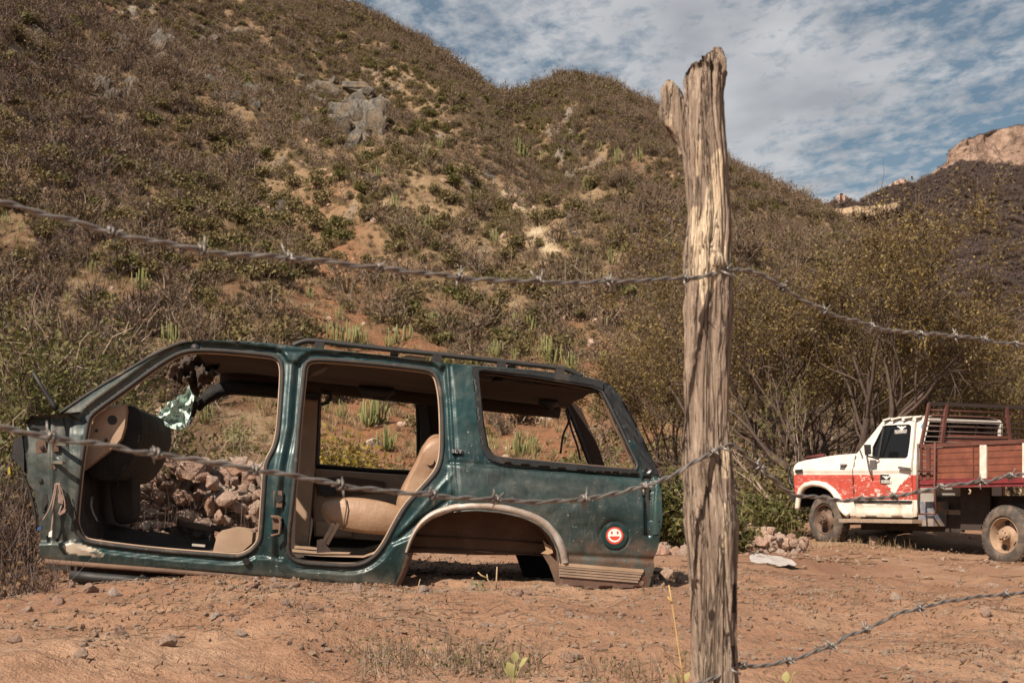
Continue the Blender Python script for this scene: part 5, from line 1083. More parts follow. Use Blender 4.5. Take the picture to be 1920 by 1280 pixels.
def vcab(u, w): return .16 * np.clip(np.asarray(w) - 1.28, 0, 2) * 1.2 + .03 * np.clip((.95 - np.asarray(w)) / .5, 0, 1) ** 2
def redmask(Q):
    x, y = Q[:, 0], Q[:, 1]; r = sstep(888.5, 891, y) * (1 - sstep(935, 938, y))
    gap = np.interp(y, [888, 895, 905, 915, 925, 936], [30, 27, 16, 7, 3, 1]); r = r * (1 - .9 * (np.abs(x - 1677) < gap) * (x > 1660) * (y < 925))
    lipd = dist(Q, [(1498,930),(1501,918),(1510,909),(1526,905),(1546,908),(1562,919),(1573,935)], False); return r * sstep(3.5, 6.5, lipd)
TW = 1.80
def tsheet(name, poly, holes=(), m=TP, v=vcab, step=3.2, dv=0, th=.02, rel=None, mirror=False, parent=None, worn=0):
    Vq, Tq = cdt(np.array(poly, float), [np.array(h, float) for h in holes], step); A = TRK.loc(Vq, v); A[:, 1] += dv
    if rel is not None: A[:, 1] += rel(Vq)
    if mirror: A[:, 1] = TW - A[:, 1]; th = -th
    B = A.copy(); B[:, 1] += th; n = len(A); fs = [tuple(t[::-1]) for t in Tq] + [tuple(i + n for i in t) for t in Tq]; b = 0
    for lp in [poly] + list(holes): k = len(resample(np.array(lp, float), step)); fs += [(b+i, b+(i+1) % k, n+b+(i+1) % k, n+b+i) for i in range(k)]; b += k
    me = mesh(name, np.vstack([A, B]), fs); autosmooth(me, 40)
    if m is TP:
        q = np.vstack([Vq, Vq]); fattr(me, 'red', redmask(q)); fattr(me, 'worn', np.clip(worn * (.4 + .6 * (np.abs(q[:, 0] - 1608) < 14) + .6 * (q[:, 0] > 1695) + .5 * (q[:, 1] > 915)), 0, 1)); fattr(me, 'dust', .75 * sstep(945, 975, q[:, 1]) + .22)
    return obj(name, me, m, parent or truck)
def crease(Q): return -.012 * np.exp(-((Q[:, 1] - 881) / 2.5) ** 2) + .008 * np.exp(-((Q[:, 1] - 889) / 2) ** 2)
FEN = [(1488,880),(1490,872),(1497,866),(1512,862),(1552,856),(1603,852),(1600,870),(1597,890),(1600,930),(1606,966),(1589,966),(1580,960),(1574,942),(1565,926),(1552,916),(1536,911),(1518,911),(1507,918),(1500,930),(1498,952),(1494,955),(1491,930),(1489,905)]
for mir in (False, True): tsheet('fender', FEN, (), TP, vcab, 3.2, 0, .03, crease, mir, worn=.6)
lip = spline([(1495,954),(1498,932),(1503,918),(1512,910),(1526,906.5),(1546,910),(1561,920),(1571,936),(1578,954),(1590,965)], False, 4)
A = TRK.loc(lip, -.012); WPL = M('cream_lip', (.74, .66, .57), (.60, .51, .42), 6, .5, dust=(.42, .3, .21), dustamt=.3); MB().tube([tuple(p) for p in A], .045, 8).build('arch_lip', WPL, truck, True)
DOOR = [(1605,852),(1613,845),(1625,831),(1639,814),(1655,794),(1663,790),(1712,789),(1716,792),(1713,830),(1709,870),(1710,900),(1712,938),(1714,968),(1690,969),(1609,967),(1603,935),(1600,893)]
WIN = [(1637,838),(1656,800),(1661,797),(1706,795),(1710,799),(1707,830),(1703,856),(1699,859),(1648,859),(1636,855)]
door = tsheet('door', DOOR, [WIN], TP, vcab, 3.0, -.012, .04, crease, worn=1.0); tsheet('door', DOOR, [WIN], TP, vcab, 5, -.012, .04, None, True)
tsheet('window_glass', WIN, (), WINM, vcab, 6, .012, .006, parent=door); tsheet('window_glass', WIN, (), WINM, vcab, 8, .012, .006, None, True)
MB().beam(TRK.p(1657,798,.04), TRK.p(1647,858,.0), .02, .03).build('quarter_window_bar', BLKP, door)
MB().tube(tp(resample(np.array(WIN, float), 5), vcab), .012, 5, True).build('window_rubber', BLKP, door, True)
CAB = [(1655,790),(1668,785),(1735,782),(1737,790),(1730,815),(1722,835),(1720,880),(1719,968),(1714,968),(1711,900),(1712,870),(1716,832),(1719,794),(1714,788),(1664,788)]
for mir in (False, True): tsheet('cab_corner', CAB, (), TP, vcab, 3.0, .0, .05, None, mir)
for mir in (False, True): tsheet('windscreen_pillar', [(1606,851),(1612,843),(1623,829),(1637,812),(1655,789),(1659,792),(1641,815),(1627,832),(1615,847)], (), TP, vcab, 3.0, .0, .05, None, mir)
tsheet('rocker', [(1606,944),(1712,946),(1716,970),(1609,968)], (), WPL, vcab, 4, -.03, .04, lambda Q: .012 * np.sin((Q[:, 1] - 944) * .25), parent=door)
tsheet('rubbing_strip', [(1602,937),(1712,938),(1712,943),(1603,942.5)], (), BLKP, vcab, 4, -.03, .02, parent=door)
def span(pts, v0, v1, n=9, crown=0.0, vf=vcab):
    A = TRK.loc(spline(pts, False, 4), vf); rows = []
    for i in range(n): s = i / (n - 1); q = A.copy(); q[:, 1] = (A[:, 1] + v0) * (1 - s) + (TW - A[:, 1] - v0) * s; q[:, 2] += crown * (1 - (2*s - 1) ** 4); rows.append(q)
    return np.stack(rows)
def tattr(o, red=0, worn=0, dust=.1):
    for n_, v_ in (('red', red), ('worn', worn), ('dust', dust)): fattr(o.data, n_, np.full(len(o.data.vertices), v_))
    return o
tattr(MB().grid(span([(1490,874),(1497,866),(1512,862),(1552,856),(1603,852),(1612,846)], .004, 0, 9, .05)).build('bonnet', TP, truck, True), 0, 0, .1)
tattr(MB().grid(span([(1655,790),(1668,785),(1700,783),(1735,782)], .004, 0, 9, .05)).build('cab_roof', TP, truck, True), 0, 0, .2)
MB().grid(span([(1614,845),(1655,791)], .03, 0, 9, .01)).build('windscreen', WINM, truck, True)
MB().grid(span([(1489,876),(1489,905),(1492,950)], .03, 0, 7)).build('grille', BLKP, truck, True)
cp_ = TRK.loc([(1736,784),(1722,838),(1719,905),(1719,966)], vcab)
def cabrear():
    P = []
    for s in np.linspace(0, 1, 11): q = cp_.copy(); q[:, 1] = (cp_[:, 1] + .01) * (1 - s) + (TW - cp_[:, 1] - .01) * s; P.append(q)
    return np.stack(P)
tattr(MB().grid(cabrear()[:, 1:, :]).build('cab_rear_wall', TP, truck, True), 0, 0, .2)
ru0, ru1 = cp_[0], cp_[1]
def onrear(s, t): return tuple(np.array([ru0[0] * (1-t) + ru1[0] * t + .004, (ru0[1] * (1-t) + ru1[1] * t) * (1-s) + (TW - ru0[1] * (1-t) - ru1[1] * t) * s, ru0[2] * (1-t) + ru1[2] * t]))
MB().add([onrear(.06, .12), onrear(.94, .12), onrear(.97, .98), onrear(.03, .98)], [(0, 1, 2, 3)]).build('rear_window_glass', WINM, truck)
fr_ = MB()
for a_, b_ in (((0, 0), (1, 0)), ((0, 0), (0, 1)), ((1, 0), (1, 1)), ((0, 1), (1, 1))): fr_.beam(onrear(.03 + .94 * a_[0], .05 + .95 * a_[1]), onrear(.03 + .94 * b_[0], .05 + .95 * b_[1]), .05, .05)
tattr(fr_.build('rear_window_frame', TP, truck), 0, 0, .1)
for s in (.33, .66): MB().beam(onrear(s, .12), onrear(s, .98), .02, .02).build('rear_window_bar', BLKP, truck)
# roof trim scraps above the windscreen, tape on the pillar
for i, (a, b_) in enumerate([((1658,788),(1672,784)), ((1674,786),(1692,782)), ((1694,784),(1712,781)), ((1716,783),(1730,780))]): tattr(MB().beam(TRK.p(*a, .10), TRK.p(*b_, .14), .10, .022).build('roof_lamp_strip', TP, truck), 0, 0, .3)
tsheet('blue_tape', [(1727,800),(1733,788),(1736,790),(1731,806)], (), M('blue_tape', (.05, .28, .40), (.04, .2, .3), 20, .5), vcab, 3, -.006, .004)
# details on the side
MB().beam(TRK.p(1612,843,-.10), TRK.p(1612,843,.02), .02, .02).build('mirror_arm', BLKP, truck)
mir_ = TRK.loc([(1621,833),(1633,833),(1634,851),(1623,853)], -.22); MB().prism([tuple(p) for p in mir_], (-.05, .03, 0)).build('mirror', BLKP, truck)
MB().tube([TRK.p(1626,852,-.20), TRK.p(1626,858,-.18), TRK.p(1630,880,-.10), TRK.p(1636,897,-.03)], .016, 6).build('mirror_arm', M('worn_chrome', (.45, .40, .36), (.25, .2, .17), 20, .35, .6), truck, True)
MB().tube([TRK.p(1624,854,-.18), TRK.p(1636,857,-.10), TRK.p(1648,861,-.02)], .014, 6).build('mirror_arm', BLKP, truck, True)
MB().beam(TRK.p(1685,876,-.05), TRK.p(1706,879,-.05), .03, .035).build('door_handle', M('handle_metal', (.30, .28, .26), (.14, .12, .1), 20, .35, .6), door)
for i in range(3): MB().beam(TRK.p(1575,870 + i*4,-.012), TRK.p(1588 - i*2,870.5 + i*4,-.012), .014, .012).build('fender_vent', BLKP, truck)
MB().beam(TRK.p(1492,883,-.012), TRK.p(1505,882,-.012), .03, .05).build('side_lamp_hole', BLKP, truck)
BM = M('bull_bar_black', (.02, .02, .02), (.05, .04, .035), 12, .5)
MB().tube([TRK.p(1482,876,.1), TRK.p(1479,882,.1), TRK.p(1481,905,.1), TRK.p(1489,912,.1)], .022, 6).build('bull_bar', BM, truck, True); MB().beam(TRK.p(1487,930,.05), tuple(np.array(TRK.p(1487,930,.05)) + np.array([0, 1.7, 0])), .10, .16).build('bumper', BM, truck)
MB().tube([TRK.p(1512,858,.6), TRK.p(1545,853,.6)], .03, 6).build('bonnet_scoop', M('dark_red', (.12, .02, .02), (.09, .02, .02), 9), truck, True)
# stickers: white winged emblem over two lines of lettering
def emblem(cx, cy, s, v, m, parent):
    half = [(0, 5.2), (1.8, 4.2), (4.2, 2.2), (5.4, .2), (9.4, -1.6), (11.2, -4.2), (7.6, -3.6), (5.2, -3.4), (3.4, -2.4), (2.2, -.8), (1.4, -3.2), (.6, -4.2), (-.2, -3.4)]
    pts = [(cx + x * s, cy + y * s) for x, y in half] + [(cx - x * s, cy + y * s) for x, y in half[::-1] if x > 0]
    P = TRK.loc(pts, v); MB().prism([tuple(p) for p in P], (0, .003, 0)).build('emblem', m, parent)
vst = lambda d: (lambda u, w: vcab(u, w) - d)
sk = tsheet('door_sticker', [(1653,889),(1670.5,889.5),(1670.5,906),(1653,905.5)], (), M('sticker_black', (.015, .014, .014), (.02, .02, .02), 9, .5, 0, 0), vcab, 4, -.028, .004, parent=door)
emblem(1661.8, 894.5, .68, vst(.031), WHT, door)
side_text(TRK, 'MOVIMIENTO', 1661.8, 901.2, .036, vst(.031), WHT, door); side_text(TRK, 'CIUDADANO', 1661.8, 904.2, .036, vst(.031), WHT, door)
emblem(1690.5, 801.5, .80, vst(-.006), WHT, door); side_text(TRK, 'MOVIMIENTO', 1689, 807.3, .042, vst(-.006), WHT, door); side_text(TRK, 'CIUDADANO', 1688.7, 810.6, .042, vst(-.006), WHT, door)
# seat, wheel in the cab
MB().box((TRK.p(1690,870,0)[0], .2, .9), (TRK.p(1712,870,0)[0], 1.6, 1.45)).build('cab_seat', CARP, truck)
_c = np.array(TRK.p(1668, 846, .45)); MB().tube([tuple(_c + np.array([.07 * math.sin(a*.4), .19 * math.cos(a*.4), .19 * math.sin(a*.4)])) for a in range(16)], .014, 5, True).build('steering_wheel', BLKP, truck, True)
# running board
STP = M('chequer_plate', (.40, .30, .22), (.30, .22, .16), 20, .6, .2, .8, 70, .01)
rb = TRK.loc([(1578,976),(1716,990)], -.10); MB().box((rb[0][0], -.16, rb[0][2]-.02), (rb[1][0], .16, rb[0][2]+.035)).build('running_board', STP, truck)
MB().add(tp([(1565,940),(1582,966),(1592,980),(1578,980)], .06) + tp([(1565,940),(1582,966),(1592,980),(1578,980)], .12), [(0,1,2,3),(7,6,5,4),(0,4,5,1),(1,5,6,2),(2,6,7,3),(3,7,4,0)]).build('board_bracket', DUSTM, truck)
BLUEB = M('rusty_blue_box', (.33, .24, .17), (.10, .14, .20), 9, .7, 0, .4, 30, .01); tb = TRK.loc([(1722,940),(1750,986)], .04); MB().box((tb[0][0], .04, tb[1][2]), (tb[1][0], .34, tb[0][2])).build('battery_box', BLUEB, truck)
# wheels
TYRE = M('dusty_tyre', (.085, .068, .056), (.050, .042, .037), 9, .9, 0, .6, 40, .01, dust=(.22, .155, .11), dustamt=.5); RIM = M('rusty_rim', (.175, .110, .075), (.105, .066, .048), 7, .7, .2, .4, 30, .006); RIM2 = M('dusty_rim', (.42, .285, .19), (.28, .18, .12), 7, .75, .1, .4, 30, .006)
def wheel(u, v, R, rimm, name='wheel', outer=True, dish=.0):
    x, y = TRK.world([(u, v, 0)])[0][:2]; z = float(gz(x, y)) - .03 + R
    w = empty(name); w.parent = truck; w.location = (u, v, z); W2 = .23
    prof = [(.03, R*.60), (-.005, R*.66), (-.010, R*.74), (.0, R*.86), (.018, R*.945), (.035, R*.985), (.05, R), (W2-.05, R), (W2-.02, R*.96), (W2, R*.82), (W2-.02, R*.62)]
    ty = MB().lathe(prof, 44); ty.build('tyre', TYRE, w, auto=45)
    tr = MB()
    for i in range(44):
        a = 2*math.pi*i/44; c, s = math.cos(a), math.sin(a); h = .03
        for vv_ in (.02, .12): tr.beam((c*R*.990, vv_ + .02, s*R*.990), (c*R*.990, vv_ + .075, s*R*.990), .03, .022, (c, 0, s))
    tr.build('tread', TYRE, w)['kind'] = 'stuff'
    rp = [(.02, R*.61), (.015, R*.585), (.05, R*.555), (.10 + dish, R*.50), (.095 + dish, R*.36), (.05 + dish, R*.24), (.035 + dish, R*.19)]
    rim = MB().lathe(rp, 36).build('rim', rimm, w, auto=50)
    hub = MB().lathe([(.05 + dish, R*.21), (-.02 + dish, R*.19), (-.035 + dish, R*.13), (-.07 + dish, R*.10), (-.075 + dish, .001)], 20).build('hub', rimm, w, auto=50)
    for i in range(5):
        a = 2*math.pi*i/5 + .5; c, s = math.cos(a)*R*.405, math.sin(a)*R*.405; q = [(c + .065*R*1.5*math.cos(t*.5236), .088 + dish, s + .065*R*1.5*math.sin(t*.5236)) for t in range(12)]; MB().add(q, [tuple(range(12))]).build('hand_hole', BLKP, w)
    for i in range(8):
        a = 2*math.pi*i/8; c, s = math.cos(a)*R*.155, math.sin(a)*R*.155; MB().lathe([(-.05 + dish, .016), (-.02 + dish, .016)], 6, c=(c, 0, s), cap=True).build('wheel_nut', rimm, w)
    return w
uF = TRK.loc([(1543, 975)], 0)[0][0]
wheel(uF, .02, .405, RIM, dish=-.02); wheel(uF, 1.50, .405, RIM)
wheel(0.0, -.10, .412, RIM2, dish=.03); wheel(0.0, 1.55, .412, RIM2); wheel(.0, .16, .412, RIM, 'inner_wheel')
MB().beam((uF, .2, .42), (uF, 1.6, .42), .10, .10).build('axle', CARP, truck); MB().beam((.02, .2, .36), (.02, 1.6, .36), .14, .14).build('axle', CARP, truck)
for vv_ in (.45, 1.3): MB().beam((uF - .5, vv_, .72), (2.6, vv_, .72), .09, .2).build('chassis_rail', CARP, truck)
# bed: steel floor frame, boards, stakes, rail, ladder, front rack
VB = -.22; VB2 = 2.06
RUSTP = M('rust_red_paint', (.145, .050, .034), (.090, .036, .028), 7, .7, .1, .4, 30, .006); CRIM = M('crimson_paint', (.215, .030, .034), (.14, .022, .026), 6, .5, 0, .2, 30, .004, dust=(.3, .2, .14), dustamt=.1)
BOARD = M('stained_board', (.235, .078, .046), (.135, .046, .029), 5, .5, 0, .5, 25, .006)
uB = TRK.loc([(1723, 870)], VB)[0][0]; uE = uB + 3.4
zt, zb = [TRK.loc([(1723, yy_)], VB)[0][2] for yy_ in (833, 899)]
zf = TRK.loc([(1723, 914)], VB)[0][2]
bed = empty('bed'); bed.parent = truck
MB().box((uB, VB, zf), (uE, VB + .06, zf + .045)).build('bed_frame', CRIM, bed); MB().box((uB, VB - .02, zf + .047), (uE, VB + .05, zf + .085)).build('bed_frame', CRIM, bed); MB().box((uB, VB - .005, zf + .087), (uE, VB + .06, zb)).build('bed_frame', CRIM, bed)
MB().box((uB, VB + .062, zf + .05), (uE, VB2, zf + .10)).build('bed_floor', RUSTP, bed)
nb = 5; hb = (zt - .05 - zb) / nb
for side in (VB, VB2 - .04):
    for i in range(nb): MB().box((uB + .05, side + .012 + (i % 2) * .003, zb + hb * i + .007), (uE, side + .04, zb + hb * (i + 1) - .007)).build('board', BOARD, bed)
    MB().box((uB, side - .01, zt - .05), (uE, side + .05, zt)).build('top_rail', RUSTP, bed)
WST = M('white_stake', (.72, .66, .58), (.55, .46, .38), 12, .7)
def ub(px): return TRK.loc([(px, 860)], VB)[0][0]
for a_, b_, m_ in ((1725, 1729, RUSTP), (1738, 1744, RUSTP), (1838, 1850, WST), (1918, 1930, WST)): MB().box((ub(a_), VB - .012, zb), (ub(b_), VB + .010, zt - .052)).build('stake', m_, bed)
MB().box((ub(1824), VB - .004, zb), (ub(1825), VB + .010, zt - .052)).build('stake', RUSTP, bed)
for i in range(nb): MB().box((uB, VB + .05, zb + hb * i + .004), (uB + .03, VB2 - .05, zb + hb * (i + 1) - .004)).build('front_board', BOARD, bed)
for hx in (1817, 1912): q = [TRK.p(hx, 917, VB), TRK.p(hx + 3, 920, VB), TRK.p(hx + 2, 925, VB), TRK.p(hx - 1, 925, VB)]; MB().tube(q, .012, 6).build('rope_hook', STEEL, bed, True)
MB().box((uB + .35, .24, .33), (-.55, .28, zf)).build('under_shade_panel', M('shade_dark_steel', (.030, .021, .017), (.05, .034, .026), 8, .85), truck); MB().box((uF + .55, .30, .30), (uB + .34, .34, .55)).build('under_shade_panel', CARP, truck)  # dark panels below bed and cab, lengthened to block sun from the ground
zr = TRK.loc([(1751, 757)], .1)[0][2]; rk = empty('front_rack'); rk.parent = truck
ins = .16
def RKP(s, t): v0 = VB + .02 + ins * t; v1 = VB2 - .02 - ins * t; return (uB + .02, v0 + (v1 - v0) * s, zt - .02 + (zr - zt + .02) * t)
for s in (0, 1): MB().beam(RKP(s, 0), RKP(s, 1), .04, .04).build('rack_post', RUSTP, rk)
MB().beam(RKP(0, 1), RKP(1, 1), .05, .05).build('rack_top', M('dark_rust', (.045, .026, .022), (.03, .02, .018), 9), rk)
for s in (.17, .80): MB().beam(RKP(s, 0), RKP(s, 1), .07, .05).build('rack_stake', RUSTP, rk)
GREYR = M('rusty_grey_bar', (.15, .11, .095), (.10, .06, .05), 9, .6, .3)
for i in range(7): t_ = .10 + i * .125; MB().tube([RKP(0, t_), RKP(1, t_)], .011, 6).build('rack_bar', RUSTP if i in (5, 6) else GREYR, rk, True)
MB().box((uB - .005, RKP(.19, 0)[1], zt - .02), (uB + .015, RKP(.78, 0)[1], zt + .16)).build('rack_board', BOARD, rk)
lad = empty('ladder'); lad.parent = truck
lz1 = TRK.loc([(1721, 963)], VB - .05)[0][2]
for px_ in (1721, 1753): u_ = TRK.loc([(px_, 900)], VB - .05)[0][0]; MB().tube([(u_, VB - .05, zt + .01), (u_, VB - .06, zf), (u_ + .03, VB - .05, lz1)], .017, 6).build('ladder_rail', GREYR if px_ == 1721 else RUSTP, lad, True)
ua, ub_ = [TRK.loc([(px_, 900)], VB - .05)[0][0] for px_ in (1721, 1753)]
for k in (0, .5, 1.0): zz_ = zt - .38 + (lz1 - zt + .38) * k; MB().tube([(ua, VB - .055, zz_), (ub_, VB - .055, zz_)], .014, 6).build('rung', RUSTP, lad, True)

# ------------------------------------------------------------------ fence: post and barbed wires
PD = 3.33
PL = [(93,1339,1354),(100,1330,1355),(112,1308,1356),(128,1290,1357),(150,1281,1357),(200,1276,1357),(250,1275,1361),(300,1281,1367),(350,1287,1369),(400,1290,1372),(440,1286,1374),(470,1281,1373),(510,1279,1374),(552,1284,1374),(580,1279,1375),(620,1283,1371),(660,1283,1367),(720,1279,1366),(790,1282,1366),(850,1278,1370),(870,1277,1371),(920,1284,1374),(980,1281,1382),(1030,1287,1382),(1100,1293,1381),(1180,1296,1382),(1280,1298,1386),(1400,1300,1388),(1560,1300,1390)]
post = empty('fence_post', (0, 0, 0), label='weathered grey timber fence post with a forked splintered top', cat='post')
ys_ = np.concatenate([[90, 90.5], np.arange(93, 300, 3.0), np.arange(300, 1300, 5.0), np.arange(1300, 1561, 20.)]); pl = np.array(PL, float)
lx, rx = np.interp(ys_, pl[:, 0], pl[:, 1]), np.interp(ys_, pl[:, 0], pl[:, 2]); NS = 200; rows = []; stripm = []; knot = []
for y_, a_, b_ in zip(ys_, lx, rx):
    if y_ < 132: a_ = 1286 - (132 - y_) * .05
    th = np.linspace(0, 2*math.pi, NS, endpoint=False); c, s = np.cos(th), np.sin(th); R_ = (b_ - a_) / 2
    z_ = CZ + (HY - y_) / F * PD; q = np.stack([c * 2.2, s * 2.2, np.full(NS, z_ * 1.1)], 1)
    wp = .55 * vnoise(np.full(NS, z_ * 2.2), c * .8, s * .8, 71); qa = np.cos(th + wp) * 2.2; qb = np.sin(th + wp) * 2.2
    g = np.abs(vnoise(qa * 1.25, qb * 1.25, q[:, 2] * 1.15, 3)); groove = -np.exp(-(g / .075) ** 2) * .17
    g2 = np.abs(vnoise(qa * 3.2, qb * 3.2, q[:, 2] * 2.2, 13)); groove -= np.exp(-(g2 / .09) ** 2) * .075 * (.4 + .6 * sstep(-.1, .4, vnoise(qa, qb, q[:, 2] * 2, 15)))
    g3 = np.abs(vnoise(qa * 7, qb * 7, q[:, 2] * 4, 17)); groove -= np.exp(-(g3 / .14) ** 2) * .03
    lump = .07 * fbm(q[:, 0] * .8, q[:, 1] * .8, q[:, 2] * 5, 3, 9) + .03 * fbm(q[:, 0] * 4, q[:, 1] * 4, q[:, 2] * 14, 3, 19)
    top = 1 - sstep(93, 240, y_); groove = groove * (1 + 1.6 * top); lump = lump * (1 + 1.2 * top) + top * .20 * fbm(c * 2.5, s * 2.5, np.full(NS, z_ * 14), 3, 29) + (1 - sstep(93, 190, y_)) * .22 * fbm(c * 5, s * 5, np.full(NS, z_ * 30), 2, 39)
    kd = np.maximum(0, 1 - np.hypot((c * R_ + (a_ + b_) / 2 - 1337) / 15, (y_ - 494) / 19)) * (s < 0); kd2 = np.maximum(0, 1 - np.hypot((c * R_ + (a_ + b_) / 2 - 1299) / 11, (y_ - 668) / 13)) * (s < 0); lump = lump + .22 * np.sqrt(kd) + .12 * np.sqrt(kd2)
    k = R_ * (1 + groove + lump); X = (a_ + b_) / 2 + c * k; Xp = (X - CX) / F * PD; Yp = PD + s * k / F * PD * .95
    cap_ = np.interp(X, [1276, 1284, 1292, 1304, 1314, 1324, 1334, 1341, 1346, 1352, 1358], [160, 144, 134, 127, 123, 112, 104, 96, 90, 90, 100]) + 13 * np.clip(s, -.2, 1) + 4 * vnoise(c * 4, s * 4, None, 91) + 3.5 * vnoise(c * 11, s * 11, None, 92)
    yv_ = np.maximum(y_, cap_); rows.append(np.stack([Xp, Yp, CZ + (HY - yv_) / F * PD], 1))
    xx_ = X; front = s < .2
    cen = np.interp(y_, [290, 330, 420, 480, 560, 620], [1342, 1338, 1330, 1325, 1318, 1310]); wid = np.interp(y_, [285, 310, 400, 470, 500, 545, 590], [0, 13, 17, 30, 32, 14, 0])
    sm = (1 - sstep(wid - 5, wid + 6, np.abs(xx_ - cen))) * (wid > 1)
    sm = np.maximum(sm, (1 - sstep(4, 10, np.abs(xx_ - np.interp(y_, [380, 500], [1300, 1299])))) * (y_ > 392) * (y_ < 520))
    sm = np.maximum(sm, .9 * (1 - sstep(4, 9, np.abs(xx_ - 1356))) * (y_ > 838) * (y_ < 900)); sm = np.maximum(sm, .8 * (1 - sstep(2, 6, np.abs(xx_ - 1353))) * (y_ > 940) * (y_ < 1040)); sm = np.maximum(sm, .5 * (1 - sstep(3, 8, np.abs(xx_ - 1305))) * (y_ > 270) * (y_ < 340))
    stripm.append(sm * front); d1 = np.hypot(xx_ - 1329, (y_ - 1150) * .6); d2 = np.hypot(xx_ - 1337, (y_ - 494) * .9); d3 = np.hypot(xx_ - 1299, y_ - 668)
    knot.append(front * np.maximum.reduce([1 - sstep(5, 8, d1), .42 * (1 - sstep(7, 15, d2)), .5 * (1 - sstep(5, 11, d3)), .9 * (np.abs(xx_ - np.interp(y_, [1080, 1280], [1374, 1370])) < 5) * ((y_ > 1090) & (y_ < 1150) | (y_ > 1205) & (y_ < 1250))]))
G = np.stack(rows); tp_ = G[0].mean(0); G[0] = tp_ + (G[0] - tp_) * .02; G[0, :, 2] = G[1, :, 2].mean() - .004; nr, nc = G.shape[:2]; idx = np.arange(nr*nc).reshape(nr, nc); nx = np.roll(idx, -1, 1)
fc = np.stack([idx[:-1], idx[1:], nx[1:], nx[:-1]], -1).reshape(-1, 4); me = mesh('timber', G.reshape(-1, 3), fc, True)
fattr(me, 'bare', np.array(stripm).ravel()); fattr(me, 'knot', np.array(knot).ravel())
def mat_post():
    m, nt, b, _ = nodes('weathered_timber'); t = NT(nt); v = t.coord((22, 22, 1.6)); v2 = t.coord((60, 60, 3.5))
    n1 = t.noise(1.2, 6, .74, 2.4, v); n2 = t.noise(2.0, 5, .75, .6, v2)
    c = t.ramp(n1, [(.28, (.125, .090, .067)), (.40, (.285, .208, .155)), (.56, (.42, .32, .245)), (.72, (.58, .465, .365))])
    ck = t.math('ABSOLUTE', t.math('SUBTRACT', t.noise(1.0, 3, .6, 1.5, t.coord((17, 17, 1.4))), .5)); ck2 = t.math('ABSOLUTE', t.math('SUBTRACT', t.noise(1.0, 3, .6, 1.0, t.coord((44, 44, 3.2))), .5))
    c = t.mix(t.ramp(n2, [(.52, 0), (.74, .6)]), c, (.12, .084, .062))
    c = t.mix(t.ramp(t.math('ADD', t.attr('bare'), t.math('MULTIPLY', t.math('SUBTRACT', t.noise(1.1, 5, .7, 1.5, t.coord((26, 26, 5))), .5), 1.7)), [(.30, 0), (.74, 1)]), c, t.ramp(n2, [(.35, (.86, .72, .54)), (.7, (.62, .43, .27))]))
    c = t.mix(t.ramp(t.math('ADD', t.attr('knot'), t.math('MULTIPLY', t.math('SUBTRACT', n2, .5), .8)), [(.35, 0), (.65, .9)]), c, (.050, .033, .025)); c = t.mix(t.math('MULTIPLY', t.ramp(t.noise(9, 3), [(.64, 0), (.74, .30)]), 1.0), c, (.30, .165, .080))
    c = t.mix(t.math('MAXIMUM', t.ramp(ck, [(.004, .85), (.014, 0)]), t.ramp(ck2, [(.005, .5), (.018, 0)])), c, (.055, .038, .028))
    t.l(c, b.inputs['Base Color']); b.inputs['Roughness'].default_value = .85; b.inputs['Specular IOR Level'].default_value = .25; t.bump(b, t.math('ADD', t.math('ADD', n1, n2), t.ramp(ck, [(.0, 0), (.04, 1)])), 1.0, .010); return m
WOOD = mat_post(); obj('timber', me, WOOD, post)
# the broken fork at the left of the top
fk = np.array([(147,1252,1262),(156,1246,1265),(165,1241,1271),(180,1241,1274),(200,1239,1280),(218,1239,1284),(235,1248,1288),(250,1258,1290),(265,1267,1292),(290,1276,1294)], float); rows = []
for y_ in np.arange(148, 291, 3.0):
    a_, b_ = np.interp(y_, fk[:, 0], fk[:, 1]), np.interp(y_, fk[:, 0], fk[:, 2]) + np.interp(y_, [150, 170, 200], [0, 5, 12]); th = np.linspace(0, 2*math.pi, 40, endpoint=False); c, s = np.cos(th), np.sin(th); R_ = (b_ - a_) / 2; z_ = CZ + (HY - y_) / F * PD
    k = R_ * (1 + .34 * fbm(c * 2.5, s * 2.5, np.full(40, z_ * 22), 3, 5) + .12 * fbm(c * 7, s * 7, np.full(40, z_ * 50), 2, 6)); rows.append(np.stack([((a_ + b_) / 2 + c * k - CX) / F * PD, PD + .012 + s * np.minimum(k, 18) / F * PD * .8, np.full(40, z_)], 1))
G = np.stack(rows); nr, nc = G.shape[:2]; idx = np.arange(nr*nc).reshape(nr, nc); nx = np.roll(idx, -1, 1); me = mesh('broken_fork', G.reshape(-1, 3), np.stack([idx[:-1], idx[1:], nx[1:], nx[:-1]], -1).reshape(-1, 4), True)
fattr(me, 'bare', (vnoise(G[..., 0].ravel() * 60, G[..., 2].ravel() * 30, None, 3) > .15) * .45); fattr(me, 'knot', np.zeros(nr*nc)); obj('broken_fork', me, WOOD, post)

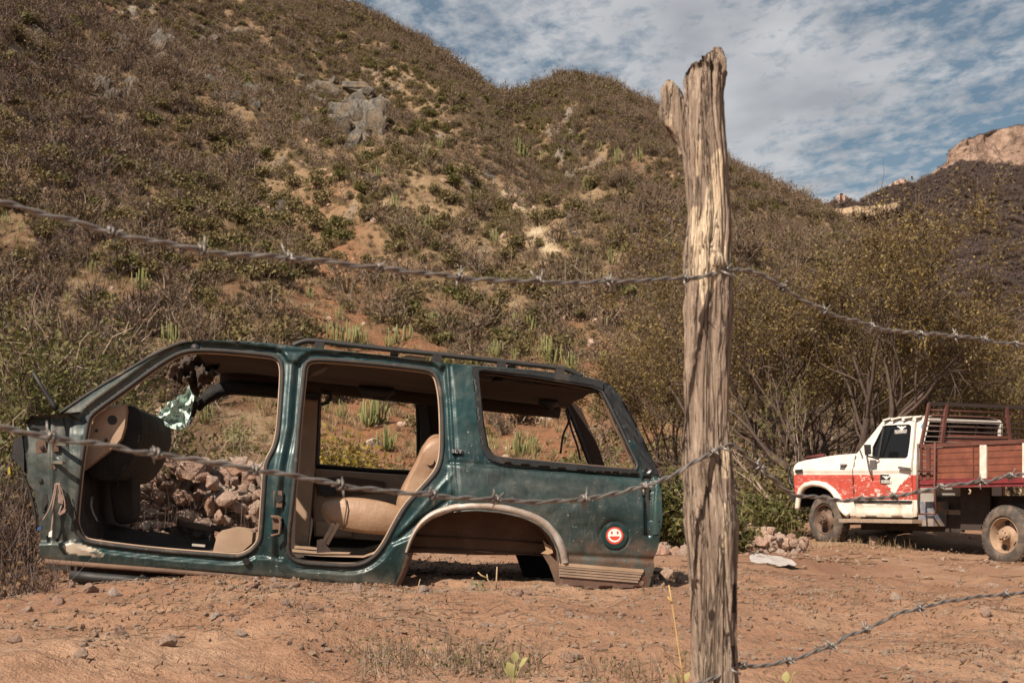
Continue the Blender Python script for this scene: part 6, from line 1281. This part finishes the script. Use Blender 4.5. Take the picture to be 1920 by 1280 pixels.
GALV = M('dull_galvanised_wire', (.29, .262, .240), (.175, .150, .132), 60, .5, .55, .3, 200, .001)
FD_ = (math.cos(math.radians(39)), math.sin(math.radians(39))); FP = (.452, 3.262)
def wpt(px, py):
    k = (px - CX) / F; t_ = (k * FP[1] - FP[0]) / (FD_[0] - k * FD_[1]); d = FP[1] + t_ * FD_[1]
    return at(px, py, d)
def wire(pts, barbs, label, seed):
    r = np.random.default_rng(seed); S_ = spline(pts, False, 10); P = [wpt(*q) for q in S_]; seg = [0]
    for a, b in zip(P, P[1:]): seg.append(seg[-1] + (b - a).length)
    Ls = seg[-1]; n = int(Ls / .0075); co = np.array([tuple(p) for p in P]); s = np.linspace(0, Ls, n); C = np.stack([np.interp(s, seg, co[:, i]) for i in range(3)], 1)
    C[:, 2] += .0035 * fbm(s * 14, s * 0, None, 2, seed); C[:, 1] += .003 * fbm(s * 11, s * 0 + 5, None, 2, seed)
    root = empty('barbed_wire', tuple(C[n // 2]), label=label, cat='wire', group='barbed wires of the fence'); C0 = C - C[n // 2]
    T_ = np.gradient(C0, axis=0); T_ /= np.linalg.norm(T_, axis=1)[:, None]; up = np.array([0, 0, 1.]); A = np.cross(T_, up); A /= np.linalg.norm(A, axis=1)[:, None]; B = np.cross(A, T_)
    for ph in (0, math.pi):
        a = s * 62 + 2.5 * np.sin(s * 3.1) + ph; H = C0 + .0026 * (A * np.cos(a)[:, None] + B * np.sin(a)[:, None]); MB().tube([tuple(p) for p in H], .0031, 5).build('strand', GALV, root, True)
    for bx in barbs:
        i = int(np.argmin(np.abs(CX + F * C[:, 0] / C[:, 1] - bx))); c, t_, a_, b_ = C0[i], T_[i], A[i], B[i]; mb = MB(); ang = np.linspace(0, 4*math.pi, 22)
        mb.tube([tuple(c + t_ * (-.007 + .014 * k / 21) + .0078 * (a_ * math.cos(x) + b_ * math.sin(x))) for k, x in enumerate(ang)], .0030, 4)
        for e in (-1, 1):
            for q in (0, 1):
                th = r.uniform(0, 6.28); d = (a_ * math.cos(th) + b_ * math.sin(th)) + t_ * r.uniform(-.5, .5); d /= np.linalg.norm(d); mb.tube([tuple(c + t_ * e * .005), tuple(c + t_ * e * .006 + d * .010), tuple(c + t_ * e * .006 + d * r.uniform(.020, .028))], [.0029, .0026, .0008], 4)
        mb.build('barb', GALV, root, True)
wire([(-60,372),(0,383),(110,408),(205,432),(375,468),(540,485),(710,503),(860,517),(1010,530),(1140,530),(1230,527),(1300,520),(1362,510),(1400,509),(1430,517),(1467,538),(1545,583),(1635,612),(1725,625),(1790,630),(1845,637),(1905,647),(1990,658)], (205,375,540,710,860,1010,1140,1285,1364,1467,1545,1635,1725,1790,1845,1905), 'topmost barbed wire, crossing in front of the hillside', 1)
wire([(-60,795),(0,803),(95,822),(200,838),(290,849),(385,866),(478,881),(560,895),(640,909),(720,918),(800,926),(930,938),(1010,939),(1095,936),(1150,926),(1210,910),(1283,876),(1335,848),(1362,835),(1385,845),(1420,875),(1470,915),(1505,930),(1560,935),(1610,936),(1680,930),(1760,913),(1840,903),(1895,893),(1990,880)], (95,290,478,640,808,930,1095,1210,1338,1420,1675,1765,1840,1895), 'middle barbed wire, crossing in front of the wreck and the truck', 2)
wire([(1297,1284),(1340,1270),(1385,1250),(1430,1245),(1480,1238),(1520,1226),(1558,1208),(1640,1170),(1720,1140),(1810,1120),(1920,1109),(2000,1100)], (1392,1480,1558,1625,1724,1885), 'lowest barbed wire, rising to the right from the post foot', 3)
for y_ in (513, 842, 1256):
    c = at(1363 if y_ < 1200 else 1378, y_, 3.265); MB().tube([c + Vector((-.012, .0, .006)), c + Vector((-.006, -.012, 0)), c + Vector((.006, -.012, -.004)), c + Vector((.012, .0, -.008))], .003, 5).build('staple', GALV, post, True)
post_parts = 1
# ------------------------------------------------------------------ stones, litter, weeds
random.seed(21)
def ghit(px, py):
    d = np.arange(4, 34, .02); k = (px - CX) / F; z = gbase(k * d, d); s = CZ + (HY - py) / F * d; i = int(np.argmax(z >= s)); x, y = k * d[i], d[i]; return Vector((x, y, float(gz(x, y))))
# the heap of fieldstones behind the wreck: courses of stones, upper ones set on lower ones
wall = empty('dry_stone_wall', (float((400 - CX) / F * 12.8), 12.8, float(gz((400 - CX) / F * 12.8, 12.8))), label='low dry stone wall of reddish tan fieldstones behind the wreck, seen through the front doorway', cat='stone wall', kind='thing')
for row in range(7):
    for i in range(38):
        px = 235 + i * (350 / 38) + random.uniform(-4, 4)
        env = np.interp(px, [230, 300, 345, 420, 500, 560, 1040], [.45, .8, 1.1, .92, 1.0, .45, .35])
        if row * .085 > env * .58: continue
        d = 12.8 + random.uniform(-.3, .3) + row * .05; x = (px - CX) / F * d; z0 = float(gz(x, 12.7))
        o = put_stone('stone', (x, d, z0 + .04 + row * .088 + random.uniform(-.02, .02)), random.choice((.07, .085, .10, .12, .14)) * random.uniform(.9, 1.1), None, None, None); o.location = o.location - wall.location; o.parent = wall
for (px, py, r_, l_) in ((352,882,.17,'largest pale split boulder on top of the stone wall behind the wreck'), (376,896,.13,'reddish boulder beside the largest pale one on the stone wall'), (398,905,.12,'rounded tan boulder right of the reddish one on the wall'), (428,935,.12,'tan boulder in the middle of the wall, through the doorway')):
    p = at(px, py, 12.55); put_stone('boulder', p, r_, l_, 'boulders on the stone wall', 'boulder')
# stones by the truck
for i in range(120):
    px = random.uniform(1372, 1510); d = random.uniform(19.0, 21.8); x = (px - CX) / F * d; h = random.uniform(0, 1) ** 1.5 * .17 * np.interp(px, [1380, 1400, 1440, 1500, 1510], [.6, 1, 1, .8, .3])
    put_stone('fieldstone', (x, d, float(gz(x, d)) + .05 + h), random.choice((.05, .06, .08, .11, .14)), 'rounded stone in the low pile in front of the truck', 'stones piled in front of the truck')
for i in range(40):
    px = random.uniform(1375, 1512); d = random.uniform(17.5, 20); x = (px - CX) / F * d; put_stone('fieldstone', (x, d, float(gz(x, d)) + .02), random.uniform(.03, .10), 'stone lying loose on the dirt before the low pile by the truck', 'loose stones before the truck')
for i in range(26):
    px = random.uniform(1215, 1290); d = random.uniform(13, 16.5); x = (px - CX) / F * d; put_stone('fieldstone', (x, d, float(gz(x, d)) + .03), random.uniform(.05, .16), 'stone lying loose on the dirt behind the wreck tail', 'loose stones behind the wreck tail')
for (px, py, r_, l_) in ((220,1192,.046,'angular tan stone on the dirt below the wreck sill, left'), (150,1238,.045,'pinkish stone near the lower left corner with a dark shadow'), (316,1212,.05,'flat pale stone half buried in the left foreground'), (1850,1168,.055,'pale pink stone alone on the dirt at the right'), (1880,1157,.028,'small white stone beside the pale pink one'), (1063,1230,.05,'pale stone half buried near the post foot'), (1082,1226,.035,'whitish stone touching the half buried pale one'), (1680,1130,.06,'flat pale stone in the right middle ground'), (1860,1102,.07,'flat tan stone at right under the truck rear'), (1235,1078,.05,'tan stone at the wreck tail corner'), (1250,1100,.09,'broad tan stone right of the wreck tail corner'), (1276,1105,.06,'tan stone between the wreck tail and the post'), (1640,1024,.16,'low pinkish boulder on the dirt below the truck step'),
        (794,1112,.045,'pale stone at the edge of the wheel arch shadow, left'), (970,1114,.045,'tan stone under the wheel arch, right of the twigs'), (992,1113,.042,'rounded tan stone next to the twigs under the wheel arch'), (1035,1115,.03,'small stone just below the rear sill corner'), (1064,1160,.03,'small white stone in the middle foreground'), (1165,1148,.028,'small pale stone left of the post'), (405,1162,.032,'white flake of stone on the mound'), (552,1100,.035,'tan stone against the sill under the centre pillar'), (520,1098,.04,'small stone at the sill below the front doorway'), (640,1108,.05,'tan stone at the sill below the rear doorway'), (670,1112,.05,'square tan stone beside the sill end'), (742,1122,.035,'upright pale stone by the sill end')):
    p = ghit(px, py); put_stone('stone', p + Vector((0, 0, r_ * .25)), r_, l_, 'single stones on the dirt')
# small stones: the largest as single things, the finest as gravel
def rocks_at(n, seed, xr, yr, r0, r1, pw=3):
    r = np.random.default_rng(seed); x = r.uniform(*xr, n); y = r.uniform(*yr, n); s = r0 + (r1 - r0) * r.uniform(0, 1, n) ** pw; ok = np.abs(x / y) < .42; return x[ok], y[ok], s[ok]
x, y, s = rocks_at(420, 31, (-4.2, 6.5), (5.3, 16), .010, .048, 2.2); cl_ = fbm(x * .7, y * .7, None, 2, 33); keep = (cl_ > -.25) & ~((np.abs(x + .7) < 1.9) & (y > 8.15) & (y < 10.7)); x, y, s = x[keep][:260], y[keep][:260], s[keep][:260]
for a, b_, c_ in zip(x, y, s): put_stone('pebble', (a, b_, float(gz(a, b_)) + c_ * .2), c_, 'small pebble scattered on the dirt ground', 'pebbles scattered on the dirt')
TINY = [stone_mesh(f'grit_{i}', 800 + i, 12, 0, (1, .8, .65)) for i in range(5)]
MAT_GRIT = mat_stone('grit_stone', [(.48, .33, .235), (.58, .45, .35), (.38, .23, .155), (.52, .38, .28)])
for t_ in TINY: t_.materials.append(MAT_GRIT)
def gravel(name, n, seed, xr, yr, r0, r1, label, cl=-.3):
    x, y, s = rocks_at(n, seed, xr, yr, r0, r1); k = fbm(x * .9, y * .9, None, 3, seed) > cl; x, y, s = x[k], y[k], s[k]; r = np.random.default_rng(seed)
    scatter(name, np.stack([x, y, gz(x, y) + s * .15], 1), s, r.uniform(0, 6.28, len(x)), r.integers(0, 5, len(x)), TINY, label, 'gravel')
gravel('gravel', 26000, 35, (-4.4, 5.2), (5.0, 11.5), .003, .026, 'fine gravel strewn over the dirt'); gravel('yard_gravel', 7000, 37, (-7, 10), (11, 24), .008, .05, 'gravel on the far part of the dirt yard')
# dirt clods banked against the sill
r = np.random.default_rng(39); t_ = r.uniform(0, 1, 900); pts = np.array([tuple(ghit(px, py)) for px, py in zip(390 + 870 * t_[:260], 1092 + 16 * t_[:260] + r.uniform(-3, 16, 260))]); scatter('dirt_clods', pts, .008 + .03 * r.uniform(0, 1, 260) ** 2.5, r.uniform(0, 6, 260), r.integers(0, 5, 260), TINY, 'clods of dirt and gravel banked along the sill', 'dirt')
# twigs and straw lying on the ground
def litter(name, n, seed, xr, yr, l0, l1, w, m, label, dens_=None, lift=.004):
    r = np.random.default_rng(seed); x = r.uniform(*xr, n); y = r.uniform(*yr, n); ok = np.abs(x / y) < .42
    ok &= fbm(x * .8, y * .8, None, 3, seed) > (-.9 if dens_ is None else dens_); x, y = x[ok], y[ok]; n = len(x); a = r.normal(.25, .8, n); L_ = l0 + (l1 - l0) * r.uniform(0, 1, n) ** 2
    d = np.stack([np.cos(a) * L_ / 2, np.sin(a) * L_ / 2], 1); P0 = np.stack([x - d[:, 0], y - d[:, 1]], 1); P2 = np.stack([x + d[:, 0], y + d[:, 1]], 1); P1 = (P0 + P2) / 2 + r.normal(0, .12, (n, 2)) * L_[:, None]
    f3 = lambda p, h: np.column_stack([p, gz(p[:, 0], p[:, 1]) + lift + h]); V, Fq = strips(f3(P0, 0), f3(P1, r.uniform(0, .012, n)), f3(P2, r.uniform(0, .02, n)), w, r); setp(obj(name, mesh(name, V, Fq), m), label, 'litter', kind='stuff')
litter('twig_litter', 6500, 51, (-4.2, 5.2), (5.0, 11.5), .02, .24, .0017, MAT_TWIG, 'broken twigs and stalks scattered on the dirt', -.35)
litter('leaf_litter', 9000, 53, (-4.2, 5.2), (5.0, 11.5), .006, .035, .0045, MAT_DRYL, 'crumbled dry leaves on the dirt', -.15); litter('stalk_litter', 2600, 55, (-8, 11), (11.5, 24), .05, .4, .006, MAT_DRYL, 'dry stalks on the far part of the yard', -.3)
# dry stalks and weeds
def stalks(name, n, seed, fx, h0, h1, w, m, label, lean=.3, leaves=0, lm=None, cat='weeds', kind='stuff', leafsize=.03):
    r = np.random.default_rng(seed); P = fx(r, n); n = len(P); h = r.uniform(h0, h1, n); a = r.uniform(0, 6.28, n); l = r.uniform(0, lean, n) * h
    P0 = np.column_stack([P, gz(P[:, 0], P[:, 1]) - .01]); P2 = P0 + np.stack([np.cos(a) * l, np.sin(a) * l, h], 1); P1 = (P0 + P2) / 2 + r.normal(0, .06, (n, 3)) * h[:, None]; parts = [strips(P0, P1, P2, w, r)]
    k = r.integers(0, n, n * 2); t_ = r.uniform(.3, .9, (n * 2, 1)); q0 = P0[k] * (1 - t_) + P2[k] * t_; dr = r.normal(0, .18, (n * 2, 3)) * h[k][:, None] + np.array([0, 0, .06]); parts.append(strips(q0, q0 + dr * .5, q0 + dr, w * .6, r)); V, Fq = join(parts); me = mesh(name, V, Fq); mats = [m]
    if leaves:
        k = r.integers(0, n, leaves); t_ = r.uniform(.35, 1, (leaves, 1)); c = P0[k] * (1 - t_) + P2[k] * t_ + r.normal(0, .03, (leaves, 3)); V2_, F2_ = quads(c, leafsize, r); nf = len(Fq); V, Fq = join([(V, Fq), (V2_, F2_)]); me = mesh(name, V, Fq); mi_ = np.zeros(len(Fq), np.int32); mi_[nf:] = 1; me.polygons.foreach_set('material_index', mi_); mats.append(lm)
    return setp(obj(name, me, mats), label, cat, kind=kind)
def strip_px(x0, x1, d0, d1): return lambda r, n: (lambda px, d: np.stack([(px - CX) / F * d, d], 1))(r.uniform(x0, x1, n), r.uniform(d0, d1, n))
stalks('dry_weeds', 110, 61, strip_px(230, 560, 11.4, 12.6), .12, .45, .002, MAT_DUSK, 'dry brown stalks in front of the stone heap', .25)
stalks('dry_brush', 900, 63, strip_px(-160, 62, 8.7, 10.8), .2, .75, .0030, MAT_DUSK, 'tangle of dry stems left of the wreck nose', .8, 900, MAT_DRYL)
stalks('dry_brush', 240, 64, strip_px(-120, 110, 7.4, 8.3), .04, .2, .0026, MAT_DUSK, 'low dry stems below the wreck nose', 1.2, 200, MAT_DRYL)
stalks('yard_weeds', 420, 65, strip_px(1240, 1500, 22.2, 26), .15, .5, .005, MAT_OLIVE, 'weeds growing between the stones right of the wreck', .4, 500, MAT_FRESH)
stalks('wheel_weeds', 160, 66, strip_px(1500, 1720, 20.6, 21.8), .04, .16, .0035, MAT_STRAW, 'dry grass round the truck front wheel', .7, 60, MAT_FRESH)
stalks('dead_bramble', 260, 67, strip_px(660, 1010, 5.45, 6.0), .03, .13, .0022, MAT_TWIG, 'low dead bramble in the foreground left of the post', 1.8, 420, MAT_FRESH, leafsize=.011)
stalks('dead_bramble', 60, 68, strip_px(1080, 1290, 5.3, 5.7), .02, .09, .0022, MAT_TWIG, 'low dead bramble at the foot of the post', 1.8, 160, MAT_FRESH, leafsize=.010)
# single dry sprigs
def sprig(name, pts, d, m, r_, label, cat='twig'):
    P = [at(px, py, d) for px, py in pts[0]]; base = P[0]; root = empty(name, base, label=label, cat=cat)
    for k, q in enumerate(pts): Q = [at(px, py, d) - base for px, py in q]; MB().tube(Q, [r_ * (1 - .5 * i / len(Q)) for i in range(len(Q))], 5).build('stem' if k == 0 else 'side_stem', m, root, True)
    return root
STRAW = M('straw_stem', (.42, .30, .17), (.30, .20, .11), 20, .8)
sprig('dry_sprig', [[(935,1108),(924,1100),(914,1085),(913,1076)], [(913,1083),(902,1078),(896,1072)], [(930,1106),(931,1085),(932,1062)]], 8.35, STRAW, .006, 'forked dry twig standing in the wheel arch shadow')
sprig('dry_sprig', [[(783,1108),(785,1096),(788,1085)]], 8.4, STRAW, .004, 'short curved twig at the left of the wheel arch shadow')
gs = sprig('green_sprig', [[(905,1110),(900,1100),(894,1090)]], 8.3, STRAW, .004, 'tiny green sprig under the wheel arch'); r = np.random.default_rng(5); c = np.array([tuple(at(px, py, 8.3) - gs.location) for px, py in zip(r.uniform(888, 908, 30), r.uniform(1088, 1108, 30))]) + r.normal(0, .008, (30, 3)); V, Fq = quads(c, .018, r); obj('leaves', mesh('leaves', V, Fq), leafmat('sage_leaf', [(.12, .14, .08), (.22, .24, .14)]), gs)
sprig('dry_stalk', [[(1284,1290),(1276,1240),(1266,1170),(1260,1130),(1254,1096)], [(1260,1130),(1252,1118)]], 3.9, M('golden_stalk', (.52, .34, .13), (.40, .25, .10), 20, .8), .003, 'golden dry stalk standing blurred left of the post foot', 'stalk')
LF = leafmat('pale_green_leaf', [(.26, .25, .09), (.36, .33, .14), (.44, .38, .19)], .35, .6, 4)
def leaf_mesh(L_, W_):
    P = np.zeros((7, 5, 3))
    for i in range(7):
        t_ = i / 6; w = W_ * math.sin(math.pi * min(1, .08 + t_ * .95)) ** .8 * .5
        for j in range(5): s_ = (j - 2) / 2; P[i, j] = (w * s_, L_ * t_, .18 * abs(s_) * w + .10 * L_ * math.sin(t_ * 2.6))
    return MB().grid(P).mesh('leaf', True)
def seedling(spots, d, label):
    base = at(spots[0][0], 1330, d); root = empty('seedling', base, label=label, cat='plant'); cx = at(spots[0][0], spots[0][1] + 18, d) - base
    MB().tube([(0, 0, 0), cx * .5 + Vector((.004, 0, 0)), cx], .0025, 5).build('stem', LF, root, True)
    for (px, py, s_, rot, tilt) in spots:
        me = leaf_mesh(s_, s_ * .8); o = obj('leaf', me, LF, root); o.location = at(px, py, d) - base; o.rotation_euler = (math.radians(tilt), math.radians(random.uniform(-20, 20)), math.radians(rot)); MB().tube([cx, (Vector(o.location) + cx) / 2 + Vector((0, 0, -.002)), o.location], .0014, 4).build('leaf_stalk', LF, root, True)
seedling([(962,1268,.050,30,70),(975,1250,.040,-70,50),(945,1252,.036,100,60),(965,1240,.034,10,80)], 4.4, 'pale leafed seedling in the foreground left of the post')
seedling([(1272,1282,.036,60,70),(1285,1276,.030,-60,60),(1262,1280,.030,120,60)], 4.2, 'pale leafed seedling right at the foot of the post')
seedling([(1475,1278,.034,-40,70),(1458,1276,.030,80,60),(1485,1272,.028,-100,60)], 4.2, 'pale leafed seedling at the bottom edge right of the post')
# plastic sheet, black strip
p0 = ghit(1440, 1052); Vq, Tq = cdt(np.array([(1403,1052),(1422,1044),(1450,1040),(1476,1043),(1480,1054),(1450,1056),(1425,1055)], float), [], 4)
A = np.array([tuple(at(x, y, p0.y - (y - 1050) * .03)) for x, y in Vq]) - np.array(p0); A[:, 2] = .012 + .5 * (A[:, 2] - A[:, 2].min()); A[:, 1] *= 4; A[:, 2] += .018 * fbm(A[:, 0] * 9, A[:, 1] * 9, None, 3, 5)
o = obj('plastic_sheet', mesh('plastic_sheet', A, [tuple(t) for t in Tq]), M('grey_film', (.52, .47, .44), (.40, .35, .32), 6, .35, 0, .5, 20, .02)); o.location = p0; setp(o, 'crumpled grey plastic sheet lying on the dirt before the stones', 'plastic sheet')
q = [Vector(ghit(px, py)) + Vector((0, 0, .03)) for px, py in ((140, 1086), (185, 1090), (230, 1094), (275, 1097))]; q = [at(px, py, 7.95) for px, py in ((132,1078),(180,1083),(230,1087),(280,1090))]
o = MB().tube(q, [.028, .030, .030, .026], 8).build('bumper_strip', BLKP, None, True); setp(o, 'black plastic bumper strip lying under the wreck nose', 'strip')
for i, (px, py, r_) in enumerate(((170,1112,.055),(110,1130,.05),(135,1108,.045),(50,1148,.045),(215,1105,.045),(30,1215,.035))):
    p = ghit(px, py); put_stone('stone', p + Vector((0, 0, r_ * .2)), r_, ['grey stone under the black bumper strip', 'brown stone in the dry stems at left', 'small stone left of the grey one by the bumper strip', 'stone in the dry stems near the left edge', 'reddish stone below the bumper strip end', 'stone at the left edge of the foreground'][i], 'single stones on the dirt')
